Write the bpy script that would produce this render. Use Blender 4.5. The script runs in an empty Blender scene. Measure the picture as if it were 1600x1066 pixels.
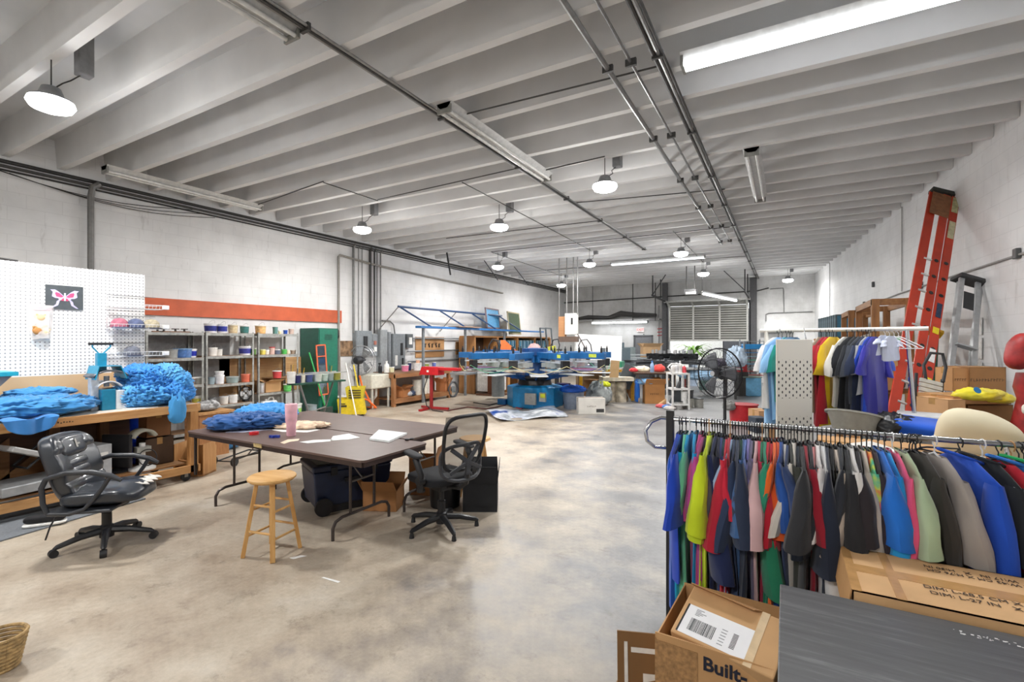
import bpy, math, random
from mathutils import Vector, Matrix, Euler
R = math.radians
SC = bpy.context.scene
COL = SC.collection
# ---------------------------------------------------------------- camera, world, exposure
CAM_H = 1.68
YAW = R(29.58)
FPX = 754.0
cam_d = bpy.data.cameras.new('camera')
cam_d.sensor_width = 36.0
cam_d.lens = FPX / 1600 * 36.0
cam_d.clip_start = 0.05
cam_d.clip_end = 200
cam = bpy.data.objects.new('camera', cam_d)
cam.location = (0, 0, CAM_H)
cam.rotation_euler = (R(90), 0, YAW)
cam_d.shift_y = 1 / 1600
COL.objects.link(cam)
SC.camera = cam
SC.view_settings.view_transform = 'Standard'
SC.view_settings.look = 'None'
SC.view_settings.gamma = 1
SC.view_settings.use_curve_mapping = False
SC.view_settings.exposure = 0.16
LAMP_W = 85.0        # hanging round lamps
w = bpy.data.worlds.new('world'); SC.world = w; w.use_nodes = True
bg = w.node_tree.nodes['Background']
sky = w.node_tree.nodes.new('ShaderNodeTexSky')
sky.sky_type = 'HOSEK_WILKIE'
sky.sun_direction = (0.3, 0.5, 0.8)
sky.turbidity = 4
hz = w.node_tree.nodes.new('ShaderNodeMix'); hz.data_type = 'RGBA'; hz.inputs[0].default_value = .6
hz.inputs[7].default_value = (1, .99, .96, 1)
w.node_tree.links.new(sky.outputs[0], hz.inputs[6]); w.node_tree.links.new(hz.outputs[2], bg.inputs[0])
bg.inputs[1].default_value = 4.0

# ---------------------------------------------------------------- where a point of the place stands
_S, _C = math.sin(YAW), math.cos(YAW)
def ray(u, v):
    t = (u - 800) / FPX
    return (-_S + _C * t, _C + _S * t, (534 - v) / FPX)
def onZ(u, v, z=0.0):
    r = ray(u, v); d = (z - CAM_H) / r[2]
    return Vector((r[0] * d, r[1] * d, z))
def onX(u, v, X):
    r = ray(u, v); d = X / r[0]
    return Vector((X, r[1] * d, CAM_H + r[2] * d))
def onY(u, v, Y):
    r = ray(u, v); d = Y / r[1]
    return Vector((r[0] * d, Y, CAM_H + r[2] * d))
def onD(u, v, d):
    r = ray(u, v)
    return Vector((r[0] * d, r[1] * d, CAM_H + r[2] * d))

# ---------------------------------------------------------------- materials
MATS = {}
def hexc(h):
    h = h.lstrip('#'); o = []
    for k in (0, 2, 4):
        x = int(h[k:k + 2], 16) / 255
        o.append(x / 12.92 if x <= .04045 else ((x + .055) / 1.055) ** 2.4)
    return tuple(o) + (1,)
def newmat(name):
    m = bpy.data.materials.new(name); m.use_nodes = True
    nt = m.node_tree
    return m, nt, nt.nodes['Principled BSDF']
def mul(c, k):
    return tuple(min(1, x * k) for x in c[:3]) + (1,)
def noise(nt, scale, detail=3, stretch=None, coord='Object', rough=.5):
    tc = nt.nodes.new('ShaderNodeTexCoord'); n = nt.nodes.new('ShaderNodeTexNoise')
    n.inputs['Scale'].default_value = scale; n.inputs['Detail'].default_value = detail
    n.inputs['Roughness'].default_value = rough
    if stretch:
        mp = nt.nodes.new('ShaderNodeMapping'); mp.inputs['Scale'].default_value = stretch
        nt.links.new(tc.outputs[coord], mp.inputs[0]); nt.links.new(mp.outputs[0], n.inputs['Vector'])
    else:
        nt.links.new(tc.outputs[coord], n.inputs['Vector'])
    return n
def ramp(nt, src, stops):
    r = nt.nodes.new('ShaderNodeValToRGB'); e = r.color_ramp.elements
    while len(e) < len(stops): e.new(.5)
    for k, (p, c) in enumerate(stops):
        e[k].position = p; e[k].color = c if len(c) == 4 else tuple(c) + (1,)
    nt.links.new(src, r.inputs[0]); return r
def mix(nt, fac, a, b, mode='MIX'):
    m = nt.nodes.new('ShaderNodeMix'); m.data_type = 'RGBA'; m.blend_type = mode
    for s, v in ((0, fac), (6, a), (7, b)):
        if hasattr(v, 'links'): nt.links.new(v, m.inputs[s])
        else: m.inputs[s].default_value = v
    return m.outputs[2]
def M(h, rough=.6, metal=0.0, var=.12, scale=18, bump=0.0, stretch=None, alpha=1.0, coat=0, trans=0, sheen=0):
    """plain material with a slight procedural unevenness"""
    key = (h, rough, metal, var, scale, bump, stretch, alpha, coat, trans, sheen)
    if key in MATS: return MATS[key]
    m, nt, b = newmat('m_' + str(h).strip('#'))
    c = hexc(h)
    n = noise(nt, scale, 3, stretch)
    r = ramp(nt, n.outputs[0], [(.3, mul(c, 1 - var)), (.7, mul(c, 1 + var))])
    nt.links.new(r.outputs[0], b.inputs['Base Color'])
    b.inputs['Roughness'].default_value = rough; b.inputs['Metallic'].default_value = metal
    if alpha < 1: b.inputs['Alpha'].default_value = alpha
    if coat: b.inputs['Coat Weight'].default_value = coat
    if trans: b.inputs['Transmission Weight'].default_value = trans
    if sheen: b.inputs['Sheen Weight'].default_value = sheen
    if bump:
        bp = nt.nodes.new('ShaderNodeBump'); bp.inputs['Strength'].default_value = bump
        bp.inputs['Distance'].default_value = .01
        nt.links.new(n.outputs[0], bp.inputs['Height']); nt.links.new(bp.outputs[0], b.inputs['Normal'])
    MATS[key] = m; return m
def wood(h1, h2, axis=0, scale=3.0, rough=.55):
    key = ('wood', h1, h2, axis, scale, rough)
    if key in MATS: return MATS[key]
    m, nt, b = newmat('wood_' + h1.strip('#'))
    st = [8, 8, 8]; st[axis] = .7
    n = noise(nt, scale, 5, tuple(st), rough=.65)
    n2 = noise(nt, 1.5, 2)
    r = ramp(nt, n.outputs[0], [(.3, hexc(h1)), (.68, hexc(h2))])
    o = mix(nt, n2.outputs[0], r.outputs[0], mul(hexc(h1), .8))
    mm = mix(nt, .6, r.outputs[0], o)
    nt.links.new(mm, b.inputs['Base Color']); b.inputs['Roughness'].default_value = rough
    MATS[key] = m; return m
def card(h='#b8895a'):
    return M(h, .85, var=.07, scale=6)
def fabric(h):
    return M(h, .95, var=.10, scale=5, bump=.25, sheen=.2)
def emis(h, strength):
    key = ('e', h, strength)
    if key in MATS: return MATS[key]
    m, nt, b = newmat('glow_' + h.strip('#'))
    b.inputs['Base Color'].default_value = hexc(h)
    b.inputs['Emission Color'].default_value = hexc(h); b.inputs['Emission Strength'].default_value = strength
    MATS[key] = m; return m

# ---------------------------------------------------------------- mesh builder
class MB:
    def __init__(s): s.v = []; s.f = []; s.x = Matrix.Identity(4)
    def at(s, loc=(0, 0, 0), rot=(0, 0, 0)):
        s.x = Matrix.Translation(Vector(loc)) @ Euler(rot).to_matrix().to_4x4(); return s
    def add(s, vs, fs):
        o = len(s.v)
        s.v += [tuple(s.x @ Vector(p)) for p in vs]
        s.f += [tuple(i + o for i in f) for f in fs]; return s
    def box(s, x0, x1, y0, y1, z0, z1):
        vs = [(x, y, z) for z in (z0, z1) for y in (y0, y1) for x in (x0, x1)]
        return s.add(vs, [(0, 2, 3, 1), (4, 5, 7, 6), (0, 1, 5, 4), (2, 6, 7, 3), (0, 4, 6, 2), (1, 3, 7, 5)])
    def cbox(s, c, d, rot=(0, 0, 0)):
        q = Euler(rot).to_matrix(); h = [k / 2 for k in d]
        vs = [tuple(Vector(c) + q @ Vector((sx * h[0], sy * h[1], sz * h[2]))) for sz in (-1, 1) for sy in (-1, 1) for sx in (-1, 1)]
        return s.add(vs, [(0, 2, 3, 1), (4, 5, 7, 6), (0, 1, 5, 4), (2, 6, 7, 3), (0, 4, 6, 2), (1, 3, 7, 5)])
    def beam(s, a, b, wx, wy, up=(0, 0, 1)):
        """square bar from a to b"""
        a = Vector(a); b = Vector(b); d = (b - a).normalized()
        u = Vector(up)
        if abs(d.dot(u)) > .95: u = Vector((0, 1, 0))
        p = d.cross(u).normalized() * wx / 2; q = p.cross(d).normalized() * wy / 2
        vs = [tuple(e + i * p + j * q) for e in (a, b) for (i, j) in ((-1, -1), (1, -1), (1, 1), (-1, 1))]
        return s.add(vs, [(0, 1, 2, 3), (7, 6, 5, 4), (0, 4, 5, 1), (1, 5, 6, 2), (2, 6, 7, 3), (3, 7, 4, 0)])
    def tube(s, pts, r, n=8, caps=True):
        pts = [Vector(p) for p in pts]; rs = r if isinstance(r, (list, tuple)) else [r] * len(pts)
        vs = []; fs = []; ref = None
        for i, p in enumerate(pts):
            if i == 0: t = pts[1] - p
            elif i == len(pts) - 1: t = p - pts[i - 1]
            else: t = (pts[i + 1] - p).normalized() + (p - pts[i - 1]).normalized()
            t = t.normalized() if t.length > 1e-9 else Vector((0, 0, 1))
            if ref is None:
                ref = Vector((0, 0, 1)) if abs(t.z) < .9 else Vector((1, 0, 0))
            a = t.cross(ref).normalized(); b_ = a.cross(t).normalized(); ref = b_
            for k in range(n):
                g = 2 * math.pi * k / n
                vs.append(tuple(p + (a * math.cos(g) + b_ * math.sin(g)) * rs[i]))
        for i in range(len(pts) - 1):
            for k in range(n):
                fs.append((i * n + k, i * n + (k + 1) % n, (i + 1) * n + (k + 1) % n, (i + 1) * n + k))
        if caps:
            fs.append(tuple(range(n))[::-1]); fs.append(tuple((len(pts) - 1) * n + k for k in range(n)))
        return s.add(vs, fs)
    def lathe(s, prof, c=(0, 0, 0), n=20, rot=(0, 0, 0), sx=1, sy=1):
        q = Euler(rot).to_matrix(); vs = []; fs = []
        for (r, z) in prof:
            for k in range(n):
                g = 2 * math.pi * k / n
                vs.append(tuple(Vector(c) + q @ Vector((r * math.cos(g) * sx, r * math.sin(g) * sy, z))))
        for i in range(len(prof) - 1):
            for k in range(n):
                fs.append((i * n + k, i * n + (k + 1) % n, (i + 1) * n + (k + 1) % n, (i + 1) * n + k))
        if prof[0][0] > 1e-4: fs.append(tuple(range(n))[::-1])
        if prof[-1][0] > 1e-4: fs.append(tuple((len(prof) - 1) * n + k for k in range(n)))
        return s.add(vs, fs)
    def cyl(s, c, r, h, n=20, rot=(0, 0, 0), r2=None):
        return s.lathe([(r, 0), (r if r2 is None else r2, h)], c, n, rot)
    def prism(s, poly, t, fn=None):
        """poly in xz plane, thickness t along y (centred); fn moves each point"""
        n = len(poly); vs = [(x, -t / 2, z) for x, z in poly] + [(x, t / 2, z) for x, z in poly]
        if fn: vs = [fn(p) for p in vs]
        fs = [tuple(range(n)), tuple(range(2 * n - 1, n - 1, -1))]
        fs += [(k, k + n, (k + 1) % n + n, (k + 1) % n) for k in range(n)]
        return s.add(vs, fs)
    def ring(s, c, R_, r, n=32, m=6, rot=(0, 0, 0), a0=0, a1=2 * math.pi):
        q = Euler(rot).to_matrix(); full = abs(a1 - a0 - 2 * math.pi) < 1e-6
        pts = [Vector(c) + q @ Vector((R_ * math.cos(a0 + (a1 - a0) * k / n), R_ * math.sin(a0 + (a1 - a0) * k / n), 0)) for k in range(n + 1)]
        return s.tube(pts, r, m, caps=not full)
    def grid(s, nu, nv, fn, closeu=False):
        vs = [tuple(fn(i / (nu - (0 if closeu else 1)), j / (nv - 1))) for j in range(nv) for i in range(nu)]
        fs = []
        for j in range(nv - 1):
            for i in range(nu if closeu else nu - 1):
                fs.append((j * nu + i, j * nu + (i + 1) % nu, (j + 1) * nu + (i + 1) % nu, (j + 1) * nu + i))
        return s.add(vs, fs)
    def ball(s, c, rx, ry=None, rz=None, n=16, fn=None):
        ry = ry or rx; rz = rz or rx
        def g(u, v):
            a = 2 * math.pi * u; b_ = math.pi * (v - .5)
            p = Vector((c[0] + rx * math.cos(a) * math.cos(b_), c[1] + ry * math.sin(a) * math.cos(b_), c[2] + rz * math.sin(b_)))
            return fn(p) if fn else p
        return s.grid(n, max(5, n // 2 + 1), g, True)
    def build(s, name, mat, parent=None, smooth=False, bevel=0, seg=2, sub=0, solid=0, loc=None, rot=None):
        me = bpy.data.meshes.new(name); me.from_pydata(s.v, [], s.f); me.update()
        if smooth:
            for p in me.polygons: p.use_smooth = True
        o = bpy.data.objects.new(name, me)
        for m in (mat if isinstance(mat, (list, tuple)) else [mat]): me.materials.append(m)
        COL.objects.link(o)
        if parent: o.parent = parent
        if loc is not None: o.location = loc
        if rot is not None: o.rotation_euler = rot
        if solid:
            md = o.modifiers.new('s', 'SOLIDIFY'); md.thickness = solid; md.offset = 0
        if sub:
            md = o.modifiers.new('u', 'SUBSURF'); md.levels = sub; md.render_levels = sub
        if bevel:
            md = o.modifiers.new('b', 'BEVEL'); md.width = bevel; md.segments = seg; md.limit_method = 'ANGLE'; md.angle_limit = R(40)
            if smooth:
                for p in me.polygons: p.use_smooth = True
        if smooth and not sub:
            try: me.set_sharp_from_angle(angle=R(40))
            except Exception: pass
        return o
def nth(k):
    k += 1; return '%d%s' % (k, 'th' if 10 < k % 100 < 14 else {1: 'st', 2: 'nd', 3: 'rd'}.get(k % 10, 'th'))
def tag(o, label=None, cat=None, group=None, kind=None):
    if label: o['label'] = label
    if cat: o['category'] = cat
    if group: o['group'] = group
    if kind: o['kind'] = kind
    return o
def thing(name, label, cat, loc=(0, 0, 0), rz=0, group=None):
    o = bpy.data.objects.new(name, None); COL.objects.link(o); o.empty_display_size = .05
    o.location = loc; o.rotation_euler = (0, 0, rz)
    return tag(o, label, cat, group)
def struct(name, mb, m, **k):
    return tag(mb.build(name, m, **k), kind='structure')
def dup(o, loc=None, rz=None, label=None, parent=None):
    c = o.copy(); COL.objects.link(c)
    if parent: c.parent = parent
    for ch in o.children: dup(ch, parent=c)
    if loc is not None: c.location = loc
    if rz is not None: c.rotation_euler = (0, 0, rz)
    if label: c['label'] = label
    return c
def recolor(o, m):
    for sl in o.material_slots: sl.link = 'OBJECT'; sl.material = m
def text(body, size, mat, parent, loc, rot, name='lettering', ext=.0006, align='CENTER', bold=0):
    cu = bpy.data.curves.new('t', 'FONT'); cu.body = body; cu.size = size; cu.extrude = ext
    cu.align_x = align; cu.align_y = 'CENTER'; cu.offset = bold; cu.resolution_u = 3
    t = bpy.data.objects.new('t', cu); COL.objects.link(t)
    bpy.context.view_layer.update()
    me = bpy.data.meshes.new_from_object(t.evaluated_get(bpy.context.evaluated_depsgraph_get()))
    bpy.data.objects.remove(t)
    o = bpy.data.objects.new(name, me); me.materials.clear(); me.materials.append(mat); COL.objects.link(o)
    o.parent = parent; o.location = loc; o.rotation_euler = rot
    return o
def rnd(a, b): return random.uniform(a, b)
# ================================================================ the room
ZB, ZD = 4.28, 4.70            # underside of the beams, underside of the deck
YN, YF = -4.0, 22.1            # wall behind the camera, far wall
XL = -9.54
def XR(Y): return .97 + .0955 * (22.2 - Y)      # the right wall stands a little askew
def concrete_floor():
    m, nt, b = newmat('concrete_floor')
    big = noise(nt, .35, 4, coord='Object', rough=.55); mid = noise(nt, 1.6, 6, coord='Object', rough=.65)
    fine = noise(nt, 26, 6, coord='Object', rough=.75)
    tc = nt.nodes.new('ShaderNodeTexCoord'); sx = nt.nodes.new('ShaderNodeSeparateXYZ'); nt.links.new(tc.outputs['Object'], sx.inputs[0])
    # grey turns to tan towards the left and near side
    ma = nt.nodes.new('ShaderNodeMath'); ma.operation = 'MULTIPLY_ADD'; ma.inputs[1].default_value = -.55; ma.inputs[2].default_value = -.62
    nt.links.new(sx.outputs[0], ma.inputs[0])
    my = nt.nodes.new('ShaderNodeMath'); my.operation = 'MULTIPLY_ADD'; my.inputs[1].default_value = -.17
    nt.links.new(sx.outputs[1], my.inputs[0]); nt.links.new(ma.outputs[0], my.inputs[2])
    mn = nt.nodes.new('ShaderNodeMath'); mn.operation = 'MULTIPLY_ADD'; mn.inputs[1].default_value = 3.0
    nt.links.new(mid.outputs[0], mn.inputs[0]); nt.links.new(my.outputs[0], mn.inputs[2])
    mb_ = nt.nodes.new('ShaderNodeMath'); mb_.operation = 'MULTIPLY_ADD'; mb_.inputs[1].default_value = 1.4; mb_.inputs[2].default_value = 0
    nt.links.new(big.outputs[0], mb_.inputs[0])
    md = nt.nodes.new('ShaderNodeMath'); md.operation = 'SUBTRACT'; md.use_clamp = True
    nt.links.new(mn.outputs[0], md.inputs[0]); nt.links.new(mb_.outputs[0], md.inputs[1])
    grey = ramp(nt, mid.outputs[0], [(.3, hexc('#7b7b7c')), (.55, hexc('#949495')), (.75, hexc('#a3a3a4'))])
    tan = ramp(nt, mid.outputs[0], [(.28, hexc('#8a7c6d')), (.42, hexc('#b0a18f')), (.58, hexc('#c0b4a3')), (.8, hexc('#cdc5ba'))])
    base = mix(nt, md.outputs[0], grey.outputs[0], tan.outputs[0])
    st = ramp(nt, big.outputs[0], [(.36, (.45, .45, .45, 1)), (.47, (1, 1, 1, 1))])
    n5 = noise(nt, 5, 8, rough=.8)
    sp = ramp(nt, n5.outputs[0], [(.3, (.5, .47, .44, 1)), (.44, (.95, .95, .95, 1)), (.55, (1, 1, 1, 1)), (.8, (1.0, 1.0, 1.0, 1))])
    o = mix(nt, .35, base, st.outputs[0], 'MULTIPLY'); o = mix(nt, .8, o, sp.outputs[0], 'MULTIPLY')
    fr = ramp(nt, fine.outputs[0], [(.3, (.7, .69, .67, 1)), (.7, (1, 1, 1, 1))])
    o = mix(nt, .7, o, fr.outputs[0], 'MULTIPLY')
    nt.links.new(o, b.inputs['Base Color'])
    rr = ramp(nt, mid.outputs[0], [(.3, (.32, .32, .32, 1)), (.7, (.55, .55, .55, 1))]); nt.links.new(rr.outputs[0], b.inputs['Roughness'])
    bp = nt.nodes.new('ShaderNodeBump'); bp.inputs['Strength'].default_value = .12; bp.inputs['Distance'].default_value = .01
    nt.links.new(fine.outputs[0], bp.inputs['Height']); nt.links.new(bp.outputs[0], b.inputs['Normal'])
    return m
def painted_block(h='#dcdcdb', ho='#c9c9c8', block=True):
    m, nt, b = newmat('painted_block_wall')
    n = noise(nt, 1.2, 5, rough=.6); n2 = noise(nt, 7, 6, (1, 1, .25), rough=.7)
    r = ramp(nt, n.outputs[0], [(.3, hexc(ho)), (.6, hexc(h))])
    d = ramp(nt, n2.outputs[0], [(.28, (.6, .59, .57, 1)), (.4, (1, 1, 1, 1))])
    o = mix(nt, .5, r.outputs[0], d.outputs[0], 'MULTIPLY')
    if block:
        tc = nt.nodes.new('ShaderNodeTexCoord'); br = nt.nodes.new('ShaderNodeTexBrick')
        mp = nt.nodes.new('ShaderNodeMapping'); mp.inputs['Rotation'].default_value = (R(90), 0, R(90) if block == 'y' else 0)
        sp = nt.nodes.new('ShaderNodeSeparateXYZ'); cb = nt.nodes.new('ShaderNodeCombineXYZ')
        nt.links.new(tc.outputs['Object'], sp.inputs[0])
        nt.links.new(sp.outputs[1 if block == 'y' else 0], cb.inputs[0]); nt.links.new(sp.outputs[2], cb.inputs[1])
        nt.links.new(cb.outputs[0], br.inputs['Vector'])
        br.inputs['Scale'].default_value = 1; br.inputs['Brick Width'].default_value = .4; br.inputs['Row Height'].default_value = .2
        br.inputs['Mortar Size'].default_value = .006; br.inputs['Mortar Smooth'].default_value = .6
        br.inputs['Color1'].default_value = (1, 1, 1, 1); br.inputs['Color2'].default_value = (.97, .97, .97, 1); br.inputs['Mortar'].default_value = (.86, .86, .86, 1)
        o = mix(nt, .8, o, br.outputs[0], 'MULTIPLY')
    nt.links.new(o, b.inputs['Base Color']); b.inputs['Roughness'].default_value = .7
    return m
m_floor = concrete_floor()
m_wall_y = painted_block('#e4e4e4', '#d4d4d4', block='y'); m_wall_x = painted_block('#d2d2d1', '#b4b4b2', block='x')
m_deck = M('#cacaca', .8, var=.08, scale=1.5)
m_beam = M('#d6d6d6', .75, var=.06, scale=2)
struct('floor', MB().add([(XL - .3, YN - .3, 0), (XR(YN) + .3, YN - .3, 0), (XR(YF) + .3, YF + .3, 0), (XL - .3, YF + .3, 0),
    (XL - .3, YN - .3, -.2), (XR(YN) + .3, YN - .3, -.2), (XR(YF) + .3, YF + .3, -.2), (XL - .3, YF + .3, -.2)],
    [(0, 1, 2, 3), (7, 6, 5, 4), (0, 4, 5, 1), (1, 5, 6, 2), (2, 6, 7, 3), (3, 7, 4, 0)]), m_floor)
struct('ceiling', MB().box(XL - .3, XR(YN) + .6, YN - .3, YF + .3, ZD, ZD + .2), m_deck)
struct('wall_left', MB().box(XL - .2, XL, YN, YF, 0, ZD), m_wall_y)
a, b2 = XR(YN), XR(YF)
struct('wall_right', MB().add([(a, YN, 0), (a + .2, YN, 0), (b2 + .2, YF, 0), (b2, YF, 0), (a, YN, ZD), (a + .2, YN, ZD), (b2 + .2, YF, ZD), (b2, YF, ZD)],
    [(0, 3, 2, 1), (4, 5, 6, 7), (0, 1, 5, 4), (1, 2, 6, 5), (2, 3, 7, 6), (3, 0, 4, 7)]), m_wall_y)
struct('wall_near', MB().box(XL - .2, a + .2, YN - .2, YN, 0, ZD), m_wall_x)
GX0, GX1, GZ = -4.5, -1.33, 3.3    # the roller door's hole
DX0, DX1, DZ = -6.1, -5.22, 1.98
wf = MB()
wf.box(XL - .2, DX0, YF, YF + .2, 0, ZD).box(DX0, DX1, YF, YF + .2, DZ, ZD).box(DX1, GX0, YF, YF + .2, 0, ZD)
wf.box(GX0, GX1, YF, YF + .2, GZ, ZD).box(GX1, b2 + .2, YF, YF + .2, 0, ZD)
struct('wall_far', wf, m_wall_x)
# ledge of the thicker lower part of the far wall, left of the door
struct('trim_1', MB().box(XL, GX0 - .35, YF - .42, YF, 2.64, 2.70), M('#9c9b99', .8))
# beams
n = 2
y = -3.62
while y < YF - .1:
    x0, x1 = XL, XR(y)
    mb = MB().add([(x0, y - .045, ZB), (x0, y + .045, ZB), (x0, y + .075, ZD), (x0, y - .075, ZD),
                   (x1, y - .045, ZB), (x1, y + .045, ZB), (x1, y + .075, ZD), (x1, y - .075, ZD)],
                  [(0, 1, 2, 3), (7, 6, 5, 4), (0, 4, 5, 1), (1, 5, 6, 2), (2, 6, 7, 3), (3, 7, 4, 0)])
    struct('trim_%d' % n, mb, m_beam); n += 1; y += .6
# vertical columns at the far wall beside the roller door
struct('trim_%d' % n, MB().box(GX0 - .28, GX0 - .06, YF - .2, YF, 0, ZB), M('#57575a', .6)); n += 1
struct('trim_%d' % n, MB().box(GX1 + .05, GX1 + .3, YF - .2, YF, 0, ZB), M('#4c4c4e', .6)); n += 1
# grey steel door with frame
mb = MB().box(DX0, DX0 + .06, YF - .03, YF + .05, 0, DZ).box(DX1 - .06, DX1, YF - .03, YF + .05, 0, DZ).box(DX0, DX1, YF - .03, YF + .05, DZ - .06, DZ)
dr = struct('door_1', MB().box(DX0 + .06, DX1 - .06, YF + .01, YF + .05, 0, DZ - .06), M('#77787c', .5))
mb.build('door_frame', M('#5d5e60', .5), dr)
MB().box(-.06, .06, -.05, 0, 0, .03).build('panic_bar', M('#55565a', .4, .6), dr, loc=((DX0 + DX1) / 2, YF + .01, 1.0))
# sectional roller door, half raised
rd = struct('door_2', MB(), M('#b3b3ae', .5))
m_pan = M('#a2a29c', .5, .2, var=.14, scale=2)
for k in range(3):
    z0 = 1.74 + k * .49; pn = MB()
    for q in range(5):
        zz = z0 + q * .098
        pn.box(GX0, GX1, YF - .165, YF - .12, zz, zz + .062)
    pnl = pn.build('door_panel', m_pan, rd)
    MB().box(GX0, GX1, YF - .135, YF - .12, z0, z0 + .49).build('groove_shade', M('#55554f', .8), pnl)  # strip coloured dark to stand for the shadow lines between ribs
pn = MB()
p0 = (YF - .15, 3.21)
for q in range(5):
    pn.cbox(((GX0 + GX1) / 2, YF - .22 - .09 * q, 3.24 + .035 * q), (GX1 - GX0, .085, .02), (R(-21), 0, 0))
pn.build('door_panel', m_pan, rd)
st = MB()
for x in (GX0 + .04, GX0 + 1.03, GX0 + 2.08, GX1 - .04):
    st.box(x - .035, x + .035, YF - .19, YF - .155, 1.74, 3.2)
    st.beam((x, YF - .2, 3.2), (x, YF - .68, 3.39), .07, .03)
st.box(GX0, GX1, YF - .19, YF - .13, 1.70, 1.76)
st.build('stile', M('#c9c9c4', .5, .1), rd)
tr = MB()
for x in (GX0 - .05, GX1 + .05):
    tr.box(x - .03, x + .03, YF - .2, YF - .08, 0, 3.2).beam((x, YF - .15, 3.2), (x, YF - .65, 3.42), .06, .06).beam((x, YF - .65, 3.42), (x, YF - 3.0, 3.5), .06, .06)
tr.build('track', M('#4a4a4c', .5, .6), rd)
hg = MB()
for x in (GX0 - .05, GX1 + .05):
    for yy in (YF - 2.9, YF - 1.5):
        hg.box(x - .02, x + .02, yy - .02, yy + .02, 3.5, ZB)
    hg.beam((x, YF - 2.9, 3.52), (x + (.5 if x < -2 else -.7), YF - 2.9, ZB), .03, .03)
hg.build('track_hanger', M('#3b3b3d', .5, .5), rd)
MB().box(GX0 - .1, GX1 + .1, YF - .7, YF - .62, 3.36, 3.44).build('torsion_bar', M('#9b9b98', .4, .7), rd)
# outdoors beyond the roller door
struct('ground_outside', MB().box(-14, 8, YF + .25, YF + 14, -.2, -.02), M('#b5b2ab', .9))
pl = thing('neighbouring_building', 'dark grey rendered building outside the raised roller door', 'building', (-2.55, YF + 2.2, -.02))
MB().box(0, 3.5, 0, 3, 0, 3.2).build('wall', M('#4d4f55', .9), pl)
MB().box(.05, 1.0, -.05, 0, 0, 2.1).build('door', M('#6b6e75', .6), pl)
wb = thing('white_outbuilding', 'sunlit white wall across the yard outside the roller door', 'building', (-9.5, YF + 6.5, -.02))
MB().box(0, 7.4, 0, .3, 0, 3.4).build('wall', M('#e6e7e4', .9), wb)
MB().box(2.4, 3.4, -.04, 0, .9, 1.9).build('window', M('#9fb2bd', .2), wb)
tp = thing('palm_shrub', 'green palm shrub outside the raised roller door', 'plant', (-4.05, YF + 3.6, -.02))
MB().tube([(0, 0, 0), (.03, 0, .6), (0, .02, 1.2)], [.07, .05, .04]).build('trunk', M('#6f6252', .9), tp)
lf = MB(); random.seed(5)
for k in range(42):
    a = rnd(0, 6.28); L = rnd(.6, 1.1); e = rnd(.1, 1.2); pts = []
    for q in range(7):
        t = q / 6; rr = L * t; pts.append((rr * math.cos(a), rr * math.sin(a), 1.1 + L * (e * t - 1.0 * t * t) + .3 * t))
    for q in range(6):
        p, p2 = Vector(pts[q]), Vector(pts[q + 1]); sd = Vector((-math.sin(a), math.cos(a), 0)) * (.07 * math.sin(math.pi * min(.97, (q + .6) / 6.5)))
        lf.add([tuple(p - sd), tuple(p2 - sd * .9), tuple(p2 + sd * .9), tuple(p + sd)], [(0, 1, 2, 3)])
lf.build('fronds', M('#6f9a3a', .6, var=.3), tp)
# ---------------------------------------------------------------- conduits, pipes and cables
m_cond = M('#8d8d8c', .4, .7); m_dark = M('#4b4a49', .55, .4); m_cable = M('#2b2a29', .6)
def run(name, label, pts, r, m, cat='conduit', group=None, n=8):
    return tag(MB().tube(pts, r, n).build(name, m, smooth=True), label, cat, group)
def bundle(name, label, cat, x, y0, y1, offs, z=ZB - .03):
    t = thing(name, label, cat, (x, y0, 0))
    for (dx, dz, r, m) in offs:
        MB().tube([(dx, 0, z + dz), (dx, y1 - y0, z + dz)], r).build('conduit', m, t, smooth=True)
    k = 1.2; cl = None
    while k < y1 - y0:
        if not cl: cl = MB().box(-.05, .05, -.015, .015, -.035, .03).build('clamp', m_dark, t, loc=(0, k, z))
        else: c = cl.copy(); COL.objects.link(c); c.parent = t; c.location = (0, k, z)
        k += 1.8
bundle('conduit_bundle', 'bundle of thin grey conduits running down the ceiling left of centre', 'conduit', -3.42, YN, 13.6,
       [(-.03, 0, .013, m_cond), (0, -.005, .013, m_dark), (.035, 0, .013, m_cond)])
bundle('conduit_bundle', 'thick steel pipe with clamps on the ceiling, left of the dark bundle', 'conduit', -1.46, YN, 13.8, [(0, 0, .026, m_cond)])
bundle('conduit_bundle', 'slim grey conduit between the thick steel pipe and the dark conduit bundle', 'conduit', -1.24, YN, 13.9, [(0, 0, .014, m_cond)])
bundle('conduit_bundle', 'dark conduit bundle on the ceiling nearest the long lit tube', 'conduit', -1.0, YN, YF - .1,
       [(-.032, 0, .02, m_dark), (.012, -.004, .018, m_cond), (.045, 0, .014, m_dark)])
lw = thing('conduit_bundle', 'black conduit and cable bundle along the top of the left wall', 'conduit', (XL, YN, 0))
for dx, z, r, m in ((.05, 4.2, .028, m_cable), (.06, 4.13, .022, m_dark), (.04, 4.08, .014, m_cable)):
    MB().tube([(dx, 0, z), (dx, YF - YN, z)], r).build('conduit', m, lw, smooth=True)
cb = MB(); random.seed(3)
for k in range(3):
    cb.tube([(.08, 6.0 + k * .2 + q * .35, 4.1 - .16 * math.sin(math.pi * q / 8) - .03 * k) for q in range(9)], .006, 5)
cb.build('loose_cable', m_cable, lw, smooth=True)
run('wall_pipe', 'fat grey downpipe on the left wall behind the white pegboard', [(XL + .09, 3.42, 4.17), (XL + .09, 3.33, 4.1), (XL + .09, 3.31, 3.95), (XL + .09, 3.31, .5)], .045, M('#7a7977', .6, .3), 'pipe')
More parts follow.
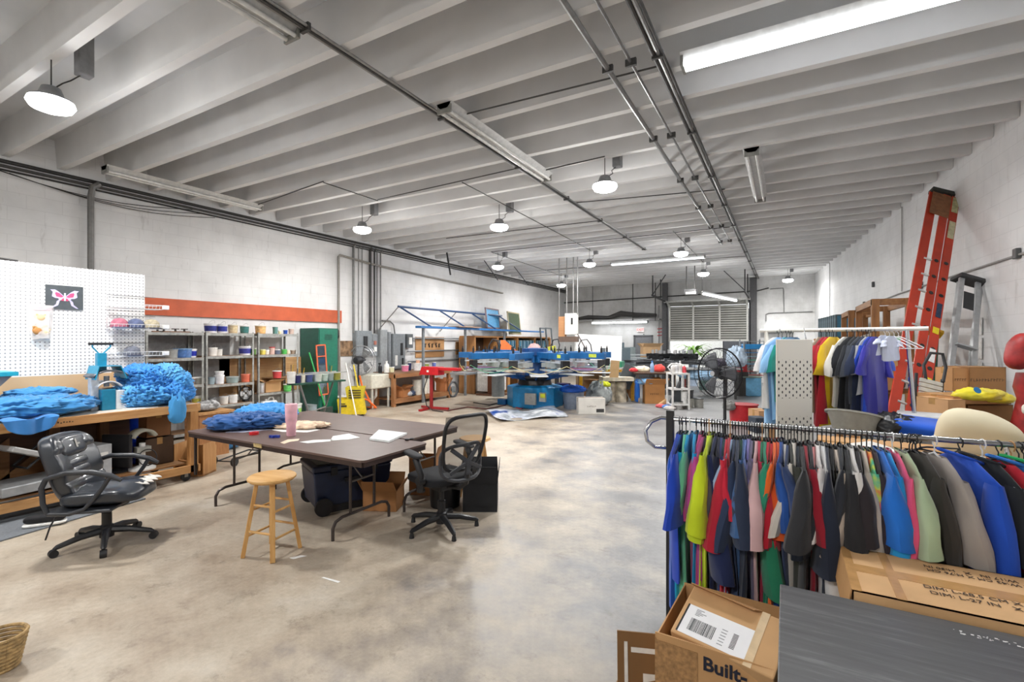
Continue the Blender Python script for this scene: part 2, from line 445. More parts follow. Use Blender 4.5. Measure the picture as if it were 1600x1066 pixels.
run('wall_pipe', 'pale pipe rising on the left wall past the right end of the red board', [(XL + .05, 8.15, .3), (XL + .05, 8.15, 3.75), (XL + .05, 8.2, 3.8), (XL + .05, 9.3, 3.72), (XL + .05, 16, 3.55)], .03, M('#8f8c86', .6), 'pipe')
for k, (yy, r) in enumerate(((8.62, .03), (8.78, .012), (8.9, .012), (9.18, .035), (9.33, .024), (9.42, .016), (9.55, .02))):
    run('riser_conduit', ['fat grey riser conduit left of the grey breaker cabinet top', 'thin riser conduit just right of the leftmost fat riser', 'thin riser conduit in the middle of the electrical wall',
        'thickest dark riser conduit above the tall wiring trough', 'dark riser conduit beside the thickest one', 'thin riser conduit right of the two dark ones', 'rightmost riser conduit of the electrical wall'][k],
        [(XL + .05, yy + .05, 4.15), (XL + .05, yy, 4.05), (XL + .05, yy, 1.9)], r, m_dark if k in (3, 4) else m_cond)
run('wall_conduit', 'thin conduit climbing the right wall at a slant behind the ladder', [(XR(20) - .02, 20, 2.36), (XR(12) - .02, 12, 2.62), (XR(3) - .02, 3, 2.75)], .014, M('#9d9d9b', .5))
for yy, z1 in ((19.0, 2.4), (11.8, 2.65), (7.3, 2.0), (6.95, 2.4)):
    run('wall_conduit', 'vertical conduit on the right wall ' + {19.0: 'nearest the far corner', 11.8: 'above the tall wooden rack', 7.3: 'just above the orange ladder', 6.95: 'dropping beside the orange ladder top'}[yy],
        [(XR(yy) - .02, yy, ZB), (XR(yy) - .02, yy, z1)], .01, M('#a9a9a7', .5))
for yy, z, lb in ((14.6, 2.6, 'far small outlet box on the right wall conduit'), (10.8, 2.66, 'middle small outlet box on the right wall conduit'), (7.75, 2.7, 'outlet box on the right wall beside the orange ladder'), (13.8, 3.0, 'small bracket high on the right wall')):
    tag(MB().box(-.05, 0, -.05, .05, -.06, .06).build('outlet_box', M('#4e4e4e', .5), loc=(XR(yy), yy, z), bevel=.008), lb, 'electrical box')
# cross conduits to the lamps
xc = [((-9.0, 5.6), (-6.49, 5.27), 'left wall tube fitting'), ((-6.47, 6.44), (-3.45, 6.3), 'nearest lamp on the left'), ((-3.4, 4.5), (-1.05, 4.62), 'unlit tube fitting at centre'),
      ((-3.4, 6.6), (-2.2, 6.5), 'central hanging lamp'), ((-3.4, 8.4), (-.9, 8.9), 'far side of the central lamp'), ((-7.4, 11.8), (-1.1, 11.9), 'second row of lamps'), ((-7.4, 9.7), (-3.5, 9.9), 'stained ceiling patch'), ((-7.5, 15.8), (-1.0, 16.2), 'third row of lamps')]
for (p, q, lb) in xc:
    run('cross_conduit', 'thin conduit crossing the ceiling by the ' + lb, [(p[0], p[1], ZB - .012), (q[0], q[1], ZB - .012)], .009, m_dark)
for (p, q, lb) in [((-6.49, 5.27), (-6.47, 6.44), 'short black cable linking two ceiling boxes on the left'), ((-4.54, 6.37), (-4.78, 12.9), 'dark cable run along the ceiling above the presses'),
                   ((-2.28, 11.6), (-2.33, 16.67), 'dark cable run between the two far central lamps'), ((-7.36, 11.8), (-7.6, 17.3), 'dark cable run along the ceiling near the left wall')]:
    run('ceiling_cable', lb, [(p[0], p[1], ZB - .03), (q[0], q[1], ZB - .03)], .009, m_cable, 'cable')
# three black rods leaning down from the beams near the left wall, one plate hanging
for k, (x, y) in enumerate(((-8.6, 11.3), (-8.4, 13.0), (-8.2, 14.6))):
    tag(MB().beam((x, y, ZB), (x + (.06, .45, .5)[k], y + .1, ZB - .65), .045, .02).build('ceiling_strut', M('#2f2f31', .5)), ('nearest', 'middle', 'farthest')[k] + ' of three dark struts hanging under the beams by the left wall', 'strut')
# far wall pipes
run('wall_pipe', 'horizontal dark pipe across the far wall above the roller door', [(XL, YF - .08, 3.6), (-1, YF - .08, 3.75), (-.6, YF - .08, 3.85)], .025, m_dark, 'pipe')
run('wall_pipe', 'grey conduit loop on the far wall right of the roller door', [(-.55, YF - .05, 3.8), (-.1, YF - .05, 3.82), (-.08, YF - .05, 3.75), (-.06, YF - .05, 2.85)], .02, m_cond, 'pipe')
run('wall_pipe', 'low grey pipe bending along the far right corner of the far wall', [(-.7, YF - .05, 2.5), (-.7, YF - .05, 2.78), (-.6, YF - .05, 2.83), (.9, YF - .05, 2.85)], .02, m_cond, 'pipe')
for k, x in enumerate((-7.9, -6.0, -5.0)):
    run('ceiling_rod', ('leftmost', 'middle', 'rightmost')[k] + ' black rod dropping from the ceiling to the far tube lamp', [(x, YF - .5, ZB), (x, YF - .5, 2.6)], .02 if k else .014, m_cable, 'rod')
# pendant power box over the press, on four conduits
pb = thing('pendant_power_box', 'grey disconnect box hung from ceiling conduits over the blue press', 'electrical box', tuple(onY(893, 507, 14.0)))
MB().box(-.19, .19, -.09, .09, -.32, .34).build('switch_box', M('#cfcfc8', .5), pb, bevel=.01)
MB().box(-.42, -.2, -.05, .08, -.4, .25).build('plywood_backing', wood('#a8744a', '#c08f61'), pb)
MB().box(-.42, .22, -.08, .08, -.55, -.38).build('outlet_rail', M('#5c4a3f', .6), pb)
MB().box(.02, .08, -.1, -.09, 0, .2).build('switch_handle', M('#222222'), pb)
zt = ZD - pb.location.z
for x in (-.42, -.16, .06, .2): MB().tube([(x, 0, .3 if x > -.3 else .2), (x, 0, zt)], .018).build('conduit', m_cond, pb, smooth=True)
MB().tube([(.2, 0, -.3), (.5, -.1, -.75), (.7, -.2, -1.0)], .02).build('hose', M('#5f5654'), pb, smooth=True)
# far upper dark duct slung on the far wall left
tag(MB().tube([(-8.9, YF - .25, 2.78), (-8.2, YF - .25, 2.86), (-7.2, YF - .3, 2.8), (-6.6, YF - .3, 2.98), (-5.9, YF - .3, 2.9), (-5.0, YF - .3, 2.86)], [.05, .09, .08, .13, .1, .07], 10).build('rolled_tarp', M('#454443', .8), smooth=True), 'dark rolled tarp lying on the ledge of the far wall', 'tarp')
# ================================================================ lamps
m_glow = emis('#ffffff', 14.0); m_housing = M('#8b8c8e', .45, .5)
def area(name, parent, loc, sx, sy, power, rot=(0, 0, 0), shape='RECTANGLE', spread=180, color=(1, .985, .96)):
    l = bpy.data.lights.new(name, 'AREA'); l.shape = shape; l.size = sx
    if shape == 'RECTANGLE': l.size_y = sy
    l.energy = power; l.color = color; l.spread = R(spread)
    o = bpy.data.objects.new(name, l); COL.objects.link(o); o.parent = parent; o.location = loc; o.rotation_euler = rot
    return o
def round_lamp(x, y, z, label, tilt=0):
    t = thing('hanging_lamp', label, 'lamp', (x, y, z), 0, 'round LED lamps hung from the beams')
    MB().lathe([(.05, .13), (.07, .12), (.1, .04), (.16, .015), (.165, 0)], n=24).build('housing', m_housing, t, smooth=True)
    MB().lathe([(.166, .0), (.175, -.03), (.15, -.07), (.08, -.095), (.0, -.1)], n=24).build('lens', m_glow, t, smooth=True)
    MB().tube([(0, 0, .12), (0, 0, ZD - z)], .006, 6).build('chain', m_dark, t)
    MB().tube([(.02, 0, .1), (.1, .05, .16), (.06, .12, (ZB - z) * .6), (.12, .2, ZB - z - .06)], .006, 6).build('power_cord', m_cable, t, smooth=True)
    MB().box(.06, .18, .14, .26, ZB - z - .09, ZD - z).build('junction_box', m_housing, t, bevel=.01)
    area('lamp_light', t, (0, 0, -.11), .3, .3, LAMP_W, shape='DISK')
    l = bpy.data.lights.new('lamp_spill', 'POINT'); l.energy = LAMP_W * .42; l.shadow_soft_size = .12; l.color = (1, .985, .96)
    o = bpy.data.objects.new('lamp_spill', l); COL.objects.link(o); o.parent = t; o.location = (0, 0, -.2)
LP = [((80, 158), 'nearest round lamp, hanging at the left over the sewing bench'), ((566, 357), 'round lamp hanging before the left wall by the electrical risers'),
      ((780, 353), 'round lamp hanging over the left press, brightest of the left pair'), ((778, 416), 'round lamp behind and below the one over the left press'),
      ((877, 445), 'small far round lamp left of the pendant power box'), ((921, 412), 'round lamp right of the pendant power box'),
      ((945, 289), 'large round lamp at the centre of the ceiling'), ((1064, 395), 'round lamp behind the central one, above the far tube fitting'),
      ((1099, 427), 'round lamp above the roller door'), ((1231, 437), 'round lamp in the far right corner')]
for (p, lb) in LP:
    q = onZ(p[0], p[1], 3.9); round_lamp(q.x, q.y, 3.9, lb)
for k, (x, y) in enumerate(((-5.2, -1.5), (-1.2, -1.8))):  # unseen lamps added behind the camera to brighten the near end
    round_lamp(x, y, 3.9, ('added round fill lamp behind the viewer on the left', 'added round fill lamp behind the viewer on the right')[k])
def tube_fitting(loc, L, rz, label, lit=0, z=ZB, tilt=(0, 0), w_=.11, power=0):
    t = thing('tube_lamp', label, 'lamp', (loc[0], loc[1], z), rz); t.rotation_euler = (tilt[0], tilt[1], rz)
    MB().add([(-w_, 0, -.0), (w_, 0, -.0), (w_ * .45, 0, -.06), (-w_ * .45, 0, -.06), (-w_, L, 0), (w_, L, 0), (w_ * .45, L, -.06), (-w_ * .45, L, -.06)],
             [(0, 1, 2, 3), (7, 6, 5, 4), (0, 4, 5, 1), (1, 5, 6, 2), (2, 6, 7, 3), (3, 7, 4, 0)]).build('reflector', M('#bdbdbb', .4, .1), t)
    for x in (-.055, .055):
        MB().tube([(x, .02, -.085), (x, L - .02, -.085)], .019, 10).build('tube', emis('#f6faff', lit) if lit else M('#d9d9d6', .2), t, smooth=True)
    MB().box(-.09, .09, 0, .025, -.11, 0).box(-.09, .09, L - .025, L, -.11, 0).build('end_cap', M('#84847f', .5), t)
    if power: area('tube_light', t, (0, L / 2, -.12), .12, L - .1, power, color=(.96, .98, 1))
    return t
tube_fitting((1.62, 4.62), 2.45, R(90), 'long brightly lit tube lamp between the beams at the upper right', 10.0, ZB, power=90)
tube_fitting((-3.24, 4.2), 2.6, 0, 'unlit twin tube lamp beside the conduit bundle at centre')
tube_fitting((-3.56, .15), 2.44, 0, 'unlit tube lamp cut by the top edge of the view')
tube_fitting((-8.75, 3.22), 2.44, 0, 'unlit tube lamp high on the ceiling along the left wall')
tube_fitting((-.4, 7.2), 2.5, 0, 'unlit white twin tube lamp at the right of the dark conduits')
tube_fitting((-2.1, 15.4), 2.9, R(90), 'long unlit tube lamp across the ceiling before the roller door', 1.5)
tube_fitting((-5.3, 21.5), 2.6, R(90), 'lit tube lamp slung low before the far wall above the grey door', 9, 2.62, power=10)
q = onY(1097, 455, 16.5)
tube_fitting((q.x, q.y), 1.1, R(-75), 'lit short tube lamp hanging crooked before the roller door', 5, q.z, (R(-14), 0), power=8)
tag(MB().tube([(q.x, q.y, q.z), (q.x, q.y, ZB)], .006).build('lamp_chain', m_dark), 'thin chain holding the crooked short tube lamp', 'chain')
q = onY(1079, 457, 17.5)
t = thing('projector_head', 'dark door opener motor hanging before the raised roller door', 'door opener', tuple(q))
MB().box(-.2, .2, -.2, .2, -.1, .1).build('motor_housing', M('#4a4a4b', .5), t, bevel=.03)
MB().box(-.12, .2, -.21, -.19, -.08, .0).build('light_cover', M('#d8d8d4', .4), t)
MB().box(-.15, -.12, -.02, .02, .1, ZD - q.z).box(.12, .15, -.02, .02, .1, ZD - q.z).build('hanger_strap', m_dark, t)
# ================================================================ shared builders
from mathutils import noise as mn
def sq(x, e): return math.copysign(abs(x) ** e, x)
def cushion(mb, c, d, e=.35, n=28, fn=None, wr=0.0, ws=9, seed=0):
    """rounded box-like cushion, wrinkled"""
    def g(u, v):
        a = 2 * math.pi * u; b_ = math.pi * (v - .5)
        p = Vector((sq(math.cos(a), e) * sq(math.cos(b_), e) * d[0] / 2, sq(math.sin(a), e) * sq(math.cos(b_), e) * d[1] / 2, sq(math.sin(b_), e) * d[2] / 2))
        if wr:
            k = 1 + wr * mn.noise(Vector((p.x * ws + seed, p.y * ws, p.z * ws)))
            p = p * k
        if fn: p = fn(p)
        return p + Vector(c)
    return mb.grid(n, n // 2 + 2, g, True)
def ridged(p, s, seed):
    x = 0; a = 1; q = Vector((p[0] * s + seed * 3.1, p[1] * s * 1.5, p[2] * s * 2.2 + seed))
    for _ in range(3):
        x += a * (1 - 2.4 * abs(mn.noise(q))); a *= .5; q = q * 2.1
    return x / 1.75
def crumple(name, label, cat, loc, size, col, seed=1, group=None, rz=0, amp=.3, s=9, m=None, n=44, flat=0):
    """cloth lying crumpled: a closed lump with sharp folds, resting on z=0 of its place"""
    mb = MB(); sx, sy, sz = size
    def g(u, v):
        a = 2 * math.pi * u; b_ = math.pi * (v - .5)
        p = Vector((math.cos(a) * math.cos(b_), math.sin(a) * math.cos(b_), sq(math.sin(b_), .8)))
        r = 1 + amp * (ridged((p.x * sx, p.y * sy, p.z * sz), s, seed)) + .25 * mn.noise(Vector((p.x * 1.6 + seed, p.y * 1.6, seed)))
        q = Vector((p.x * sx * r / 2, p.y * sy * r / 2, p.z * sz * (r if p.z > 0 else 1) / 2))
        if p.z > 0: q.z += sz * .32 * p.z * ridged((q.x, q.y, 0), s * 1.3, seed + 5)
        q.z = max(q.z, -sz * .46)
        return q
    mb.grid(n, n // 2, g, True)
    o = mb.build(name, m or fabric(col), smooth=False, loc=(loc[0], loc[1], loc[2] + sz * .46), rot=(0, 0, rz))
    for p in o.data.polygons: p.use_smooth = True
    return tag(o, label, cat, group)
def tub(name, label, loc, r, h, col, lid='#e8e8e4', band=None, cat='tub', group=None, handle=True, taper=.88, open_=False, rough=.4, metal=0, rz=0, txt=None):
    t = thing(name, label, cat, loc, rz, group)
    if open_:
        MB().lathe([(r * taper, 0), (r, h), (r * 1.05, h), (r * 1.05, h - .012), (r * 1.01, h - .012)], n=20).lathe([(r * .94, h), (r * taper * .93, .01), (0, .01)], n=20).build('body', M(col, rough, metal), t, smooth=True)
    else:
        MB().lathe([(r * taper, 0), (r * .99, h - .01), (r * .99, h - .004)], n=20).build('body', M(col, rough, metal), t, smooth=True)
        MB().lathe([(r * 1.05, h - .018), (r * 1.06, h - .004), (r * 1.02, h), (0, h + .001)], n=20).build('lid', M(lid, .35), t, smooth=True)
    if band:
        k = taper + (1 - taper) * .18; k2 = taper + (1 - taper) * .75
        MB().lathe([(r * k + .0015, h * .18), (r * k2 + .0015, h * .75)], n=20).build('printed_label', M(band, .45, var=.25, scale=22), t, smooth=True)
    if handle and h > .12:
        MB().ring((0, 0, h * .82), r * 1.04, .0025, 14, 5, (R(62), 0, 0), 0, math.pi).build('handle', M('#b9b9b9', .3, .8), t)
    return t
def carton(name, label, loc, d, rz=0, col='#b98d5f', open_=0, cat='box', group=None, words=None, tape=True, flaps=(1, 1, 1, 1), wsize=.05):
    """cardboard box, d = (x, y, z); open_ > 0 opens the top with flaps at that angle"""
    x, y, z = d[0] / 2, d[1] / 2, d[2]; k = .005
    t = thing(name, label, cat, loc, rz, group)
    mb = MB().box(-x, x, -y, -y + k, 0, z).box(-x, x, y - k, y, 0, z).box(-x, -x + k, -y, y, 0, z).box(x - k, x, -y, y, 0, z).box(-x, x, -y, y, 0, k)
    if not open_:
        mb.box(-x, x, -y, -.001, z - k, z).box(-x, x, .001, y, z - k, z)
    mb.build('carton_walls', card(col), t)
    if open_:
        a = open_; L = min(x, y)
        for i, (px, py, rr) in enumerate(((0, -y, 0), (x, 0, R(90)), (0, y, R(180)), (-x, 0, R(270)))):
            if not flaps[i]: continue
            w2 = x if i % 2 == 0 else y
            f = MB().at((px, py, z), (0, 0, rr)); q = MB()
            LL = min(L, .25)
            vs = [(-w2, 0, 0), (w2, 0, 0), (w2 - .01, -LL * math.cos(a), LL * math.sin(a)), (-w2 + .01, -LL * math.cos(a), LL * math.sin(a))]
            f.add(vs, [(0, 1, 2, 3)])
            f.build('flap', card(col), t, solid=.005)
    if tape and not open_:
        MB().box(-x - .001, x + .001, -.03, .03, z, z + .001).box(x, x + .001, -.03, .03, z * .75, z).box(-x - .001, -x, -.03, .03, z * .75, z).build('packing_tape', M('#a8804f', .25), t)
    if words and words[0] == '~':      # worn, unreadable print: only its ink marks
        rs = random.Random(len(words) * 7); q = MB(); n_ = len(words)
        for j in range(n_):
            cx = (j - n_ / 2) * wsize * .8
            q.box(cx, cx + wsize * rs.uniform(.1, .2), -y - .0015, -y - .0005, z * .5 - wsize * .4, z * .5 + wsize * .4)
            zz = z * .5 + wsize * rs.uniform(-.4, .3); q.box(cx, cx + wsize * .55, -y - .0015, -y - .0005, zz, zz + wsize * .14)
        q.build('worn_print', M('#5a4632', .8), t)
    elif words:
        text(words, wsize, M('#3a2a1c', .8), t, (0, -y - .002, z * .5), (R(90), 0, 0), 'printed_words')
    return t
def bottle(name, label, loc, r, h, col, cap='#ffffff', cat='bottle', group=None, spray=False):
    t = thing(name, label, cat, loc, 0, group)
    MB().lathe([(r * .9, 0), (r, .01), (r, h * .6), (r * .85, h * .7), (r * .35, h * .82), (r * .33, h * .88)], n=14).build('body', M(col, .3), t, smooth=True)
    if spray:
        MB().box(-.015, .015, -.05, .02, h * .9, h).box(-.006, .006, -.05, -.035, h * .8, h * .9).box(-.012, .012, -.012, .012, h * .86, h * .9).build('spray_head', M(cap, .4), t)
    else:
        MB().cyl((0, 0, h * .87), r * .4, h * .13, 12).build('cap', M(cap, .4), t, smooth=True)
    return t
def legs4(mb, x, y, z0, z1, w):
    for sx in (-1, 1):
        for sy in (-1, 1): mb.box(sx * x - w / 2, sx * x + w / 2, sy * y - w / 2, sy * y + w / 2, z0, z1)
    return mb
def legs(parent, mat, x, y, z0, z1, w, c=(0, 0)):
    for sx in (-1, 1):
        for sy in (-1, 1):
            MB().box(-w / 2, w / 2, -w / 2, w / 2, z0, z1).build('leg', mat, parent, loc=(c[0] + sx * x, c[1] + sy * y, 0))
def ped_fan(label, loc, rz, z, r, base_r=.28, col='#26272b', cage=None, tilt=0, lump=0):
    t = thing('pedestal_fan', label, 'fan', loc, rz)
    mc = M(cage or col, .35, .5); md = M(col, .45)
    MB().lathe([(base_r, 0), (base_r, .03), (.05, .07), (.04, .1)], n=28).build('base', md, t, smooth=True)
    MB().tube([(0, 0, .08), (0, 0, z - .02)], .024, 10).build('pole', md, t, smooth=True)
    MB().lathe([(.0, -.16), (.07, -.15), (.1, -.1), (.1, .06), (.07, .09), (0, .09)], (0, -.02, z), 20, (R(90 + tilt), 0, 0)).build('motor', md, t, smooth=True)
    g = MB()
    for yy, rr in ((-.13, r), (-.24, r * .98), (-.27, r * .55), (-.28, r * .2), (-.1, r * .6)):
        g.ring((0, yy, z), rr, .012 if yy == -.13 else .004, 40, 5, (R(90), 0, 0))
    for k in range(36):
        a = 2 * math.pi * k / 36; c_, s_ = math.cos(a), math.sin(a)
        g.tube([(c_ * r * .18, -.285, z + s_ * r * .18), (c_ * r * .6, -.275, z + s_ * r * .6), (c_ * r * .97, -.24, z + s_ * r * .97), (c_ * r, -.13, z + s_ * r), (c_ * r * .6, -.09, z + s_ * r * .6), (c_ * r * .2, -.08, z + s_ * r * .2)], .0022, 4, False)
    g.build('cage', mc, t)
    for k in range(3):
        a0 = 2 * math.pi * k / 3
        def bf(u, v, a0=a0):
            rr = .05 + (r * .86 - .05) * v; a = a0 + (u - .5) * (1.0 - .25 * v)
            return Vector((rr * math.cos(a), -.17 - .045 * (u - .5), z + rr * math.sin(a)))
        MB().grid(6, 6, bf).build('blade', M('#9a9da0', .35, .6) if cage else M('#45474c', .4), t, smooth=True, solid=.003)
    MB().cyl((0, -.16, z), .05, .06, 16, (R(90), 0, 0)).build('hub', md, t, smooth=True)
    MB().cyl((0, -.283, z), r * .1, .008, 20, (R(90), 0, 0)).build('badge', M('#b9bcc0', .3, .6), t)
    return t
# ================================================================ left side: bench, pegboard, shelving
m_pine = wood('#b07a46', '#d9ac74', 1); m_pine_x = wood('#b07a46', '#d9ac74', 0); m_pine_z = wood('#a8713d', '#d3a268', 2)
m_darkply = wood('#4a3022', '#6b4630', 1); m_steel = M('#b0b0ae', .4, .6, var=.2); m_black = M('#1d1d20', .5); m_white = M('#e9e9e6', .5)
t = thing('rolling_workbench', 'long pine workbench on casters against the white pegboard', 'workbench', (-6.7, 1.2, 0))
Y0, Y1 = -1.6, 2.02
MB().box(-.42, .43, Y0, Y1, .885, .925).build('bench_top', M('#d8cdbf', .5, var=.1, scale=4), t, bevel=.004)
MB().box(.43, .47, Y0, Y1, .835, .925).build('front_rail', m_pine, t, bevel=.003)
MB().box(-.42, .47, Y1 - .005, Y1 + .035, .835, .925).build('end_rail', m_pine_x, t, bevel=.003)
for y in (Y1 - .08, -.2, Y0 + .1):
    for x in (.385, -.4):
        MB().box(x, x + .085, y, y + .09, .1, .835).build('post', m_pine_z, t, bevel=.003)
MB().box(.43, .47, Y0, Y1, .1, .19).build('lower_rail', m_pine, t, bevel=.003)
MB().box(-.42, .47, Y1 - .005, Y1 + .035, .1, .19).build('lower_end_rail', m_pine_x, t, bevel=.003)
MB().box(-.42, .40, Y0, Y1 - .1, .2, .218).build('lower_shelf', wood('#8a603a', '#b58a5c', 1), t)
MB().box(-.43, -.42, Y0, Y1 - .05, .22, .885).build('back_panel', m_darkply, t)
for y in (.9, 1.35): MB().box(-.42, -.33, y, y + .09, .2, .885).build('rear_stud', wood('#7a5535', '#9a7048', 2), t)
for y in (.35, .8): MB().at((-.40, y, .22), (0, 0, 0)).add([(0, -.3, 0), (0, .25, 0), (0, .25, .45), (.02, -.3, 0), (.02, .25, 0), (.02, .25, .45)], [(0, 1, 2), (5, 4, 3), (0, 3, 4, 1), (1, 4, 5, 2), (2, 5, 3, 0)]).build('gusset', wood('#8a603a', '#b58a5c', 1), t)
for (x, y) in ((.40, Y1 - .1), (.40, -.1), (-.35, Y1 - .1)):
    c = MB().cyl((x - .015, y, .05), .05, .03, 18, (0, R(90), 0)).build('caster', m_black, t, smooth=True)
    MB().box(x - .02, x + .02, y - .03, y + .03, .088, .1).box(x - .022, x - .018, y - .02, y + .02, .05, .09).box(x + .018, x + .022, y - .02, y + .02, .05, .09).build('fork', M('#8a8a8a', .4, .8), c)
sc_ = MB(); random.seed(2)
for k in range(6): sc_.box(.4705, .4715, .72 + .022 * k, .732 + .022 * k, .868 + rnd(0, .008), .88 + rnd(0, .012))
sc_.build('pencil_scrawl', M('#4a3520'), t)
# pegboard
def pegmat():
    m, nt, b = newmat('pegboard')
    tc = nt.nodes.new('ShaderNodeTexCoord'); mp = nt.nodes.new('ShaderNodeMapping'); mp.inputs['Scale'].default_value = (0, 25.4, 25.4)
    fr = nt.nodes.new('ShaderNodeVectorMath'); fr.operation = 'FRACTION'; sb = nt.nodes.new('ShaderNodeVectorMath'); sb.operation = 'SUBTRACT'; sb.inputs[1].default_value = (0, .5, .5)
    ln = nt.nodes.new('ShaderNodeVectorMath'); ln.operation = 'LENGTH'
    nt.links.new(tc.outputs['Object'], mp.inputs[0]); nt.links.new(mp.outputs[0], fr.inputs[0]); nt.links.new(fr.outputs[0], sb.inputs[0]); nt.links.new(sb.outputs[0], ln.inputs[0])
    r = ramp(nt, ln.outputs[1], [(.17, hexc('#8d8d92')), (.21, hexc('#f1f1f1'))]); nt.links.new(r.outputs[0], b.inputs['Base Color']); b.inputs['Roughness'].default_value = .5
    return m
t = thing('pegboard_panel', 'large white pegboard standing behind the pine workbench', 'pegboard', (-7.2, 0, 0))
MB().box(-.015, .02, -.4, 3.07, 1.3, 2.54).build('perforated_board', pegmat(), t)
MB().box(-.015, .022, -.4, 3.0, .93, 1.3).build('bare_board', M('#d6b48c', .7, var=.06, scale=3), t)
MB().box(-.07, -.02, 2.98, 3.06, 0, 2.5).box(-.07, -.02, 1.2, 1.28, 0, 2.5).build('rear_stud', m_pine_z, t)
MB().tube([(-.02, .1, 2.55), (-.02, .16, 2.59), (-.02, .3, 2.57), (-.02, .5, 2.6), (-.02, .62, 2.56), (-.02, 1.2, 2.55), (-.02, 1.5, 2.58), (-.02, 1.9, 2.55)], .012).build('loose_cable', m_cable, t, smooth=True)
# butterfly picture
p = onX(101, 465, -7.17)
t = thing('butterfly_poster', 'square dark poster of a pink and lilac butterfly on the pegboard', 'poster', (-7.17, p.y, p.z))
MB().box(-.002, .004, -.165, .165, -.135, .135).build('backing', M('#4d5358', .7), t)
def wing(mb, pts, z=.0065):
    for s_ in (-1, 1):
        vs = [(z, s_ * a * .17, b_ * .135) for a, b_ in pts]; n = len(vs)
        mb.add(vs, [tuple(range(n)) if s_ > 0 else tuple(range(n))[::-1]])
    return mb
lil = [(.04, .1), (.3, .45), (.5, .62), (.74, .6), (.62, .42), (.66, .05), (.5, -.08), (.34, -.1), (.3, -.2), (.42, -.35), (.46, -.6), (.72, -.92), (.6, -.9), (.34, -.68), (.26, -.3), (.04, -.08)]
wing(MB(), lil, .0065).build('lilac_wings', M('#c9c3ee', .6, var=.1), t)
wing(MB(), [(.06, .05), (.28, .34), (.46, .42), (.5, .3), (.44, .05), (.2, -.02)], .0078).build('pink_wings', M('#e0527f', .6, var=.2, scale=30), t)
wing(MB(), [(.04, -.06), (.14, -.12), (.2, -.28), (.05, -.3)], .0078).build('lower_pink_wings', M('#d94a70', .6), t)
MB().box(.008, .0095, -.008, .008, -.04, .05).build('body', M('#dcd8f4'), t)
# clear bag hanging
p = onX(60, 505, -7.16)
t = thing('hanging_bag', 'clear bag of small stuffed bears hanging on the pegboard, left of the butterfly poster', 'bag', (-7.16, p.y, p.z))
MB().add([(.0, -.06, -.19), (.0, .1, -.19), (.0, .13, .2), (.0, -.1, .2), (.05, 0, -.17), (.05, .07, -.17), (.04, .08, .12), (.04, -.04, .12)], [(0, 4, 7, 3), (4, 5, 6, 7), (5, 1, 2, 6), (7, 6, 2, 3), (0, 1, 5, 4)]).build('bag_film', M('#f3efee', .25, alpha=.45), t, smooth=True)
for k, (y, z, r) in enumerate(((.01, .06, .045), (.03, -.02, .05), (-.01, -.08, .05), (.05, -.1, .04))):
    MB().ball((.03, y, z), .02, r, r, 12).ball((.035, y - r * .7, z + r * .7), .01, .015, .015, 8).ball((.035, y + r * .7, z + r * .7), .01, .015, .015, 8).build('stuffed_bear', M(['#e8c79b', '#f0e2d0', '#c98f56', '#e2cda8'][k], .9), t, smooth=True)
MB().box(.038, .041, -.06, .1, .14, .18).build('header_card', M('#e3bfc4'), t)
# wire cap baskets on the pegboard
m_wire = M('#f2f2f2', .3, .2)
def wire_basket(u, v, label, caps):
    p = onX(u, v, -7.17)
    t = thing('wire_basket', label, 'basket', (-7.16, p.y, p.z), 0, 'wire cap baskets on the pegboard')
    g = MB()
    for z, x1 in ((0, .2), (.05, .22)):
        g.tube([(0, -.26, z), (x1, -.26, z), (x1, .26, z), (0, .26, z), (0, -.26, z)], .004, 6)
    for k in range(14):
        y = -.26 + .04 * k; g.tube([(0, y, 0), (.2, y, 0), (.22, y, .05)], .0022, 4)
    for k in range(5): g.tube([(.04 * k, -.26, 0), (.04 * k, .26, 0)], .0022, 4)
    g.tube([(0, -.26, .16), (0, -.26, 0), (.2, -.26, 0)], .003, 5).tube([(0, -.26, .16), (.12, -.2, 0)], .003, 5)
    g.build('wire_frame', m_wire, t)
    MB().tube([(0, -.26, .16), (0, .26, .16)], .004, 6).build('top_rod', M('#888888', .3, .7), t)
    MB().box(.19, .235, .25, .32, .0, .055).build('price_holder', m_wire, t, bevel=.008)
    for i, (y, c1, c2) in enumerate(caps):
        k = thing('baseball_cap', '%s baseball cap in the %s wire basket' % (c1[0], label.split()[0]), 'cap', (-7.05, p.y + y, p.z + .01), rnd(-.4, .4))
        cr = MB().lathe([(.088, 0), (.09, .03), (.08, .075), (.05, .105), (0, .118)], n=18).build('crown', M(c1[1], .9, var=.25, scale=25), k, smooth=True)
        MB().grid(9, 4, lambda a, b_: Vector((.085 * math.cos((a - .5) * 2.4) * (1 + b_ * .75), .085 * math.sin((a - .5) * 2.4) * (1 + b_ * .25), .008 - .012 * b_))).build('brim', M(c2, .9), k, smooth=True, solid=.003)
random.seed(11)
wire_basket(205, 514, 'middle wire basket of floral caps on the pegboard', [(-.17, ('pink floral', '#b46a7c'), '#44506b'), (.0, ('navy floral', '#5a6484'), '#2d3550'), (.17, ('tan camouflage', '#b5ab93'), '#3b3b48')])
wire_basket(205, 556, 'lower wire basket with one dark cap on the pegboard', [(-.04, ('charcoal', '#6b6f7b'), '#3d4256')])
wire_basket(205, 483, 'upper empty-looking wire basket on the pegboard', [])
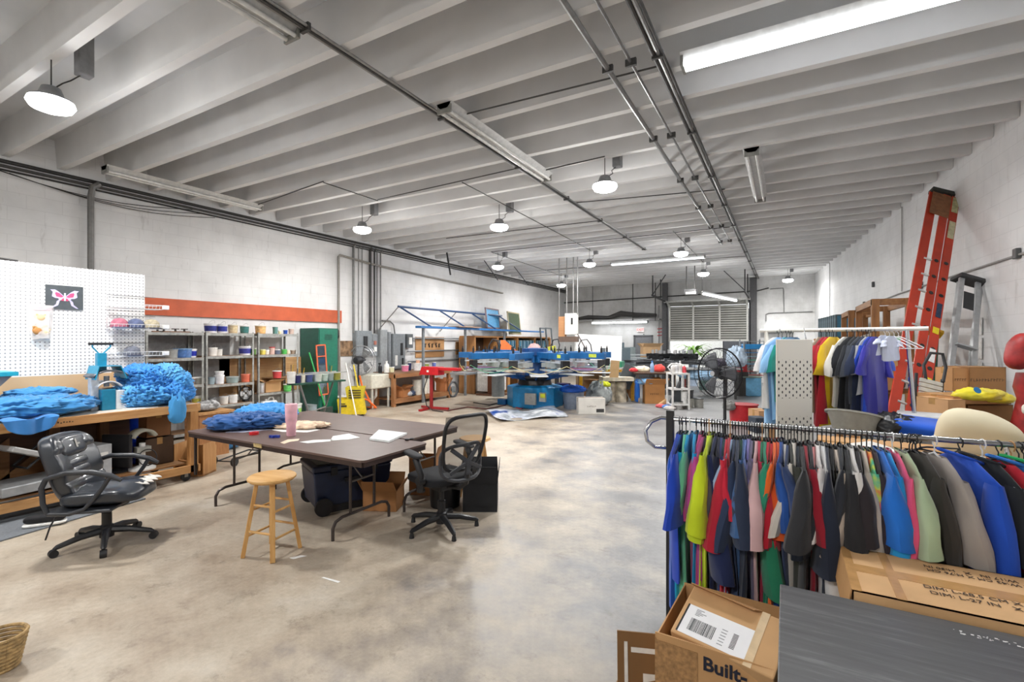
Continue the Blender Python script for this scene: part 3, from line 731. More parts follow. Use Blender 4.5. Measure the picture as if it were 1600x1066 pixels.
# leaning cardboard sheets behind the heap
for k in range(4):
    p = onX(186 + 14 * k, 600, -6.98)
    o = MB().box(-.004, .004, -.15, .15, 0, .38 - .02 * k).build('cardboard_sheet', card('#d3ab7b'), loc=(-6.99 + .012 * k, p.y, .93), rot=(R(-16), R(-9), 0))
    tag(o, ('first', 'second', 'third', 'fourth')[k] + ' cardboard sheet from the left, leaning on the pegboard behind the blue heap', 'cardboard')
# cap heat press on bench
p = onX(158, 632, -6.62)
t = thing('cap_heat_press', 'turquoise cap heat press with a fork handle on the pine workbench', 'heat press', (-6.6, p.y, .925), R(0)); t.scale = (.85,) * 3
m_tq = M('#1b8fb4', .35); m_lg = M('#d5d8dc', .4)
MB().box(-.2, .14, -.05, .1, 0, .27).build('body', M('#17789a', .35), t, bevel=.01)
MB().box(-.12, .16, .1, .22, 0, .25).build('control_box', m_lg, t, bevel=.01)
MB().box(-.05, .05, -.13, -.05, 0, .46).build('side_plate', M('#c9ccd0', .4), t, bevel=.006)
MB().grid(12, 2, lambda a, b_: Vector((.13 - .28 * b_, .04 + .15 * math.sin((a - .5) * 2.2), .30 + .13 * math.cos((a - .5) * 2.2) - .06))).build('cap_platen', m_lg, t, smooth=True, solid=.012)
MB().grid(14, 2, lambda a, b_: Vector((.14 - .28 * b_, .05 + .21 * math.sin((a - .5) * 2.3), .46 + .13 * math.cos((a - .5) * 2.3) - .08))).build('heated_shoe', M('#6a6f75', .3, .5), t, smooth=True, solid=.02)
MB().add([(.15, -.12, .40), (.15, .22, .40), (.15, .15, .57), (.15, -.08, .57), (-.15, -.12, .40), (-.15, .22, .40), (-.15, .15, .57), (-.15, -.08, .57)], [(3, 2, 6, 7), (0, 3, 7, 4), (1, 5, 6, 2)]).build('hood', m_tq, t, solid=.012)
MB().box(-.04, .04, -.06, .04, .5, .74).build('lever_arm', m_tq, t, bevel=.008)
MB().tube([(0, -.03, .73), (0, -.10, .82), (0, -.10, .86)], .009).tube([(0, .01, .73), (0, .09, .82), (0, .09, .86)], .009).build('lever_fork', m_tq, t, smooth=True)
MB().tube([(0, -.14, .86), (0, .12, .86)], .016, 10).build('grip', m_black, t, smooth=True)
MB().lathe([(.03, 0), (.03, .14)], (.05, .03, .3), 12).build('piston', M('#999999', .3, .8), t, smooth=True)
MB().box(.0, .1, -.0, .12, .28, .285).build('crossbar', m_black, t)
# corner of another machine at the left edge of the view
p = onX(5, 590, -6.5)
t = thing('flatbed_heat_press', 'turquoise-edged grey press lid cut off by the left edge of the view', 'heat press', (-6.62, p.y - .28, .925))
MB().add([(.05, -.2, .12), (.05, .1, .12), (.05, .36, .42), (.05, -.2, .42), (-.3, -.2, .12), (-.3, .1, .12), (-.3, .36, .42), (-.3, -.2, .42)], [(0, 1, 2, 3), (7, 6, 5, 4), (0, 4, 5, 1), (1, 5, 6, 2), (2, 6, 7, 3), (3, 7, 4, 0)]).build('lid', M('#74777f', .4), t)
MB().box(-.32, .07, -.22, .4, .42, .46).build('lid_edge', M('#20a5c4', .35), t)
MB().box(-.3, .03, -.2, .05, 0, .12).build('base', m_black, t)
# garments on the bench
crumple('spread_shirt', 'blue t-shirts spread along the left end of the workbench', 'shirt', (-6.58, 1.7, .93), (.6, 1.25, .17), '#3a84bf', 3, amp=.28, s=7, n=100)
crumple('spread_shirt', 'small folded blue shirt behind the spread ones, against the pegboard', 'shirt', tuple(onX(62, 612, -6.95) + Vector((0, 0, -.06))), (.3, .5, .09), '#4692cc', 7, amp=.25, s=8, n=70)
def drape(u, v):
    y = 1.52 + .4 * u; x = -6.55 + .37 * min(1, v * 2); z = .955 + .03 * math.sin(u * 9) * (1 - v)
    if v > .5:
        w_ = (v - .5) * 2; x = -6.18 + .012 * math.sin(u * 17) + .02 * math.sin(u * 7); z = .955 - w_ * (.13 * (.25 + .75 * math.sqrt(max(0, math.sin(math.pi * min(1, u))))) + .02)
        y += (.5 - u) * .05 * w_
    return Vector((x, y, z))
tag(MB().grid(40, 24, drape).build('hanging_shirt', fabric('#3a7fc4'), smooth=True, solid=.006), 'blue shirt drooping over the front edge of the workbench', 'shirt')
hl = 'crumpled light blue shirt in the big heap on the right end of the workbench'
random.seed(21)
for k, (dy, dx, dz, sx, sy, sz) in enumerate(((0, .02, 0, .62, .6, .24), (.2, .0, 0, .62, .5, .24), (-.16, 0, .0, .5, .36, .22), (.08, -.02, .15, .52, .62, .24), (.2, .04, .14, .5, .44, .22), (.0, .0, .27, .42, .5, .17), (.16, .06, .27, .38, .36, .17))):
    crumple('crumpled_shirt', 'light blue shirt crumpled in the big bench heap, ' + ['lowest in the middle', 'lowest at its right', 'at its left by the press', 'in the middle layer', 'right shoulder of the heap', 'topmost on the left', 'topmost on the right'][k], 'shirt', (-6.64 + dx, 2.86 + dy, .925 + dz), (sx, sy, sz), ['#4f9fdf', '#3c8cd4', '#62aee6', '#357fc9'][k % 4], 30 + k, 'light blue shirts heaped on the workbench', amp=.3, s=13, n=120)
crumple('hanging_sleeve', 'light blue shirt sleeve drooping off the bench end by the post', 'shirt', (-6.23, 3.0, .72), (.08, .18, .3), '#3f8fc9', 9, amp=.2)
for k, (u, v, w_, h_) in enumerate(((15, 650, .3, .2), (95, 640, .34, .16), (205, 636, .26, .5), (120, 628, .25, .3))):
    p = onZ(u, v, .93); tag(MB().box(-h_ / 2, h_ / 2, -w_ / 2, w_ / 2, 0, .006).build('paper_sheet', m_white, loc=(max(-6.85, min(p.x, -6.4)), p.y, .926), rot=(0, 0, .1 * k)), ('white paper at the far left end of the workbench', 'white paper beside the drooping blue shirt', 'white board under the cap heat press', 'white film sheets behind the black stapler')[k], 'paper')
p = onZ(140, 634, .93)
t = thing('staple_gun', 'black staple gun on the workbench left of the cap heat press', 'tool', (p.x, p.y, .93), .4)
MB().box(-.09, .09, -.02, .02, .0, .05).box(-.09, .02, -.02, .02, .05, .09).build('body', m_black, t, bevel=.006); MB().box(-.02, .08, -.015, .015, .1, .115).build('lever', M('#88888a', .3, .7), t)
# under the bench
t = thing('flat_heat_press', 'grey clamshell heat press with a red switch on the lower shelf', 'heat press', (-6.5, 2.1, .218), R(10))
MB().box(-.2, .2, .0, .28, .02, .36).build('control_box', M('#b1b4b8', .4), t, bevel=.01)
MB().box(-.2, .2, -.62, .0, .03, .12).build('lower_platen', M('#a9abad', .4, .3), t, bevel=.01)
MB().at((0, 0, .2), (R(-24), 0, 0)).box(-.19, .19, -.6, 0, 0, .05).build('upper_platen', M('#c6c7c8', .35, .3), t, bevel=.01)
MB().tube([(-.12, .05, .36), (-.12, -.2, .42), (-.12, -.4, .25), (.12, -.4, .25), (.12, -.2, .42), (.12, .05, .36)], .013).build('lever', m_black, t, smooth=True)
MB().box(.2, .206, .08, .13, .1, .14).build('red_switch', M('#c42f2f', .4), t); MB().box(.2, .204, .1, .24, .2, .28).build('rating_label', m_white, t)
t = thing('old_monitor', 'old black monitor standing sideways on the lower shelf', 'monitor', (-6.52, 2.52, .218), R(25))
MB().box(-.17, .17, -.02, .02, .05, .42).build('screen_housing', m_black, t, bevel=.01); MB().lathe([(.1, 0), (.1, .02), (.03, .05)], n=18).build('foot', m_black, t)
t = thing('desk_lamp_base', 'beige machine head with a white base on the lower shelf beside the monitor', 'machine', (-6.42, 2.72, .218), 0)
MB().lathe([(.13, 0), (.13, .02), (.03, .05), (.03, .3)], n=20).build('base', m_white, t, smooth=True)
MB().grid(14, 2, lambda a, b_: Vector((.08 - .16 * b_, .12 * math.sin((a - .5) * 2.4), .33 + .12 * math.cos((a - .5) * 2.4)))).build('curved_head', M('#a9a89a', .5), t, smooth=True, solid=.03)
MB().box(-.05, .05, -.07, .07, .2, .26).build('bracket', M('#a9a9a2', .4), t); MB().ring((.08, .02, .14), .09, .006, 20, 6, (0, R(80), 0)).build('cord', m_black, t)
tub('blue_barrel', 'bright blue plastic bin standing under the right end of the workbench', (-6.78, 2.92, .22), .17, .6, '#1246d8', open_=True, handle=False, cat='bin')
carton('brown_carton', 'brown cardboard box under the heap end of the workbench, upper of two', (-6.62, 3.0 - .08, .55), (.26, .26, .3), 0, '#7d5433')
carton('brown_carton', 'lower dark box under the workbench end below the brown one', (-6.62, 2.93, .22), (.26, .3, .32), 0, '#4a3524')
for k, (y, s_) in enumerate(((.1, (.5, .8, .42)), (.85, (.5, .6, .34)))):
    crumple('bin_bag', ('large black plastic bag under the left of the workbench', 'smaller black plastic bag under the workbench behind the chair')[k], 'bag', (-6.5, y + .2, .22), s_, '#17171a', 50 + k, amp=.25, m=M('#1a1718', .25, coat=.4), s=7)
crumple('bin_bag', 'black plastic bag slumped over the lower front rail of the bench', 'bag', (-6.42, 1.0, .2), (.36, .9, .26), '#17171a', 57, amp=.25, m=M('#141416', .2, coat=.5), s=7)
# floor mat with shoe
t = tag(MB().box(-.9, .35, -1.6, 1.0, 0, .014).build('floor_mat', M('#6d7278', .7, bump=.3, scale=60), loc=(-6.1, 1.5, 0), rot=(0, 0, R(10)), bevel=.004), 'grey ribbed rubber floor mat with toothed black edge in front of the bench', 'mat')
sh = thing('shoe', 'black slip-on shoe with a white sole on the grey mat', 'shoe', (-5.86, 1.72, .03), R(60))
cushion(MB(), (0, 0, .045), (.29, .1, .09), .6, fn=lambda p: Vector((p.x, p.y * (1 - .25 * max(0, -p.x / .15)), p.z * (.75 + 1.2 * max(0, p.x))))).build('upper', M('#19191d', .8), sh, smooth=True)
cushion(MB(), (0, 0, .0), (.3, .108, .03), .5).build('sole', m_white, sh, smooth=True)
# ---------------------------------------------------------------- red-orange board and shelving
tag(MB().box(0, .04, 0, 4.75, 0, .3).build('painted_board', M('#c05a36', .6, var=.12, scale=5), loc=(XL + .005, 3.5, 2.14)), 'long burnt-orange board fixed along the left wall above the shelves', 'board')
m_shelf = M('#a5a6a3', .45, .5, var=.3, scale=14); m_ply = wood('#7b5a40', '#a5805c', 1)
UNITS = [(3.86, [1.84, 1.4, .93, .52, .1]), (4.79, [1.84, 1.42, .9, .52, .1]), (5.77, [1.84, 1.42, .66, .15])]
for k, (y0, lv) in enumerate(UNITS):
    t = thing('shelving_unit', ('grey steel shelving unit nearest the pegboard', 'middle grey steel shelving unit under the orange board', 'grey steel shelving unit next to the green locker')[k], 'shelf', (-9.46, y0, 0), 0, 'steel shelving units on the left wall')
    for (x, y) in ((0, 0), (.46, 0), (0, .9), (.46, .9)):
        sx = 1 if x == 0 else -1; sy = 1 if y == 0 else -1
        MB().box(min(x, x + sx * .035), max(x, x + sx * .035), min(y, y + sy * .004), max(y, y + sy * .004), 0, 1.86).box(min(x, x + sx * .004), max(x, x + sx * .004), min(y, y + sy * .035), max(y, y + sy * .035), 0, 1.86).build('upright', m_shelf, t)
    for z in lv:
        s_ = MB().box(.0, .46, .0, .9, z - .012, z).build('shelf_board', m_ply, t)
        MB().box(.455, .462, .0, .9, z - .05, z - .002).box(0, .006, 0, .9, z - .05, z - .002).build('shelf_beam', m_shelf, s_)
tag(MB().box(0, .01, 0, 1.9, .0, .72).build('plywood_sheet', wood('#b58a5c', '#d8b07c', 1), loc=(-9.5, 5.3, .62)), 'tan plywood sheet leaning behind the middle and right shelving', 'plywood')
tag(MB().box(0, .01, 0, 1.7, .0, .8).build('grey_sheet', M('#8b8b8c', .6), loc=(-9.5, 3.8, 1.0)), 'grey sheet standing behind the left shelving unit', 'board')
def shx(u, x=-9.18): return onX(u, 534, x).y
Z = {1: 1.84}
def ontop(u, z, r, h, col, lb, **k):
    return tub('paint_tub', lb, (-9.15, shx(u, -9.15), z + .001), r, h, col, **k)
g1 = 'ink tubs along the top of the shelving'
ontop(329, 1.84, .105, .17, '#dfdfe2', 'wide white tub with dark blue label on the shelf top, leftmost', lid='#d9dadc', band='#27307f')
ontop(347, 1.84, .09, .165, '#dfdfe2', 'white tub with dark blue label, second from the left on the shelf top', lid='#e2e2e4', band='#2a3490')
ontop(364, 1.84, .085, .16, '#c9b28c', 'tan tub on the shelf top between the blue and the teal ones', lid='#d8d2c0', band='#d8c6a0')
ontop(382, 1.84, .08, .15, '#3f6f6b', 'teal-labelled tub on the shelf top', lid='#dcdcda', band='#3f7a78')
ontop(407, 1.84, .1, .16, '#d9a96a', 'orange-tan tub standing alone on the shelf top', lid='#e8d9c0', band='#e5b87c')
ontop(430, 1.84, .05, .14, '#5a8b87', 'narrow teal can near the right end of the shelf top', lid='#4d7a76', handle=False)
ontop(437, 1.84, .03, .07, '#ddd4a0', 'tiny cream pot near the right end of the shelf top', handle=False)
ontop(446, 1.84, .042, .08, '#1f4fae', 'small bright blue cup holding a stick on the shelf top', open_=True, handle=False, cat='cup')
ontop(455, 1.84, .055, .11, '#c9b3a7', 'pale pink cup at the right end of the shelf top', open_=True, handle=False, cat='cup')
for k, (u, w_) in enumerate(((247, .16), (257, .16), (275, .12), (289, .11))):
    o = thing('clamp_handle', ('leftmost', 'second', 'third', 'rightmost')[k] + ' dark T-handled clamp lying on the left shelf top', 'clamp', (-9.2, shx(u), 1.842))
    MB().box(-.02, .02, -.08, .08, 0, .018).build('clamp_bar', M('#7d5b46', .6), o); MB().lathe([(.018, .018), (.014, .05)], n=10).build('stem', m_black, o)
    MB().box(-.012, .012, -w_ / 2, w_ / 2, .05, .065).build('cross_handle', M('#3a3230', .5), o, bevel=.004)
# second level
def lev(u, z, r, h, col, lb, nm='paint_tub', x=-9.12, **k): return tub(nm, lb, (x, shx(u, x), z + .001), r, h, col, **k)
lev(268, 1.4, .1, .15, '#9c9d9b', 'round grey tub on the second shelf of the left unit', lid='#8f908e')
lev(282, 1.4, .105, .16, '#3b5e93', 'dark blue tub on the second shelf of the left unit', lid='#7aa0c8', band='#466ca5')
lev(291, 1.4, .09, .16, '#5c83b5', 'mid blue tub beside the dark blue one on the second shelf', lid='#86a6cc', band='#5c7fb8')
lev(300, 1.4, .075, .15, '#dfe1ea', 'white tub with ultramarine label on the second shelf of the left unit', lid='#eceae8', band='#1c2fae')
lev(331, 1.42, .09, .15, '#e5e0da', 'cream tub on the second shelf of the middle unit', lid='#e9e6e0')
lev(342, 1.42, .06, .14, '#dcd9d4', 'white jug beside the cream tub on the second shelf', lid='#555555')
lev(383, 1.42, .11, .17, '#dcdce4', 'white tub with violet-blue label on the second shelf of the middle unit', lid='#e8e8ea', band='#3c3f92')
lev(396, 1.42, .05, .13, '#7aa95c', 'narrow green pot at the right of the middle unit', handle=False)
for u, r, h, c_, l_, lb in ((410, .055, .1, '#e3d466', '#efe9b0', 'yellow pot'), (417, .045, .09, '#e6e2da', '#ffffff', 'white pot'), (425, .055, .15, '#d8b8ae', '#b5262c', 'pot with a red lid'), (433, .06, .1, '#5e6a80', '#d6d6d6', 'slate blue pot'),
                        (444, .055, .1, '#53b658', '#62c466', 'green pot'), (450, .035, .08, '#e2dcc0', '#e6e0c8', 'cream cup'), (458, .055, .08, '#a39282', '#b5a79a', 'grey-brown pot with brush')):
    lev(u, 1.42, r, h, c_, lb + ' on the second shelf of the right shelving unit', lid=l_, handle=False)
# third level, middle unit
for u, r, h, c_, l_, lb in ((329, .07, .13, '#93a5ae', '#6f808a', 'grey-blue can'), (343, .08, .16, '#e9e9ee', '#f4f4f4', 'white stacked tub'), (363, .11, .12, '#8fa0a0', '#a9b3b3', 'long grey-green tray tub'), (384, .085, .15, '#e4775c', '#ef8a70', 'salmon pink bucket')):
    lev(u, .9, r, h, c_, lb + ' on the third shelf of the middle unit', lid=l_)
lev(343, 1.062, .075, .07, '#e6e6ea', 'white tub lid stack on top of the white stacked tub', lid='#ffffff', handle=False)
for u, r, h, c_, l_, lb in ((330, .08, .13, '#8d8d90', '#6d6d70', 'dark grey can'), (350, .075, .14, '#e2ddd6', '#d9d9dc', 'cream tub with dark label'), (364, .08, .15, '#e6e6e6', '#f0f0f0', 'white tub')):
    lev(u, .52, r, h, c_, lb + ' on the fourth shelf of the middle unit', lid=l_)
lev(307, .52, .07, .2, '#e6e6da', 'white canister with yellow band low on the left unit', band='#d8cf5a')
lev(309, .93, .07, .12, '#9a9c96', 'grey pot on the third shelf of the left unit')
lev(298, .93, .08, .12, '#7b6d6a', 'dark pot behind the blue heap on the left unit')
t = thing('small_fan', 'small round grey ventilator on the fourth shelf of the middle unit', 'fan', (-9.1, shx(384, -9.1), .68))
MB().ring((0, 0, 0), .125, .012, 28, 6, (0, R(90), 0)).ring((.03, 0, 0), .08, .004, 24, 5, (0, R(90), 0)).build('guard', m_black, t)
for k in range(4): MB().at((0, 0, 0), (R(90 * k), 0, 0)).box(-.005, .005, -.045, .045, .02, .11).build('blade', M('#c9cacc', .4), t)
MB().box(-.05, .05, -.04, .04, -.155, -.12).build('foot', m_black, t)
# right unit lower
lev(433, .94, .085, .15, '#d34d50', 'red tub with a white rim on the right shelving', lid='#d9d9d9', x=-9.0)
t = tag(MB().box(-.2, .2, -.3, .3, 0, .012).build('shelf_insert', m_ply, loc=(-9.2, shx(440), .925)), 'loose plywood shelf board holding the red tub', 'board')
carton('small_carton', 'opened brown carton on the lower shelf of the right unit', (-9.15, shx(421, -9.15), .661), (.26, .34, .2), 0, '#c79c6d', .4)
lev(409, .66, .07, .2, '#e2e4e8', 'white canister at the left of the opened brown carton')
p = onX(417, 640, -9.1)
t = thing('jerry_can', 'translucent white jerry can on the bottom shelf of the right unit', 'jerry can', (-9.1, p.y, .152), 0)
MB().box(-.12, .12, -.17, .17, 0, .34).build('body', M('#e6ebec', .3, alpha=.92), t, bevel=.04, seg=4, smooth=True); MB().cyl((0, -.02, .34), .03, .03, 12).build('cap', m_white, t)
MB().tube([(0, .03, .33), (0, .05, .4), (0, .13, .4), (0, .15, .33)], .014).build('handle', m_white, t, smooth=True)
lev(442, .152, .08, .14, '#e4e3e0', 'white tub with red lid line on the bottom shelf of the right unit', lid='#c9a6a6')
# low white jars and fans beside bench end
p = onZ(322, 700)
t = thing('cartons_stack', 'shallow slatted wooden crate leaning by the bench post under the table edge', 'crate', (-6.6, 3.45, 0), R(-60))
for k in range(5): MB().box(-.02, .0, -.18 + .075 * k, -.11 + .075 * k, 0, .34).build('slat', wood('#b5854f', '#d0a26a', 2), t)
MB().box(0, .25, -.18, .19, 0, .02).box(0, .25, -.18, -.17, 0, .4).box(0, .25, .18, .19, 0, .4).build('crate_sides', m_pine_z, t)
t = thing('straw_broom_heads', 'stack of straw broom heads on the shelf behind the bench end', 'broom', (-7.5, 4.1, .0), 0)
MB().box(-.2, .2, -.3, .12, 0, .62).build('plinth', M('#a9764a', .8, stretch=(1, 20, 1), var=.3), t)
MB().box(-.22, .22, -.32, .2, .62, .65).build('cover_board', m_pine_x, t)
crumple('work_gloves', 'black and white work gloves on top of the straw broom stack', 'gloves', (-7.5, 4.0, .655), (.22, .3, .12), '#888888', 77, amp=.4, m=M('#9a9a9a', .8, var=.8, scale=14))
# ================================================================ folding tables, chairs, stool
m_brown = M('#63504a', .42, var=.1, scale=9); m_edge = M('#3a2b27', .5); m_tleg = M('#4a423f', .4, .5)
def folding_table(label, loc, L, W, rz=0, top='#63504a', z=.74, sets=(-.87, .87), leg='#4a423f'):
    """centre of the table at loc, length along x"""
    t = thing('folding_table', label, 'table', loc, rz)
    r = .05; pts = []
    for (cx, cy, a0) in ((L / 2 - r, W / 2 - r, 0), (-L / 2 + r, W / 2 - r, 90), (-L / 2 + r, -W / 2 + r, 180), (L / 2 - r, -W / 2 + r, 270)):
        for k in range(5): a = R(a0 + 22.5 * k); pts.append((cx + r * math.cos(a), cy + r * math.sin(a)))
    n = len(pts); vs = [(x, y, z - .018) for x, y in pts] + [(x, y, z) for x, y in pts]
    MB().add(vs, [tuple(range(n))[::-1], tuple(range(n, 2 * n))] + [(k, (k + 1) % n, n + (k + 1) % n, n + k) for k in range(n)]).build('tabletop', M(top, .42, var=.1, scale=9), t)
    MB().box(-L / 2 + .03, L / 2 - .03, -W / 2 + .012, -W / 2 + .03, z - .06, z - .018).box(-L / 2 + .03, L / 2 - .03, W / 2 - .03, W / 2 - .012, z - .06, z - .018).box(-L / 2 + .012, -L / 2 + .03, -W / 2 + .03, W / 2 - .03, z - .06, z - .018).box(L / 2 - .03, L / 2 - .012, -W / 2 + .03, W / 2 - .03, z - .06, z - .018).build('apron', m_edge, t)
    for x in sets:
        w = W / 2 - .07; m = M(leg, .4, .5)
        g = MB().tube([(x, -w, 0), (x, -w, .1), (x, -w + .03, .15), (x, -w + .1, .17), (x, w - .1, .17), (x, w - .03, .15), (x, w, .1), (x, w, 0)], .014, 8)
        g.build('leg', m, t, smooth=True)
        for yy in (-.14, .14): MB().tube([(x, yy, .17), (x, yy, z - .02)], .013, 8).build('leg_upright', m, t, smooth=True)
        s_ = 1 if x < 0 else -1
        MB().tube([(x, 0, .45), (x + .3 * s_, 0, z - .04)], .007, 6).tube([(x, -.14, .45), (x, .14, .45)], .008, 6).build('leg_brace', M('#8a8682', .35, .8), t)
    return t
ta = folding_table('front brown folding table, its long edge nearest the stool', (-4.19, 3.12, 0), 2.6, .8)
MB().box(-1.26, -1.235, -.34, -.32, .27, .72).build('hanging_leg_bar', m_tleg, ta)
MB().box(-.12, .0, -.402, -.395, .70, .735).build('chipped_edge', M('#b09a6a', .8, var=.4, scale=40), ta)
folding_table('rear brown folding table pushed against the front one', (-4.4, 3.96, 0), 2.5, .82, sets=(-.9, 1.12))
# stool
t = thing('wooden_stool', 'round pale wooden stool with crossed rungs in front of the brown tables', 'stool', (-3.56, 2.40, 0), R(12))
m_st = wood('#c08a48', '#e0b474', 2); m_sx = wood('#c79350', '#e6bd80', 0)
MB().lathe([(.13, .575), (.16, .58), (.178, .595), (.178, .608), (.165, .618), (.0, .618)], n=36).build('seat', m_sx, t, smooth=True)
cn = [(1, 1), (-1, 1), (-1, -1), (1, -1)]
for sx, sy in cn: MB().beam((sx * .145, sy * .145, 0), (sx * .075, sy * .075, .585), .038, .03, (sx, sy, 0)).build('leg', m_st, t, bevel=.004)
def lp(sx, sy, z): k = .145 - .07 * z / .585; return (sx * k, sy * k, z)
for k in range(4):
    a_, b_ = cn[k], cn[(k + 1) % 4]
    for z in ((.16, .36) if k % 2 else (.2, .4)): MB().tube([lp(*a_, z), lp(*b_, z)], .0095, 8).build('rung', m_sx, t, smooth=True)
# five-star base
def star_base(t, m, r, cas, a0, hub=.1, z0=.06, glides=False):
    for k in range(5):
        a = R(a0 + 72 * k); c_, s_ = math.cos(a), math.sin(a)
        MB().tube([(.03 * c_, .03 * s_, z0 + .055), (.5 * r * c_, .5 * r * s_, z0 + .045), (r * .93 * c_, r * .93 * s_, z0 + .012), (r * c_, r * s_, z0)], [.03, .026, .02, .012], 8).build('base_leg', m, t, smooth=True)
        if glides: MB().lathe([(.022, 0), (.018, .03), (.012, z0)], (r * .96 * c_, r * .96 * s_, 0), 12).build('glide', m_black, t, smooth=True)
        else:
            MB().cyl((r * c_ - s_ * -.022, r * s_ + c_ * -.022, .03), .03, .044, 16, (R(-90), 0, a)).build('caster', m_black, t, smooth=True)
    MB().lathe([(.05, z0 + .0), (.05, z0 + .09), (.035, z0 + .1), (.035, z0 + .2), (.024, z0 + .2), (.024, .36)], n=18).build('gas_post', m_black, t, smooth=True)
# leather chair
t = thing('leather_office_chair', 'worn black leather office chair with curved arms by the workbench', 'chair', (-4.92, 1.83, 0), R(42))
m_lea = M('#2b3038', .3, var=.3, scale=7, bump=.15, coat=.25); m_pl = M('#2d3036', .4)
star_base(t, M('#26272a', .4), .33, True, -96 - 42)
MB().box(-.13, .13, -.1, .1, .345, .38).box(.04, .12, .0, .1, .3, .345).build('tilt_mechanism', m_black, t, bevel=.006)
st_ = MB(); cushion(st_, (0, 0, 0), (.56, .52, .13), .5, 44, fn=lambda p: Vector((p.x, p.y * (1 - .1 * max(0, p.x)), p.z - (.9 * max(0, p.x - .12) ** 2) + .012 * math.cos(p.y * 20) * (1 if p.z > 0 else 0))), wr=.05, ws=10)
st_.build('seat', m_lea, t, smooth=True, loc=(.03, 0, .44), rot=(0, R(-2), 0))
def ripped(u, v):
    a = (u - .5) * .4; y = -.05 + .26 * u; x = .22 + .09 * v + .02 * math.sin(u * 23)
    return Vector((x, y, .508 - .9 * max(0, x - .15) ** 2 + .004 * math.sin(v * 9)))
MB().grid(16, 6, ripped).build('torn_padding', M('#cfcbc4', .9, var=.2, scale=30), t, smooth=True, solid=.006)
bk = MB()
def bend(p):
    x = p.x + .05 * (p.y / .25) ** 2 - .35 * max(0, p.z - .05) ** 2
    gz = p.z
    for zz in (.12, -.02, -.12): x -= .018 * math.exp(-((gz - zz) / .012) ** 2) * (1 if p.x > 0 else 0)
    if abs(p.y) > .12: pass
    x += (.012 * math.exp(-((gz - .18) / .06) ** 2)) * (1 if p.x > 0 and abs(p.y) < .17 else 0)
    return Vector((x, p.y * (1 - .12 * (p.z / .27) ** 2), p.z))
cushion(bk, (0, 0, 0), (.15, .52, .56), .45, 64, fn=bend, wr=.035, ws=8, seed=3)
b_ = bk.build('backrest', m_lea, t, smooth=True, loc=(-.27, 0, .66), rot=(0, R(-17), 0))
hp = MB(); cushion(hp, (0, 0, 0), (.08, .33, .17), .5, 30, wr=.06, ws=12); hp.build('head_pad', m_lea, b_, smooth=True, loc=(.055, 0, .16))
for k, (zz) in enumerate((.02, -.05)):
    lp_ = MB(); cushion(lp_, (0, 0, 0), (.05, .3, .07), .6, 22, wr=.08, ws=16, seed=k); lp_.build('lumbar_pad', m_lea, b_, smooth=True, loc=(.062, 0, zz))
MB().box(.098, .1, -.0, .02, .13, .2).box(.098, .1, .01, .05, .15, .165).build('leather_tear', M('#b9b6b0', .9), b_)
for s_ in (-1, 1):
    y = s_ * .29
    MB().tube([(-.24, y, .36), (-.27, y, .44), (-.28, y, .56), (-.25, y, .63), (-.12, y, .67), (.05, y, .665), (.18, y, .63), (.25, y, .59)], [.016, .018, .019, .02, .021, .021, .02, .014], 10).tube([(.17, y, .62), (.13, y, .55), (.06, y, .45), (.0, y, .38), (-.1, y, .35), (-.24, y, .36)], .016, 10).build('armrest', m_pl, t, smooth=True)
MB().tube([(-.22, -.18, .36), (-.24, -.26, .26), (-.26, -.28, .16)], .006, 6).build('lever_strap', m_black, t, smooth=True)
MB().box(-.24, .18, -.3, .3, .345, .37).build('seat_plate', m_pl, t, bevel=.01)
# mesh chair
t = thing('mesh_office_chair', 'black mesh-back office chair at the right end of the brown tables', 'chair', (-2.7, 3.47, 0), R(165))
star_base(t, M('#1e1f22', .4), .33, False, -105 - 165, z0=.05, glides=True)
MB().box(-.1, .12, -.09, .09, .36, .42).build('tilt_mechanism', m_black, t, bevel=.01)
ms = MB(); cushion(ms, (0, 0, 0), (.48, .5, .09), .5, 36, fn=lambda p: Vector((p.x, p.y, p.z - .8 * max(0, p.x - .12) ** 2))); ms.build('seat', M('#1f2024', .9), t, smooth=True, loc=(.02, 0, .47))
def meshmat():
    m, nt, b = newmat('chair_mesh')
    b.inputs['Base Color'].default_value = hexc('#3a3b3e'); b.inputs['Roughness'].default_value = .7; b.inputs['Alpha'].default_value = .62
    return m
def bp(y, z):  # curve of the back
    return -.26 - .16 * (z - .5) / .6 + .05 * (y / .22) ** 2 - .03 * math.sin((z - .5) / .6 * math.pi)
z0, z1 = .58, 1.06
def bw(z): return .17 + .06 * math.sin(min(1, (z - .5) / .45) * math.pi * .5)
MB().grid(14, 14, lambda u, v: Vector((bp((u - .5) * 2 * bw(z0 + (z1 - z0) * v), z0 + (z1 - z0) * v), (u - .5) * 2 * bw(z0 + (z1 - z0) * v), z0 + (z1 - z0) * v))).build('mesh_back', meshmat(), t, smooth=True)
pts = []
for k in range(33):
    a = 2 * math.pi * k / 32; z = (z0 + z1) / 2 + (z1 - z0) / 2 * sq(math.sin(a), .45); y = bw(z) * sq(math.cos(a), .45); pts.append((bp(y, z), y, z))
MB().tube(pts, .016, 8, False).build('back_frame', m_black, t, smooth=True)
pts = []
for k in range(33):
    a = 2 * math.pi * k / 32; z = .66 + .15 * sq(math.sin(a), .6); y = .22 * sq(math.cos(a), .6); pts.append((-.36 + .3 * (y / .22) ** 2 * .3, y, z))
MB().tube(pts, .016, 8, False).build('lumbar_frame', M('#3b3c40', .4), t, smooth=True)
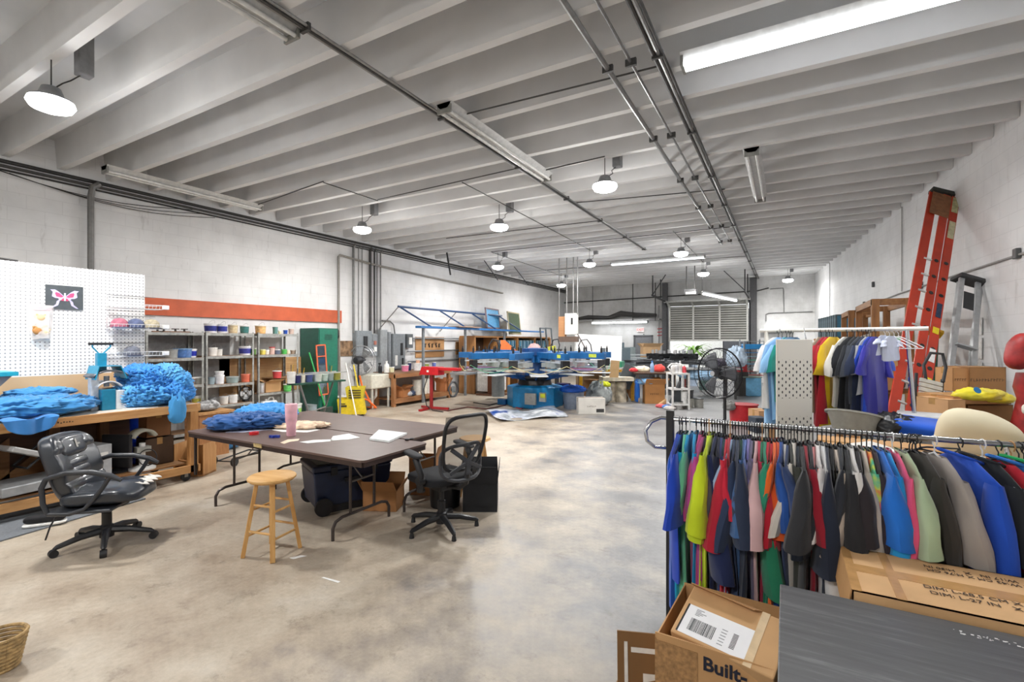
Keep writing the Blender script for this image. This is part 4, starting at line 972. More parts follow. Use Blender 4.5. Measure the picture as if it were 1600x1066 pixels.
MB().beam((-.36, 0, .52), (-.37, 0, .68), .05, .02, (1, 0, 0)).beam((-.37, 0, .66), (-.33, .15, .78), .035, .02, (1, 0, 0)).beam((-.37, 0, .66), (-.33, -.15, .78), .035, .02, (1, 0, 0)).beam((-.37, 0, .66), (-.34, .17, .58), .03, .02, (1, 0, 0)).beam((-.37, 0, .66), (-.34, -.17, .58), .03, .02, (1, 0, 0)).build('lumbar_support', M('#3b3c40', .4), t, bevel=.004)
MB().tube([(-.05, 0, .4), (-.25, 0, .42), (-.34, 0, .48), (-.36, 0, .56)], .026, 8).build('back_stem', m_black, t, smooth=True)
for s_ in (-1, 1):
    y = s_ * .29
    MB().tube([(-.05, y * .8, .4), (-.08, y, .42), (-.1, y, .55), (-.02, y, .68)], [.02, .028, .028, .03], 8).build('arm_post', m_black, t, smooth=True)
    q = MB(); cushion(q, (0, 0, 0), (.26, .09, .035), .5, 20); q.build('arm_pad', M('#232427', .7), t, smooth=True, loc=(.04, y, .71), rot=(0, R(-6), 0))
    MB().cyl((-.09, y - .03, .5), .035, .06, 16, (R(-90), 0, 0)).build('adjust_knob', m_black, t, smooth=True)
# cooler
t = thing('wheeled_cooler', 'large navy wheeled cooler under the front brown table', 'cooler', (-3.98, 3.52, 0), R(66))
m_nv = M('#18233c', .35)
MB().add([(-.36, -.22, .07), (.36, -.22, .07), (.36, .22, .07), (-.36, .22, .07), (-.39, -.25, .42), (.39, -.25, .42), (.39, .25, .42), (-.39, .25, .42)], [(3, 2, 1, 0), (4, 5, 6, 7), (0, 1, 5, 4), (1, 2, 6, 5), (2, 3, 7, 6), (3, 0, 4, 7)]).build('body', m_nv, t, bevel=.02, seg=3)
MB().box(-.4, .4, -.26, .26, .42, .48).build('lid', m_nv, t, bevel=.018, seg=3)
MB().box(-.34, .34, -.2, .2, .48, .485).build('lid_panel', M('#0e1526', .3), t, bevel=.004)
for s_ in (-1, 1): MB().cyl((-.3, s_ * .25 - (.03 if s_ < 0 else 0), .085), .085, .03 , 24, (R(-90), 0, 0)).cyl((-.3, s_ * .25 - (.034 if s_ < 0 else -.03), .085), .05, .004, 18, (R(-90), 0, 0)).build('wheel', m_black, t, smooth=True)
MB().box(-.1, .1, -.275, -.25, .3, .34).build('side_grip', m_black, t, bevel=.006)
for x in (-.2, .2): MB().box(x - .03, x + .03, -.275, -.255, .38, .46).build('latch', m_black, t, bevel=.004)
MB().box(-.3, .3, -.2, .2, 0, .07).build('feet_block', m_black, t)
# boxes and bin under / beside
carton('carton', 'open cardboard box on the floor under the right end of the front table', (-3.55, 3.62, 0), (.34, .26, .2), R(25), '#a9774a', 1.0)
carton('carton', 'taller opened cardboard box standing behind the table legs', (-3.5, 4.22, 0), (.3, .26, .4), R(20), '#9c6e44', 1.35, flaps=(0, 1, 0, 1))
t = tub('waste_bin', 'black waste bin standing behind the mesh office chair', (-3.05, 3.98, 0), .17, .36, '#1c1d20', open_=True, handle=False, cat='bin')
crumple('bin_contents', 'brown and grey scraps filling the black waste bin', 'scraps', (-3.05, 3.98, .24), (.28, .28, .13), '#a08050', 81, m=M('#8f7c5c', .8, var=.8, scale=16), amp=.4)
carton('black_crate', 'low black crate with papers on the floor beside the black waste bin', (-2.72, 4.15, 0), (.34, .4, .28), R(30), '#2a2b2e', 1.45, cat='crate')
# second stool behind
t = thing('wooden_stool', 'second wooden stool, mostly hidden behind the mesh chair and table end', 'stool', (-3.0, 4.45, 0), R(25))
MB().lathe([(.13, .575), (.178, .595), (.165, .618), (.0, .618)], n=28).build('seat', m_sx, t, smooth=True)
for sx, sy in cn: MB().beam((sx * .145, sy * .145, 0), (sx * .075, sy * .075, .585), .038, .03, (sx, sy, 0)).build('leg', m_st, t)
for k in range(4): MB().tube([lp(*cn[k], .3), lp(*cn[(k + 1) % 4], .3)], .0095, 8).build('rung', m_sx, t)
# floor things left of the tables: blue clothes and dolly
for k, (u, v, s_) in enumerate(((345, 702, (.4, .5, .12)), (330, 690, (.3, .4, .1)))):
    p = onZ(u, v); crumple('floor_clothes', ('blue clothes heap on the floor left of the folding tables', 'smaller blue clothes heap on the floor beyond the first')[k], 'clothes', (p.x, p.y, 0), s_, '#3f7fb2', 90 + k, amp=.3)
p = onZ(350, 728)
t = thing('luggage_cart', 'small black folding cart with a chrome-hubbed wheel on the floor by the clothes', 'cart', (p.x, p.y, 0), R(20))
for x in (-.16, .16): MB().cyl((x - .015, 0, .06), .06, .03, 20, (0, R(90), 0)).cyl((x - .017, 0, .06), .035, .034, 16, (0, R(90), 0)).build('wheel', m_black, t, smooth=True)
MB().tube([(-.16, 0, .06), (.16, 0, .06)], .008).tube([(-.1, 0, .06), (-.1, .6, .08), (.1, .6, .08), (.1, 0, .06)], .011).build('frame', M('#3a3c40', .4, .6), t, smooth=True)
# ---------------------------------------------------------------- on the tables
TZ = .741
p = onZ(455, 681, TZ)
t = thing('tumbler', 'pink insulated tumbler with a handle standing on the brown tables', 'tumbler', (p.x, p.y, TZ), R(150))
m_pk = M('#e8b3c0', .35)
MB().lathe([(.036, 0), (.038, .005), (.039, .1), (.047, .13), (.052, .27), (.05, .275), (.0, .272)], n=28).build('cup', m_pk, t, smooth=True)
MB().tube([(.045, 0, .25), (.09, 0, .245), (.1, 0, .22), (.095, 0, .15), (.08, 0, .12), (.044, 0, .12)], .011, 8).build('handle', m_pk, t, smooth=True)
MB().tube([(.0, .02, .27), (.0, .02, .3)], .004).build('straw', m_white, t)
t.scale = (1.15,) * 3
p = onZ(385, 668, TZ); crumple('crumpled_shirt', 'dark blue shirts heaped on the left of the brown tables, front fold', 'shirt', (p.x, p.y, TZ), (.5, .75, .13), '#24528e', 101, amp=.3, s=9, n=80, rz=R(-55))
p = onZ(415, 655, TZ); crumple('crumpled_shirt', 'brighter blue shirt heaped behind the dark blue one on the brown tables', 'shirt', (p.x, p.y, TZ), (.45, .6, .15), '#3f93d6', 104, amp=.3, s=9, n=80, rz=R(-50))
p = onZ(470, 668, TZ); crumple('peach_cloth', 'peach patterned cloth lying by the pink tumbler', 'cloth', (p.x, p.y, TZ), (.3, .55, .05), '#e8c3a5', 107, amp=.3, m=M('#ecc9ae', .9, var=.35, scale=12), n=60, rz=R(-60))
def flat_sheet(label, pts, m, name='paper', cat='paper', z=TZ, th=.002):
    q = [onZ(u, v, z) for u, v in pts]; cx = sum(p.x for p in q) / len(q); cy = sum(p.y for p in q) / len(q); n = len(q)
    vs = [(p.x - cx, p.y - cy, 0) for p in q] + [(p.x - cx, p.y - cy, th) for p in q]
    return tag(MB().add(vs, [tuple(range(n))[::-1], tuple(range(n, 2 * n))] + [(k, (k + 1) % n, n + (k + 1) % n, n + k) for k in range(n)]).build(name, m, loc=(cx, cy, z)), label, cat)
flat_sheet('long white film strip with blue print in front of the dark blue shirts', [(352, 676), (378, 667), (440, 662), (430, 671), (380, 676)], M('#cfd6ec', .4, var=.25, scale=14), 'film_strip', 'film')
flat_sheet('white paper between the film strip and the pink tumbler', [(415, 670), (450, 664), (500, 672), (480, 676), (440, 675)], m_white)
flat_sheet('curved cream paper scrap in front of the pink tumbler', [(438, 692), (450, 687), (468, 686), (466, 689), (452, 691), (444, 694)], M('#e2cfb8', .8), 'paper_scrap')
flat_sheet('narrow torn white scrap in the middle of the brown tables', [(468, 691), (490, 688), (520, 687), (516, 690), (480, 693)], m_white, 'paper_scrap')
flat_sheet('torn white scrap with ragged edge right of the narrow one', [(516, 689), (520, 682), (545, 678), (562, 684), (545, 687)], m_white, 'paper_scrap')
flat_sheet('stack of clear white sheets at the right of the brown tables', [(577, 688), (592, 674), (636, 679), (608, 692)], M('#e6eaea', .3), 'sheet_stack', 'sheets', th=.018)
p = onZ(397, 679, TZ); t = thing('tape_roll', 'red tape roll on the brown tables before the film strip', 'tape', (p.x, p.y, TZ))
MB().lathe([(.02, 0), (.045, 0), (.045, .025), (.02, .025), (.02, 0)], n=20).build('roll', M('#c8262b', .35), t, smooth=True)
p = onZ(429, 684, TZ); tag(MB().at((0, 0, .012), (0, 0, .5)).box(-.05, .05, -.012, .012, -.012, .012).at((0, 0, .012), (0, 0, 1.6)).box(-.03, .03, -.01, .01, -.01, .01).build('blue_clip', M('#223a9a', .4), loc=(p.x, p.y, TZ)), 'small dark blue clip on the brown tables', 'clip')
for k, (u, v) in enumerate(((636, 688), (643, 687))):
    p = onZ(u, v, TZ); tag(MB().lathe([(.02, 0), (.024, .012), (.012, .016)], n=14).build('small_puck', m_black, smooth=True, loc=(min(p.x, -2.95), p.y, TZ)), ('left', 'right')[k] + ' of two small dark caps beside the clear sheets', 'cap')
# scraps on the floor
for k, (pts) in enumerate(([(502, 903), (506, 902), (532, 909), (528, 911)], [(452, 872), (470, 868), (480, 869), (458, 874)])):
    flat_sheet(('white tape scrap lying on the floor before the folding tables', 'pale thin scrap on the floor beside the stool')[k], pts, m_white, 'floor_scrap', 'scrap', 0.0015, .001)
p = onZ(4, 1050)
t = thing('wicker_basket', 'small wicker basket cut by the lower left corner of the view', 'basket', (p.x - .04, p.y, 0))
g = MB()
for k in range(9): g.ring((0, 0, .012 + .02 * k), .07 + .004 * k, .009, 26, 6)
g.build('woven_wall', M('#a3875a', .8, var=.4, scale=40), t, smooth=True)
# ================================================================ front right: clothes rack, boxes, black table
m_chrome = M('#c9cbce', .18, .95, var=.03)
# garment on a hanger.  local frame: bar runs along x, garment hangs in the y-z plane, hook top at z = 0
def shirt_mesh(seed, wid=.25, length=.74, slv=.27, thick=.012, twist=0.0, splay=0.0, longs=False, collar=True, open_=0.0):
    rs = random.Random(seed); mb = MB()
    ph = [rs.uniform(0, 6.3) for _ in range(6)]
    ZS = -.062                                   # collar height below the bar
    nu, nv = 26, 15
    def body(u, v):
        a = 2 * math.pi * u
        k = max(0, v)
        if v < .16:
            t = v / .16; hw = .075 + (wid - .075) * t ** .8; z = ZS - .085 * t
        else:
            t = (v - .16) / .84; hw = wid * (1 + .03 * t) + .012 * math.sin(t * 5 + ph[0]); z = ZS - .085 - (length - .085) * t
        y = hw * sq(math.cos(a), .75)
        th = thick * (1 + 1.5 * t if v > .16 else 1) + open_ * (t if v > .16 else 0)
        x = th * math.sin(a) + (.012 * math.sin(y * 24 + ph[1] + z * 3) + .009 * math.sin(y * 51 + ph[2])) * min(1, v * 2.2) + twist * y * min(1, v * 2)
        z += .012 * math.sin(a * 2 + ph[3]) * (v > .9)
        return Vector((x, y, z))
    mb.grid(nu, nv, body, True)
    for s_ in (-1, 1):
        ll = slv * rs.uniform(.9, 1.1) * (2.0 if longs else 1); sp = splay * s_ * rs.uniform(.5, 1.2)
        wx = rs.uniform(.03, .055); ang = rs.uniform(-.5, .5)
        out = rs.uniform(.02, .07)
        def sleeve(u, v):
            a = 2 * math.pi * u
            cy = s_ * (wid - .045 + out * math.sin(min(1, v * 1.4) * 1.57)); cz = ZS - .075 - ll * v
            hy = .05 + .045 * v; hx = thick + (wx - thick) * min(1, v * 1.5) ** .7
            dx, dy = hx * sq(math.cos(a), .8), hy * sq(math.sin(a), .7)
            x = dx * math.cos(ang * v) - dy * math.sin(ang * v) + twist * cy + sp * v * .1 + .005 * math.sin(v * 9 + ph[4] + a)
            y = cy + dx * math.sin(ang * v) + dy * math.cos(ang * v)
            return Vector((x, y, cz + .012 * math.sin(a + ph[5]) * v))
        mb.grid(12, 8, sleeve, True)
    return mb
def hanger_mesh(wid=.17, white=False):
    mb = MB(); r = .0028
    mb.tube([(0, -.012, -.03), (0, -.019, -.012), (0, -.014, .006), (0, 0, .012), (0, .014, .006), (0, .018, -.01), (0, .008, -.03), (0, 0, -.04), (0, 0, -.065)], r, 6)
    mb.tube([(0, 0, -.066), (0, .03, -.078), (0, wid, -.16), (0, wid - .005, -.17), (0, -wid + .005, -.17), (0, -wid, -.16), (0, -.03, -.078), (0, 0, -.066)], .0045, 6)
    return mb
RZ_, RY_, RX0, RX1 = 1.235, 2.87, -.56, .9
t = thing('garment_rack', 'chrome garment rack crowded with t-shirts in the right foreground', 'clothes rack', (0, RY_, 0))
MB().tube([(RX0 - .02, 0, RZ_), (RX1, 0, RZ_)], .013, 12).build('hang_rail', m_chrome, t, smooth=True)
MB().box(RX0 - .04, RX0, -.02, .02, .08, RZ_ + .05).build('end_post', M('#242427', .45), t, bevel=.003)
MB().tube([(RX0 - .02, 0, RZ_), (RX0 - .07, -.01, RZ_ + .005), (RX0 - .12, -.03, RZ_ - .02), (RX0 - .15, -.05, RZ_ - .07), (RX0 - .14, -.05, RZ_ - .13), (RX0 - .1, -.03, RZ_ - .165), (RX0 - .03, 0, RZ_ - .17)], .011, 10).build('end_loop', m_chrome, t, smooth=True)
MB().box(RX1, RX1 + .045, -.022, .022, .08, RZ_ + .02).build('end_post', M('#2f2d2c', .5, var=.3), t, bevel=.003)
MB().tube([(RX1 - .07, 0, RZ_ - .0), (RX1 - .07, 0, RZ_ - .2), (RX1 + .01, 0, RZ_ - .21)], .009, 8).build('end_loop', m_chrome, t, smooth=True)
for x in (RX0 - .02, RX1 + .02):
    MB().box(x - .018, x + .018, -.28, .28, .05, .08).build('foot_bar', M('#242427', .45), t, bevel=.003)
    MB().cyl((x - .01, -.26, .025), .025, .02, 14, (0, R(90), 0)).cyl((x - .01, .26, .025), .025, .02, 14, (0, R(90), 0)).build('caster', m_black, t)
MB().tube([(RX0, 0, .1), (RX1, 0, .1)], .011, 10).build('lower_rail', m_chrome, t, smooth=True)
# colours left to right: (px of the hook along the bar, colour word, hex)
SH = [(1062, 'royal blue', '#1741b4'), (1066, 'deep blue', '#1b53b8'), (1072, 'mint green', '#6fc79c'), (1078, 'turquoise', '#17a3d2'), (1088, 'bright aqua', '#1297cf'), (1096, 'raspberry pink', '#c94a86'), (1101, 'magenta', '#b5458d'),
      (1104, 'black', '#22242a'), (1108, 'neon yellow', '#c9dc23'), (1113, 'lime yellow', '#bfd526'), (1117, 'dark grey', '#56545a'), (1121, 'navy', '#1d2a55'), (1125, 'midnight navy', '#161d38'), (1129, 'slate blue', '#3b4d86'), (1133, 'dark teal', '#1f4c55'),
      (1137, 'red', '#c6233a'), (1141, 'crimson', '#b51f35'), (1145, 'pale blue', '#a5bfe0'), (1149, 'denim navy', '#2b3a58'), (1154, 'charcoal navy', '#27324a'), (1159, 'forest green', '#1e4c3c'), (1163, 'steel blue', '#3b6090'), (1167, 'cornflower blue', '#6c87c4'),
      (1171, 'lilac', '#8f86c0'), (1175, 'grey purple', '#6f6a85'), (1179, 'ink black', '#1a1a20'), (1183, 'dusty pink', '#d9b3b5'), (1187, 'rose red', '#bf3350'), (1191, 'kelly green', '#23805e'), (1196, 'jade green', '#2d8f70'), (1201, 'bright red', '#c92136'), (1206, 'cherry red', '#bd2030'),
      (1211, 'orange', '#ec6a26'), (1216, 'burnt orange', '#dc5a25'), (1221, 'cobalt blue', '#23519e'), (1226, 'off-white', '#ddd8d2'), (1231, 'dusk blue', '#31436d'), (1236, 'dark olive', '#34362f'), (1241, 'ivory', '#dcd5ca'), (1246, 'blue black', '#222b3a'),
      (1252, 'ash black', '#2c2d31'), (1258, 'wine red', '#9b1c2e'), (1264, 'graphite', '#2e3036'), (1270, 'salmon', '#e08e8e'), (1277, 'white', '#e8e4e2'), (1284, 'cool white', '#dadada'), (1291, 'dark navy', '#20283a'), (1298, 'jet black', '#1c1c20'), (1305, 'sand', '#c4b6a8'), (1312, 'anthracite', '#2c2f37'),
      (1320, 'smoke black', '#252529'), (1328, 'pearl white', '#dedbd8'), (1337, 'black plum', '#2a2429'), (1346, 'beige', '#cfc3b4'), (1354, 'tie-dye pink', '#e05a8c'), (1362, 'dark plum', '#3a3036'), (1372, 'azure blue', '#1c6fd0'), (1382, 'sky blue', '#2397d8'), (1394, 'hot pink', '#ee5c86'), (1408, 'sage green', '#a9bd9a')]
WIDE = [(1430, 'dark taupe', '#3b3733'), (1460, 'silver grey', '#a59d97'), (1500, 'electric blue', '#1b4fc0'), (1535, 'black with dark collar', '#22262a'), (1560, 'scarlet', '#b91f31'), (1580, 'light royal blue', '#2f74c8'), (1592, 'dark raspberry', '#b12a3c'), (1600, 'green', '#1fa35b')]
random.seed(77)
hm = {'b': hanger_mesh().build('hanger', m_black, smooth=True).data}
o0 = [o for o in bpy.data.objects if o.name.startswith('hanger')][0]; bpy.data.objects.remove(o0)
def put_hanger(x, rz, m, label, y=None, z=None, grp='hangers on the chrome rack'):
    o = bpy.data.objects.new('clothes_hanger', hm['b']); COL.objects.link(o)
    o.location = (x, RY_ if y is None else y, (RZ_ if z is None else z) + .004); o.rotation_euler = (0, 0, rz)
    if m is not m_black: recolor(o, m)
    return tag(o, label, 'hanger', grp)
m_whng = M('#e3e3e3', .3); m_whng2 = M('#b88a58', .5)
def tie_dye():
    m, nt, b = newmat('tie_dye')
    n = noise(nt, 9, 3); r = ramp(nt, n.outputs[0], [(.35, hexc('#ec4f8a')), (.45, hexc('#f39a5a')), (.52, hexc('#cfe063')), (.6, hexc('#5cc5a0'))])
    nt.links.new(r.outputs[0], b.inputs['Base Color']); b.inputs['Roughness'].default_value = .9; return m
allsh = SH + WIDE; seen = {}
prev = None
for k, (u, nm, hx) in enumerate(allsh):
    wide = k >= len(SH)
    p = onZ(u, 534 + 754 * (CAM_H - RZ_) / 2.5, RZ_)
    r_ = ray(u, 600); x = r_[0] * (RY_ / r_[1])
    j = random.random()
    rz = random.uniform(-.04, .06) if not wide else .30 + .03 * (k - len(SH))
    if 52 <= k < len(SH): rz = .02 * (k - 51)
    w_ = random.choice([.19, .21, .225, .24]); L = random.choice([.80, .86, .92, .98]) + (0 if k > 12 else .03)
    if k in (19, 40, 46): w_ = .28
    if k in (0,): w_, L = .25, .74
    if k in (2,): L = .9
    mb = shirt_mesh(k * 7 + 3, w_, L, random.uniform(.28, .42), .011 if not wide else .018, (random.uniform(-.12, .12) if k < 50 else .0), random.uniform(-1, 1) * (k < 50), longs=(k % 17 == 11), open_=0 if not wide else .03)
    
    o = mb.build('tee_shirt', tie_dye() if nm == 'tie-dye pink' else fabric(hx), smooth=True, loc=(x, RY_, RZ_ - random.uniform(0, .015)), rot=(0, 0, rz))
    a_ = allsh[k - 1][1] if k else None; b_ = allsh[k + 1][1] if k + 1 < len(allsh) else None
    if a_ and b_: lb = '%s t-shirt on the chrome rack, %s the %s one' % (nm, 'just right of', a_)
    elif b_: lb = '%s t-shirt hanging at the very left end of the chrome rack' % nm
    else: lb = '%s t-shirt at the far right end of the chrome rack, cut by the view' % nm
    tag(o, lb, 't-shirt', 't-shirts on the chrome rack')
    wm = m_whng if k in (3, 58, 61, 63) else (m_whng2 if k in (8, 16, 28, 65) else m_black)
    cw = 'white' if wm is m_whng else ('wooden' if wm is m_whng2 else 'black')
    put_hanger(x, rz, wm, '%s hanger carrying the %s t-shirt on the chrome rack' % (cw, nm))
    if wide and k in (62, 63, 65, 67):   # collar showing at the open neck
        MB().ring((0, 0, -.064), .078, .007, 20, 6, (0, R(20), 0)).build('collar', M(hx, .9), o, smooth=True)
# small round emblem low on the cobalt shirt
# empty black hangers bunched by the dark taupe shirt
for k in range(4):
    o = put_hanger(.50 + .012 * k, -.9 - .12 * k, m_black, '%s empty black hanger dangling askew before the dark taupe t-shirt' % nth(k), z=RZ_ - .0, grp='loose empty black hangers')
    o.rotation_euler = (.15 * k, R(8 * k), -.7 - .1 * k)
# black table
t = thing('black_table', 'black wood-grain table top filling the bottom right corner', 'table', (0, 0, 0))
def blackwood():
    m, nt, b = newmat('black_woodgrain')
    n = noise(nt, 2.2, 8, (1.2, 16, 1), rough=.7); n2 = noise(nt, 3, 3)
    r = ramp(nt, n.outputs[0], [(.3, hexc('#3a3a3b')), (.55, hexc('#4a4a4b')), (.75, hexc('#727273'))]); nt.links.new(r.outputs[0], b.inputs['Base Color'])
    b.inputs['Roughness'].default_value = .42; return m
MB().box(-.02, 1.6, 1.05, 2.12, .715, .75).build('tabletop', blackwood(), t, bevel=.003)
MB().box(.0, .04, 1.1, 2.08, 0, .715).build('side_panel', M('#2a2b2e', .6), t); MB().box(1.5, 1.54, 1.1, 2.08, 0, .715).build('side_panel', M('#2a2b2e', .6), t)
sp = MB(); random.seed(4)
for k in range(60):
    x = .62 + rnd(-.15, .2); y = 2.05 + rnd(-.012, .012); s_ = rnd(.0008, .003); sp.box(x - s_, x + s_ * 2, y - s_, y + s_, .75, .7506)
sp.build('paint_specks', m_white, t)
# DIM carton
t = carton('shipping_carton', 'long pale shipping carton with printed dimensions behind the black table', (.74, 2.36, 0), (1.06, .43, .775), 0, '#d6ab7a', tape=False)
MB().box(-.531, .53, -.035, .035, .775, .7765).box(-.531, -.5, -.216, .216, .775, .7772).box(-.4, -.37, -.216, .216, .775, .777).build('packing_tape', M('#c4965f', .25), t)
m_ink = M('#4a3a2c', .8)
text('DIM: L-68.5 CM X W:43 CM X H:76 CM', .035, m_ink, t, (-.3, -.06, .778), (0, 0, R(-0)), 'printed_words', align='LEFT')
text('DIM: L-27 IN   X   W:17 IN   X   H:30 IN', .035, m_ink, t, (-.29, -.105, .778), (0, 0, 0), 'printed_words', align='LEFT')
text('DIM: L-68.5 CM X W:43 CM X H:76 CM', .03, m_ink, t, (.25, .115, .778), (0, 0, R(180)), 'printed_words', align='LEFT')
text('DIM: L-27 IN   X   W:17 IN   X   H:30 IN', .03, m_ink, t, (.25, .15, .778), (0, 0, R(180)), 'printed_words', align='LEFT')
MB().at((-.53, 0, .775), (0, 0, 0)).add([(0, -.21, 0), (0, .21, 0), (-.02, .2, -.12), (-.02, -.2, -.12)], [(0, 1, 2, 3)]).build('torn_flap', card('#c99b67'), t, solid=.004)
MB().box(-.534, -.531, -.1, .1, .5, .64).build('white_label', m_white, t)
# open Built box
t = carton('open_carton', 'open brown carton with the word Built, holding a smaller labelled box', (-.245, 2.31, 0), (.44, .52, .46), R(-3), '#bf9363', tape=False, open_=0)
for o in list(t.children): bpy.data.objects.remove(o)
k = .006
MB().box(-.22, .22, -.26, -.26 + k, 0, .46).box(-.22, .22, .26 - k, .26, 0, .45).box(-.22, -.22 + k, -.26, .26, 0, .44).box(.22 - k, .22, -.26, .26, 0, .43).box(-.22, .22, -.26, .26, 0, k).build('carton_walls', card('#bf9363'), t)
MB().add([(.215, -.2, .43), (.215, .25, .43), (.20, .2, .3), (.2, -.15, .3)], [(0, 1, 2, 3)]).build('flap', card('#ad8050'), t, solid=.004)
MB().add([(-.22, -.26, .2), (-.22, .06, .2), (-.42, .02, .14), (-.4, -.26, .16)], [(0, 1, 2, 3)]).build('flap', card('#8a6238'), t, solid=.004)
MB().box(-.225, -.221, -.26, .05, .19, .21).build('packing_tape', M('#d9cdb8', .4), t)
text('Built-', .075, M('#1a1d2e', .6), t, (.05, -.262, .395), (R(90), 0, 0), 'printed_words', bold=.002)
MB().box(-.22, -.05, -.2625, -.2605, .26, .43).build('woven_tape', M('#a27a4e', .7, var=.3, scale=60), t)
b_ = thing('parcel', 'small parcel with a white barcode label lying tilted in the open carton', 'box', (-.2, 2.24, .35), R(-14))
b_.rotation_euler = (R(24), R(2), R(-14))
MB().box(-.19, .21, -.13, .13, .0, .17).build('parcel_walls', card('#c79d6e'), b_, bevel=.006)
MB().add([(-.19, .13, .17), (.1, .13, .172), (.08, .1, .2), (-.19, .11, .205)], [(0, 1, 2, 3)]).build('flap', card('#b5885a'), b_, solid=.004)
MB().box(-.17, .1, -.115, .03, .17, .1712).build('shipping_label', M('#eeeef0', .4, var=.02), b_)
bc = MB(); random.seed(8); x = -.135
while x < -.035:
    w2 = rnd(.0008, .003); bc.box(x, x + w2, -.09, -.03, .1712, .172); x += w2 + rnd(.001, .003)
x = .035
for k in range(12): bc.box(.035, .055, -.09 + k * .006, -.0875 + k * .006, .1712, .172)
bc.box(-.172, -.165, -.115, .03, .1712, .172).build('barcode', M('#1c1c1f', .6), b_)
tl = MB()
for k in range(5): tl.box(-.13, -.13 + .02 + .012 * (k % 3), -.012 + .007 * k, -.0095 + .007 * k, .1712, .1718)
for k in range(6): tl.box(-.01, .012, -.095 + .014 * k, -.0925 + .014 * k, .1712, .1718)
tl.build('label_lines', M('#77777a', .6), b_)
MB().box(.1, .13, -.131, .131, .1705, .1715).build('packing_tape', M('#dcc39f', .2), b_)
# flattened cardboard leaning at the left of it
t = thing('flattened_cardboard', 'dark flattened cardboard piece with white tape left of the open carton', 'cardboard', (-.57, 2.08, .0), R(20))
MB().at((0, 0, 0), (R(-14), 0, 0)).box(-.07, .16, -.006, .006, 0, .38).build('sheet', card('#7d5a34'), t)
MB().at((0, 0, 0), (R(-14), 0, 0)).box(-.04, -.025, -.009, -.006, .08, .34).box(-.01, .12, -.009, -.006, .3, .32).box(-.01, .05, -.009, -.006, .08, .1).box(.04, .1, -.009, -.006, .05, .22).build('white_tape', M('#ddd9d2', .5), t)
# ================================================================ right side behind the rack
def XRp(u):          # depth where the sight line meets the right wall
    r = ray(u, 500); A = .97 + .0955 * 22.2
    d = A / (r[0] + .0955 * r[1]); return Vector((r[0] * d, r[1] * d, 0)), d
def onR(u, v):
    p, d = XRp(u); return Vector((p.x, p.y, CAM_H + (534 - v) / FPX * d))
WR = math.atan(.0955)           # wall direction: (-sin, cos)
wdir = Vector((-math.sin(WR), math.cos(WR), 0)); wnor = Vector((-math.cos(WR), -math.sin(WR), 0))
# second rack, white, standing askew
A_, B_ = Vector((-.2, 5.5, 1.79)), Vector((.98, 5.25, 1.81))
ang = math.atan2(B_.y - A_.y, B_.x - A_.x); L = (B_ - A_).length
t = thing('white_garment_rack', 'tall white garment rack standing behind the chrome one', 'clothes rack', (A_.x, A_.y, 0), ang)
m_wr = M('#e2dfd6', .4)
MB().tube([(-.03, 0, 1.79), (L + .06, 0, 1.79)], .018, 12).build('hang_rail', m_wr, t, smooth=True)
MB().tube([(L - .08, 0, 1.79), (L - .03, -.02, 1.05)], .016, 10).build('end_post', m_chrome, t, smooth=True)
MB().tube([(L - .03, -.02, 1.05), (L - .02, -.02, .06)], .02, 10).build('lower_post', m_wr, t, smooth=True)
MB().tube([(.03, 0, 1.79), (.03, 0, .06)], .018, 10).build('end_post', m_wr, t, smooth=True)
MB().tube([(.03, -.3, .05), (.03, .3, .05)], .016).tube([(L - .02, -.3, .05), (L - .02, .3, .05)], .016).tube([(.03, 0, .06), (L, 0, .06)], .014).build('foot_bar', m_wr, t, smooth=True)
dr = Vector((math.cos(ang), math.sin(ang), 0))
L2 = [(1216, 'white', '#e6e4e2', .7), (1222, 'light blue', '#8bb7df', .85), (1229, 'second light blue', '#7fb0da', .8), (1234, 'teal green', '#127f74', .62), (1238, 'faded denim', '#5f86ab', .8),
      (1283, 'khaki', '#a4977f', .7), (1291, 'deep red', '#a81e2b', .8), (1296, 'bright red', '#b8202e', .8), (1302, 'yellow', '#e8c31f', .8), (1324, 'cream white', '#dcd9d0', .62), (1333, 'black', '#1b1d22', .8), (1341, 'charcoal', '#25282e', .8), (1348, 'slate grey', '#3a3f49', .6),
      (1354, 'navy', '#1f2b46', .8), (1359, 'white-edged grey', '#a9abae', .5), (1362, 'royal blue', '#1440b2', .8), (1368, 'indigo', '#33309a', .8)]
for k, (u, nm, hx, LL) in enumerate(L2):
    r = ray(u, 500)
    # intersection of sight line with the bar line
    den = r[0] * dr.y - r[1] * dr.x; s_ = (r[0] * A_.y - r[1] * A_.x) / den
    x_, y_ = A_.x - s_ * dr.x * -1 * -1, 0
    lam = -(A_.x * r[1] - A_.y * r[0]) / (dr.x * r[1] - dr.y * r[0])
    px_, py_ = A_.x + lam * dr.x, A_.y + lam * dr.y
    rz = ang + (-.35 if k < 5 else (-.25 if k < 9 else -.3)) + random.uniform(-.08, .08)
    o = shirt_mesh(300 + k, .23, LL, .26, .012, 0, .3, open_=.01).build('tee_shirt', fabric(hx), smooth=True, loc=(px_, py_, 1.785), rot=(0, 0, rz))
    a2 = L2[k - 1][1] if k else 'rack end'; tag(o, '%s t-shirt on the tall white rack, next to the %s %s' % (nm, a2, 'one' if k else 'post'), 't-shirt', 't-shirts on the tall white rack')
    put_hanger(px_, rz, m_black, 'black hanger with the %s t-shirt on the tall white rack' % nm, py_, 1.788, 'hangers on the tall white rack')
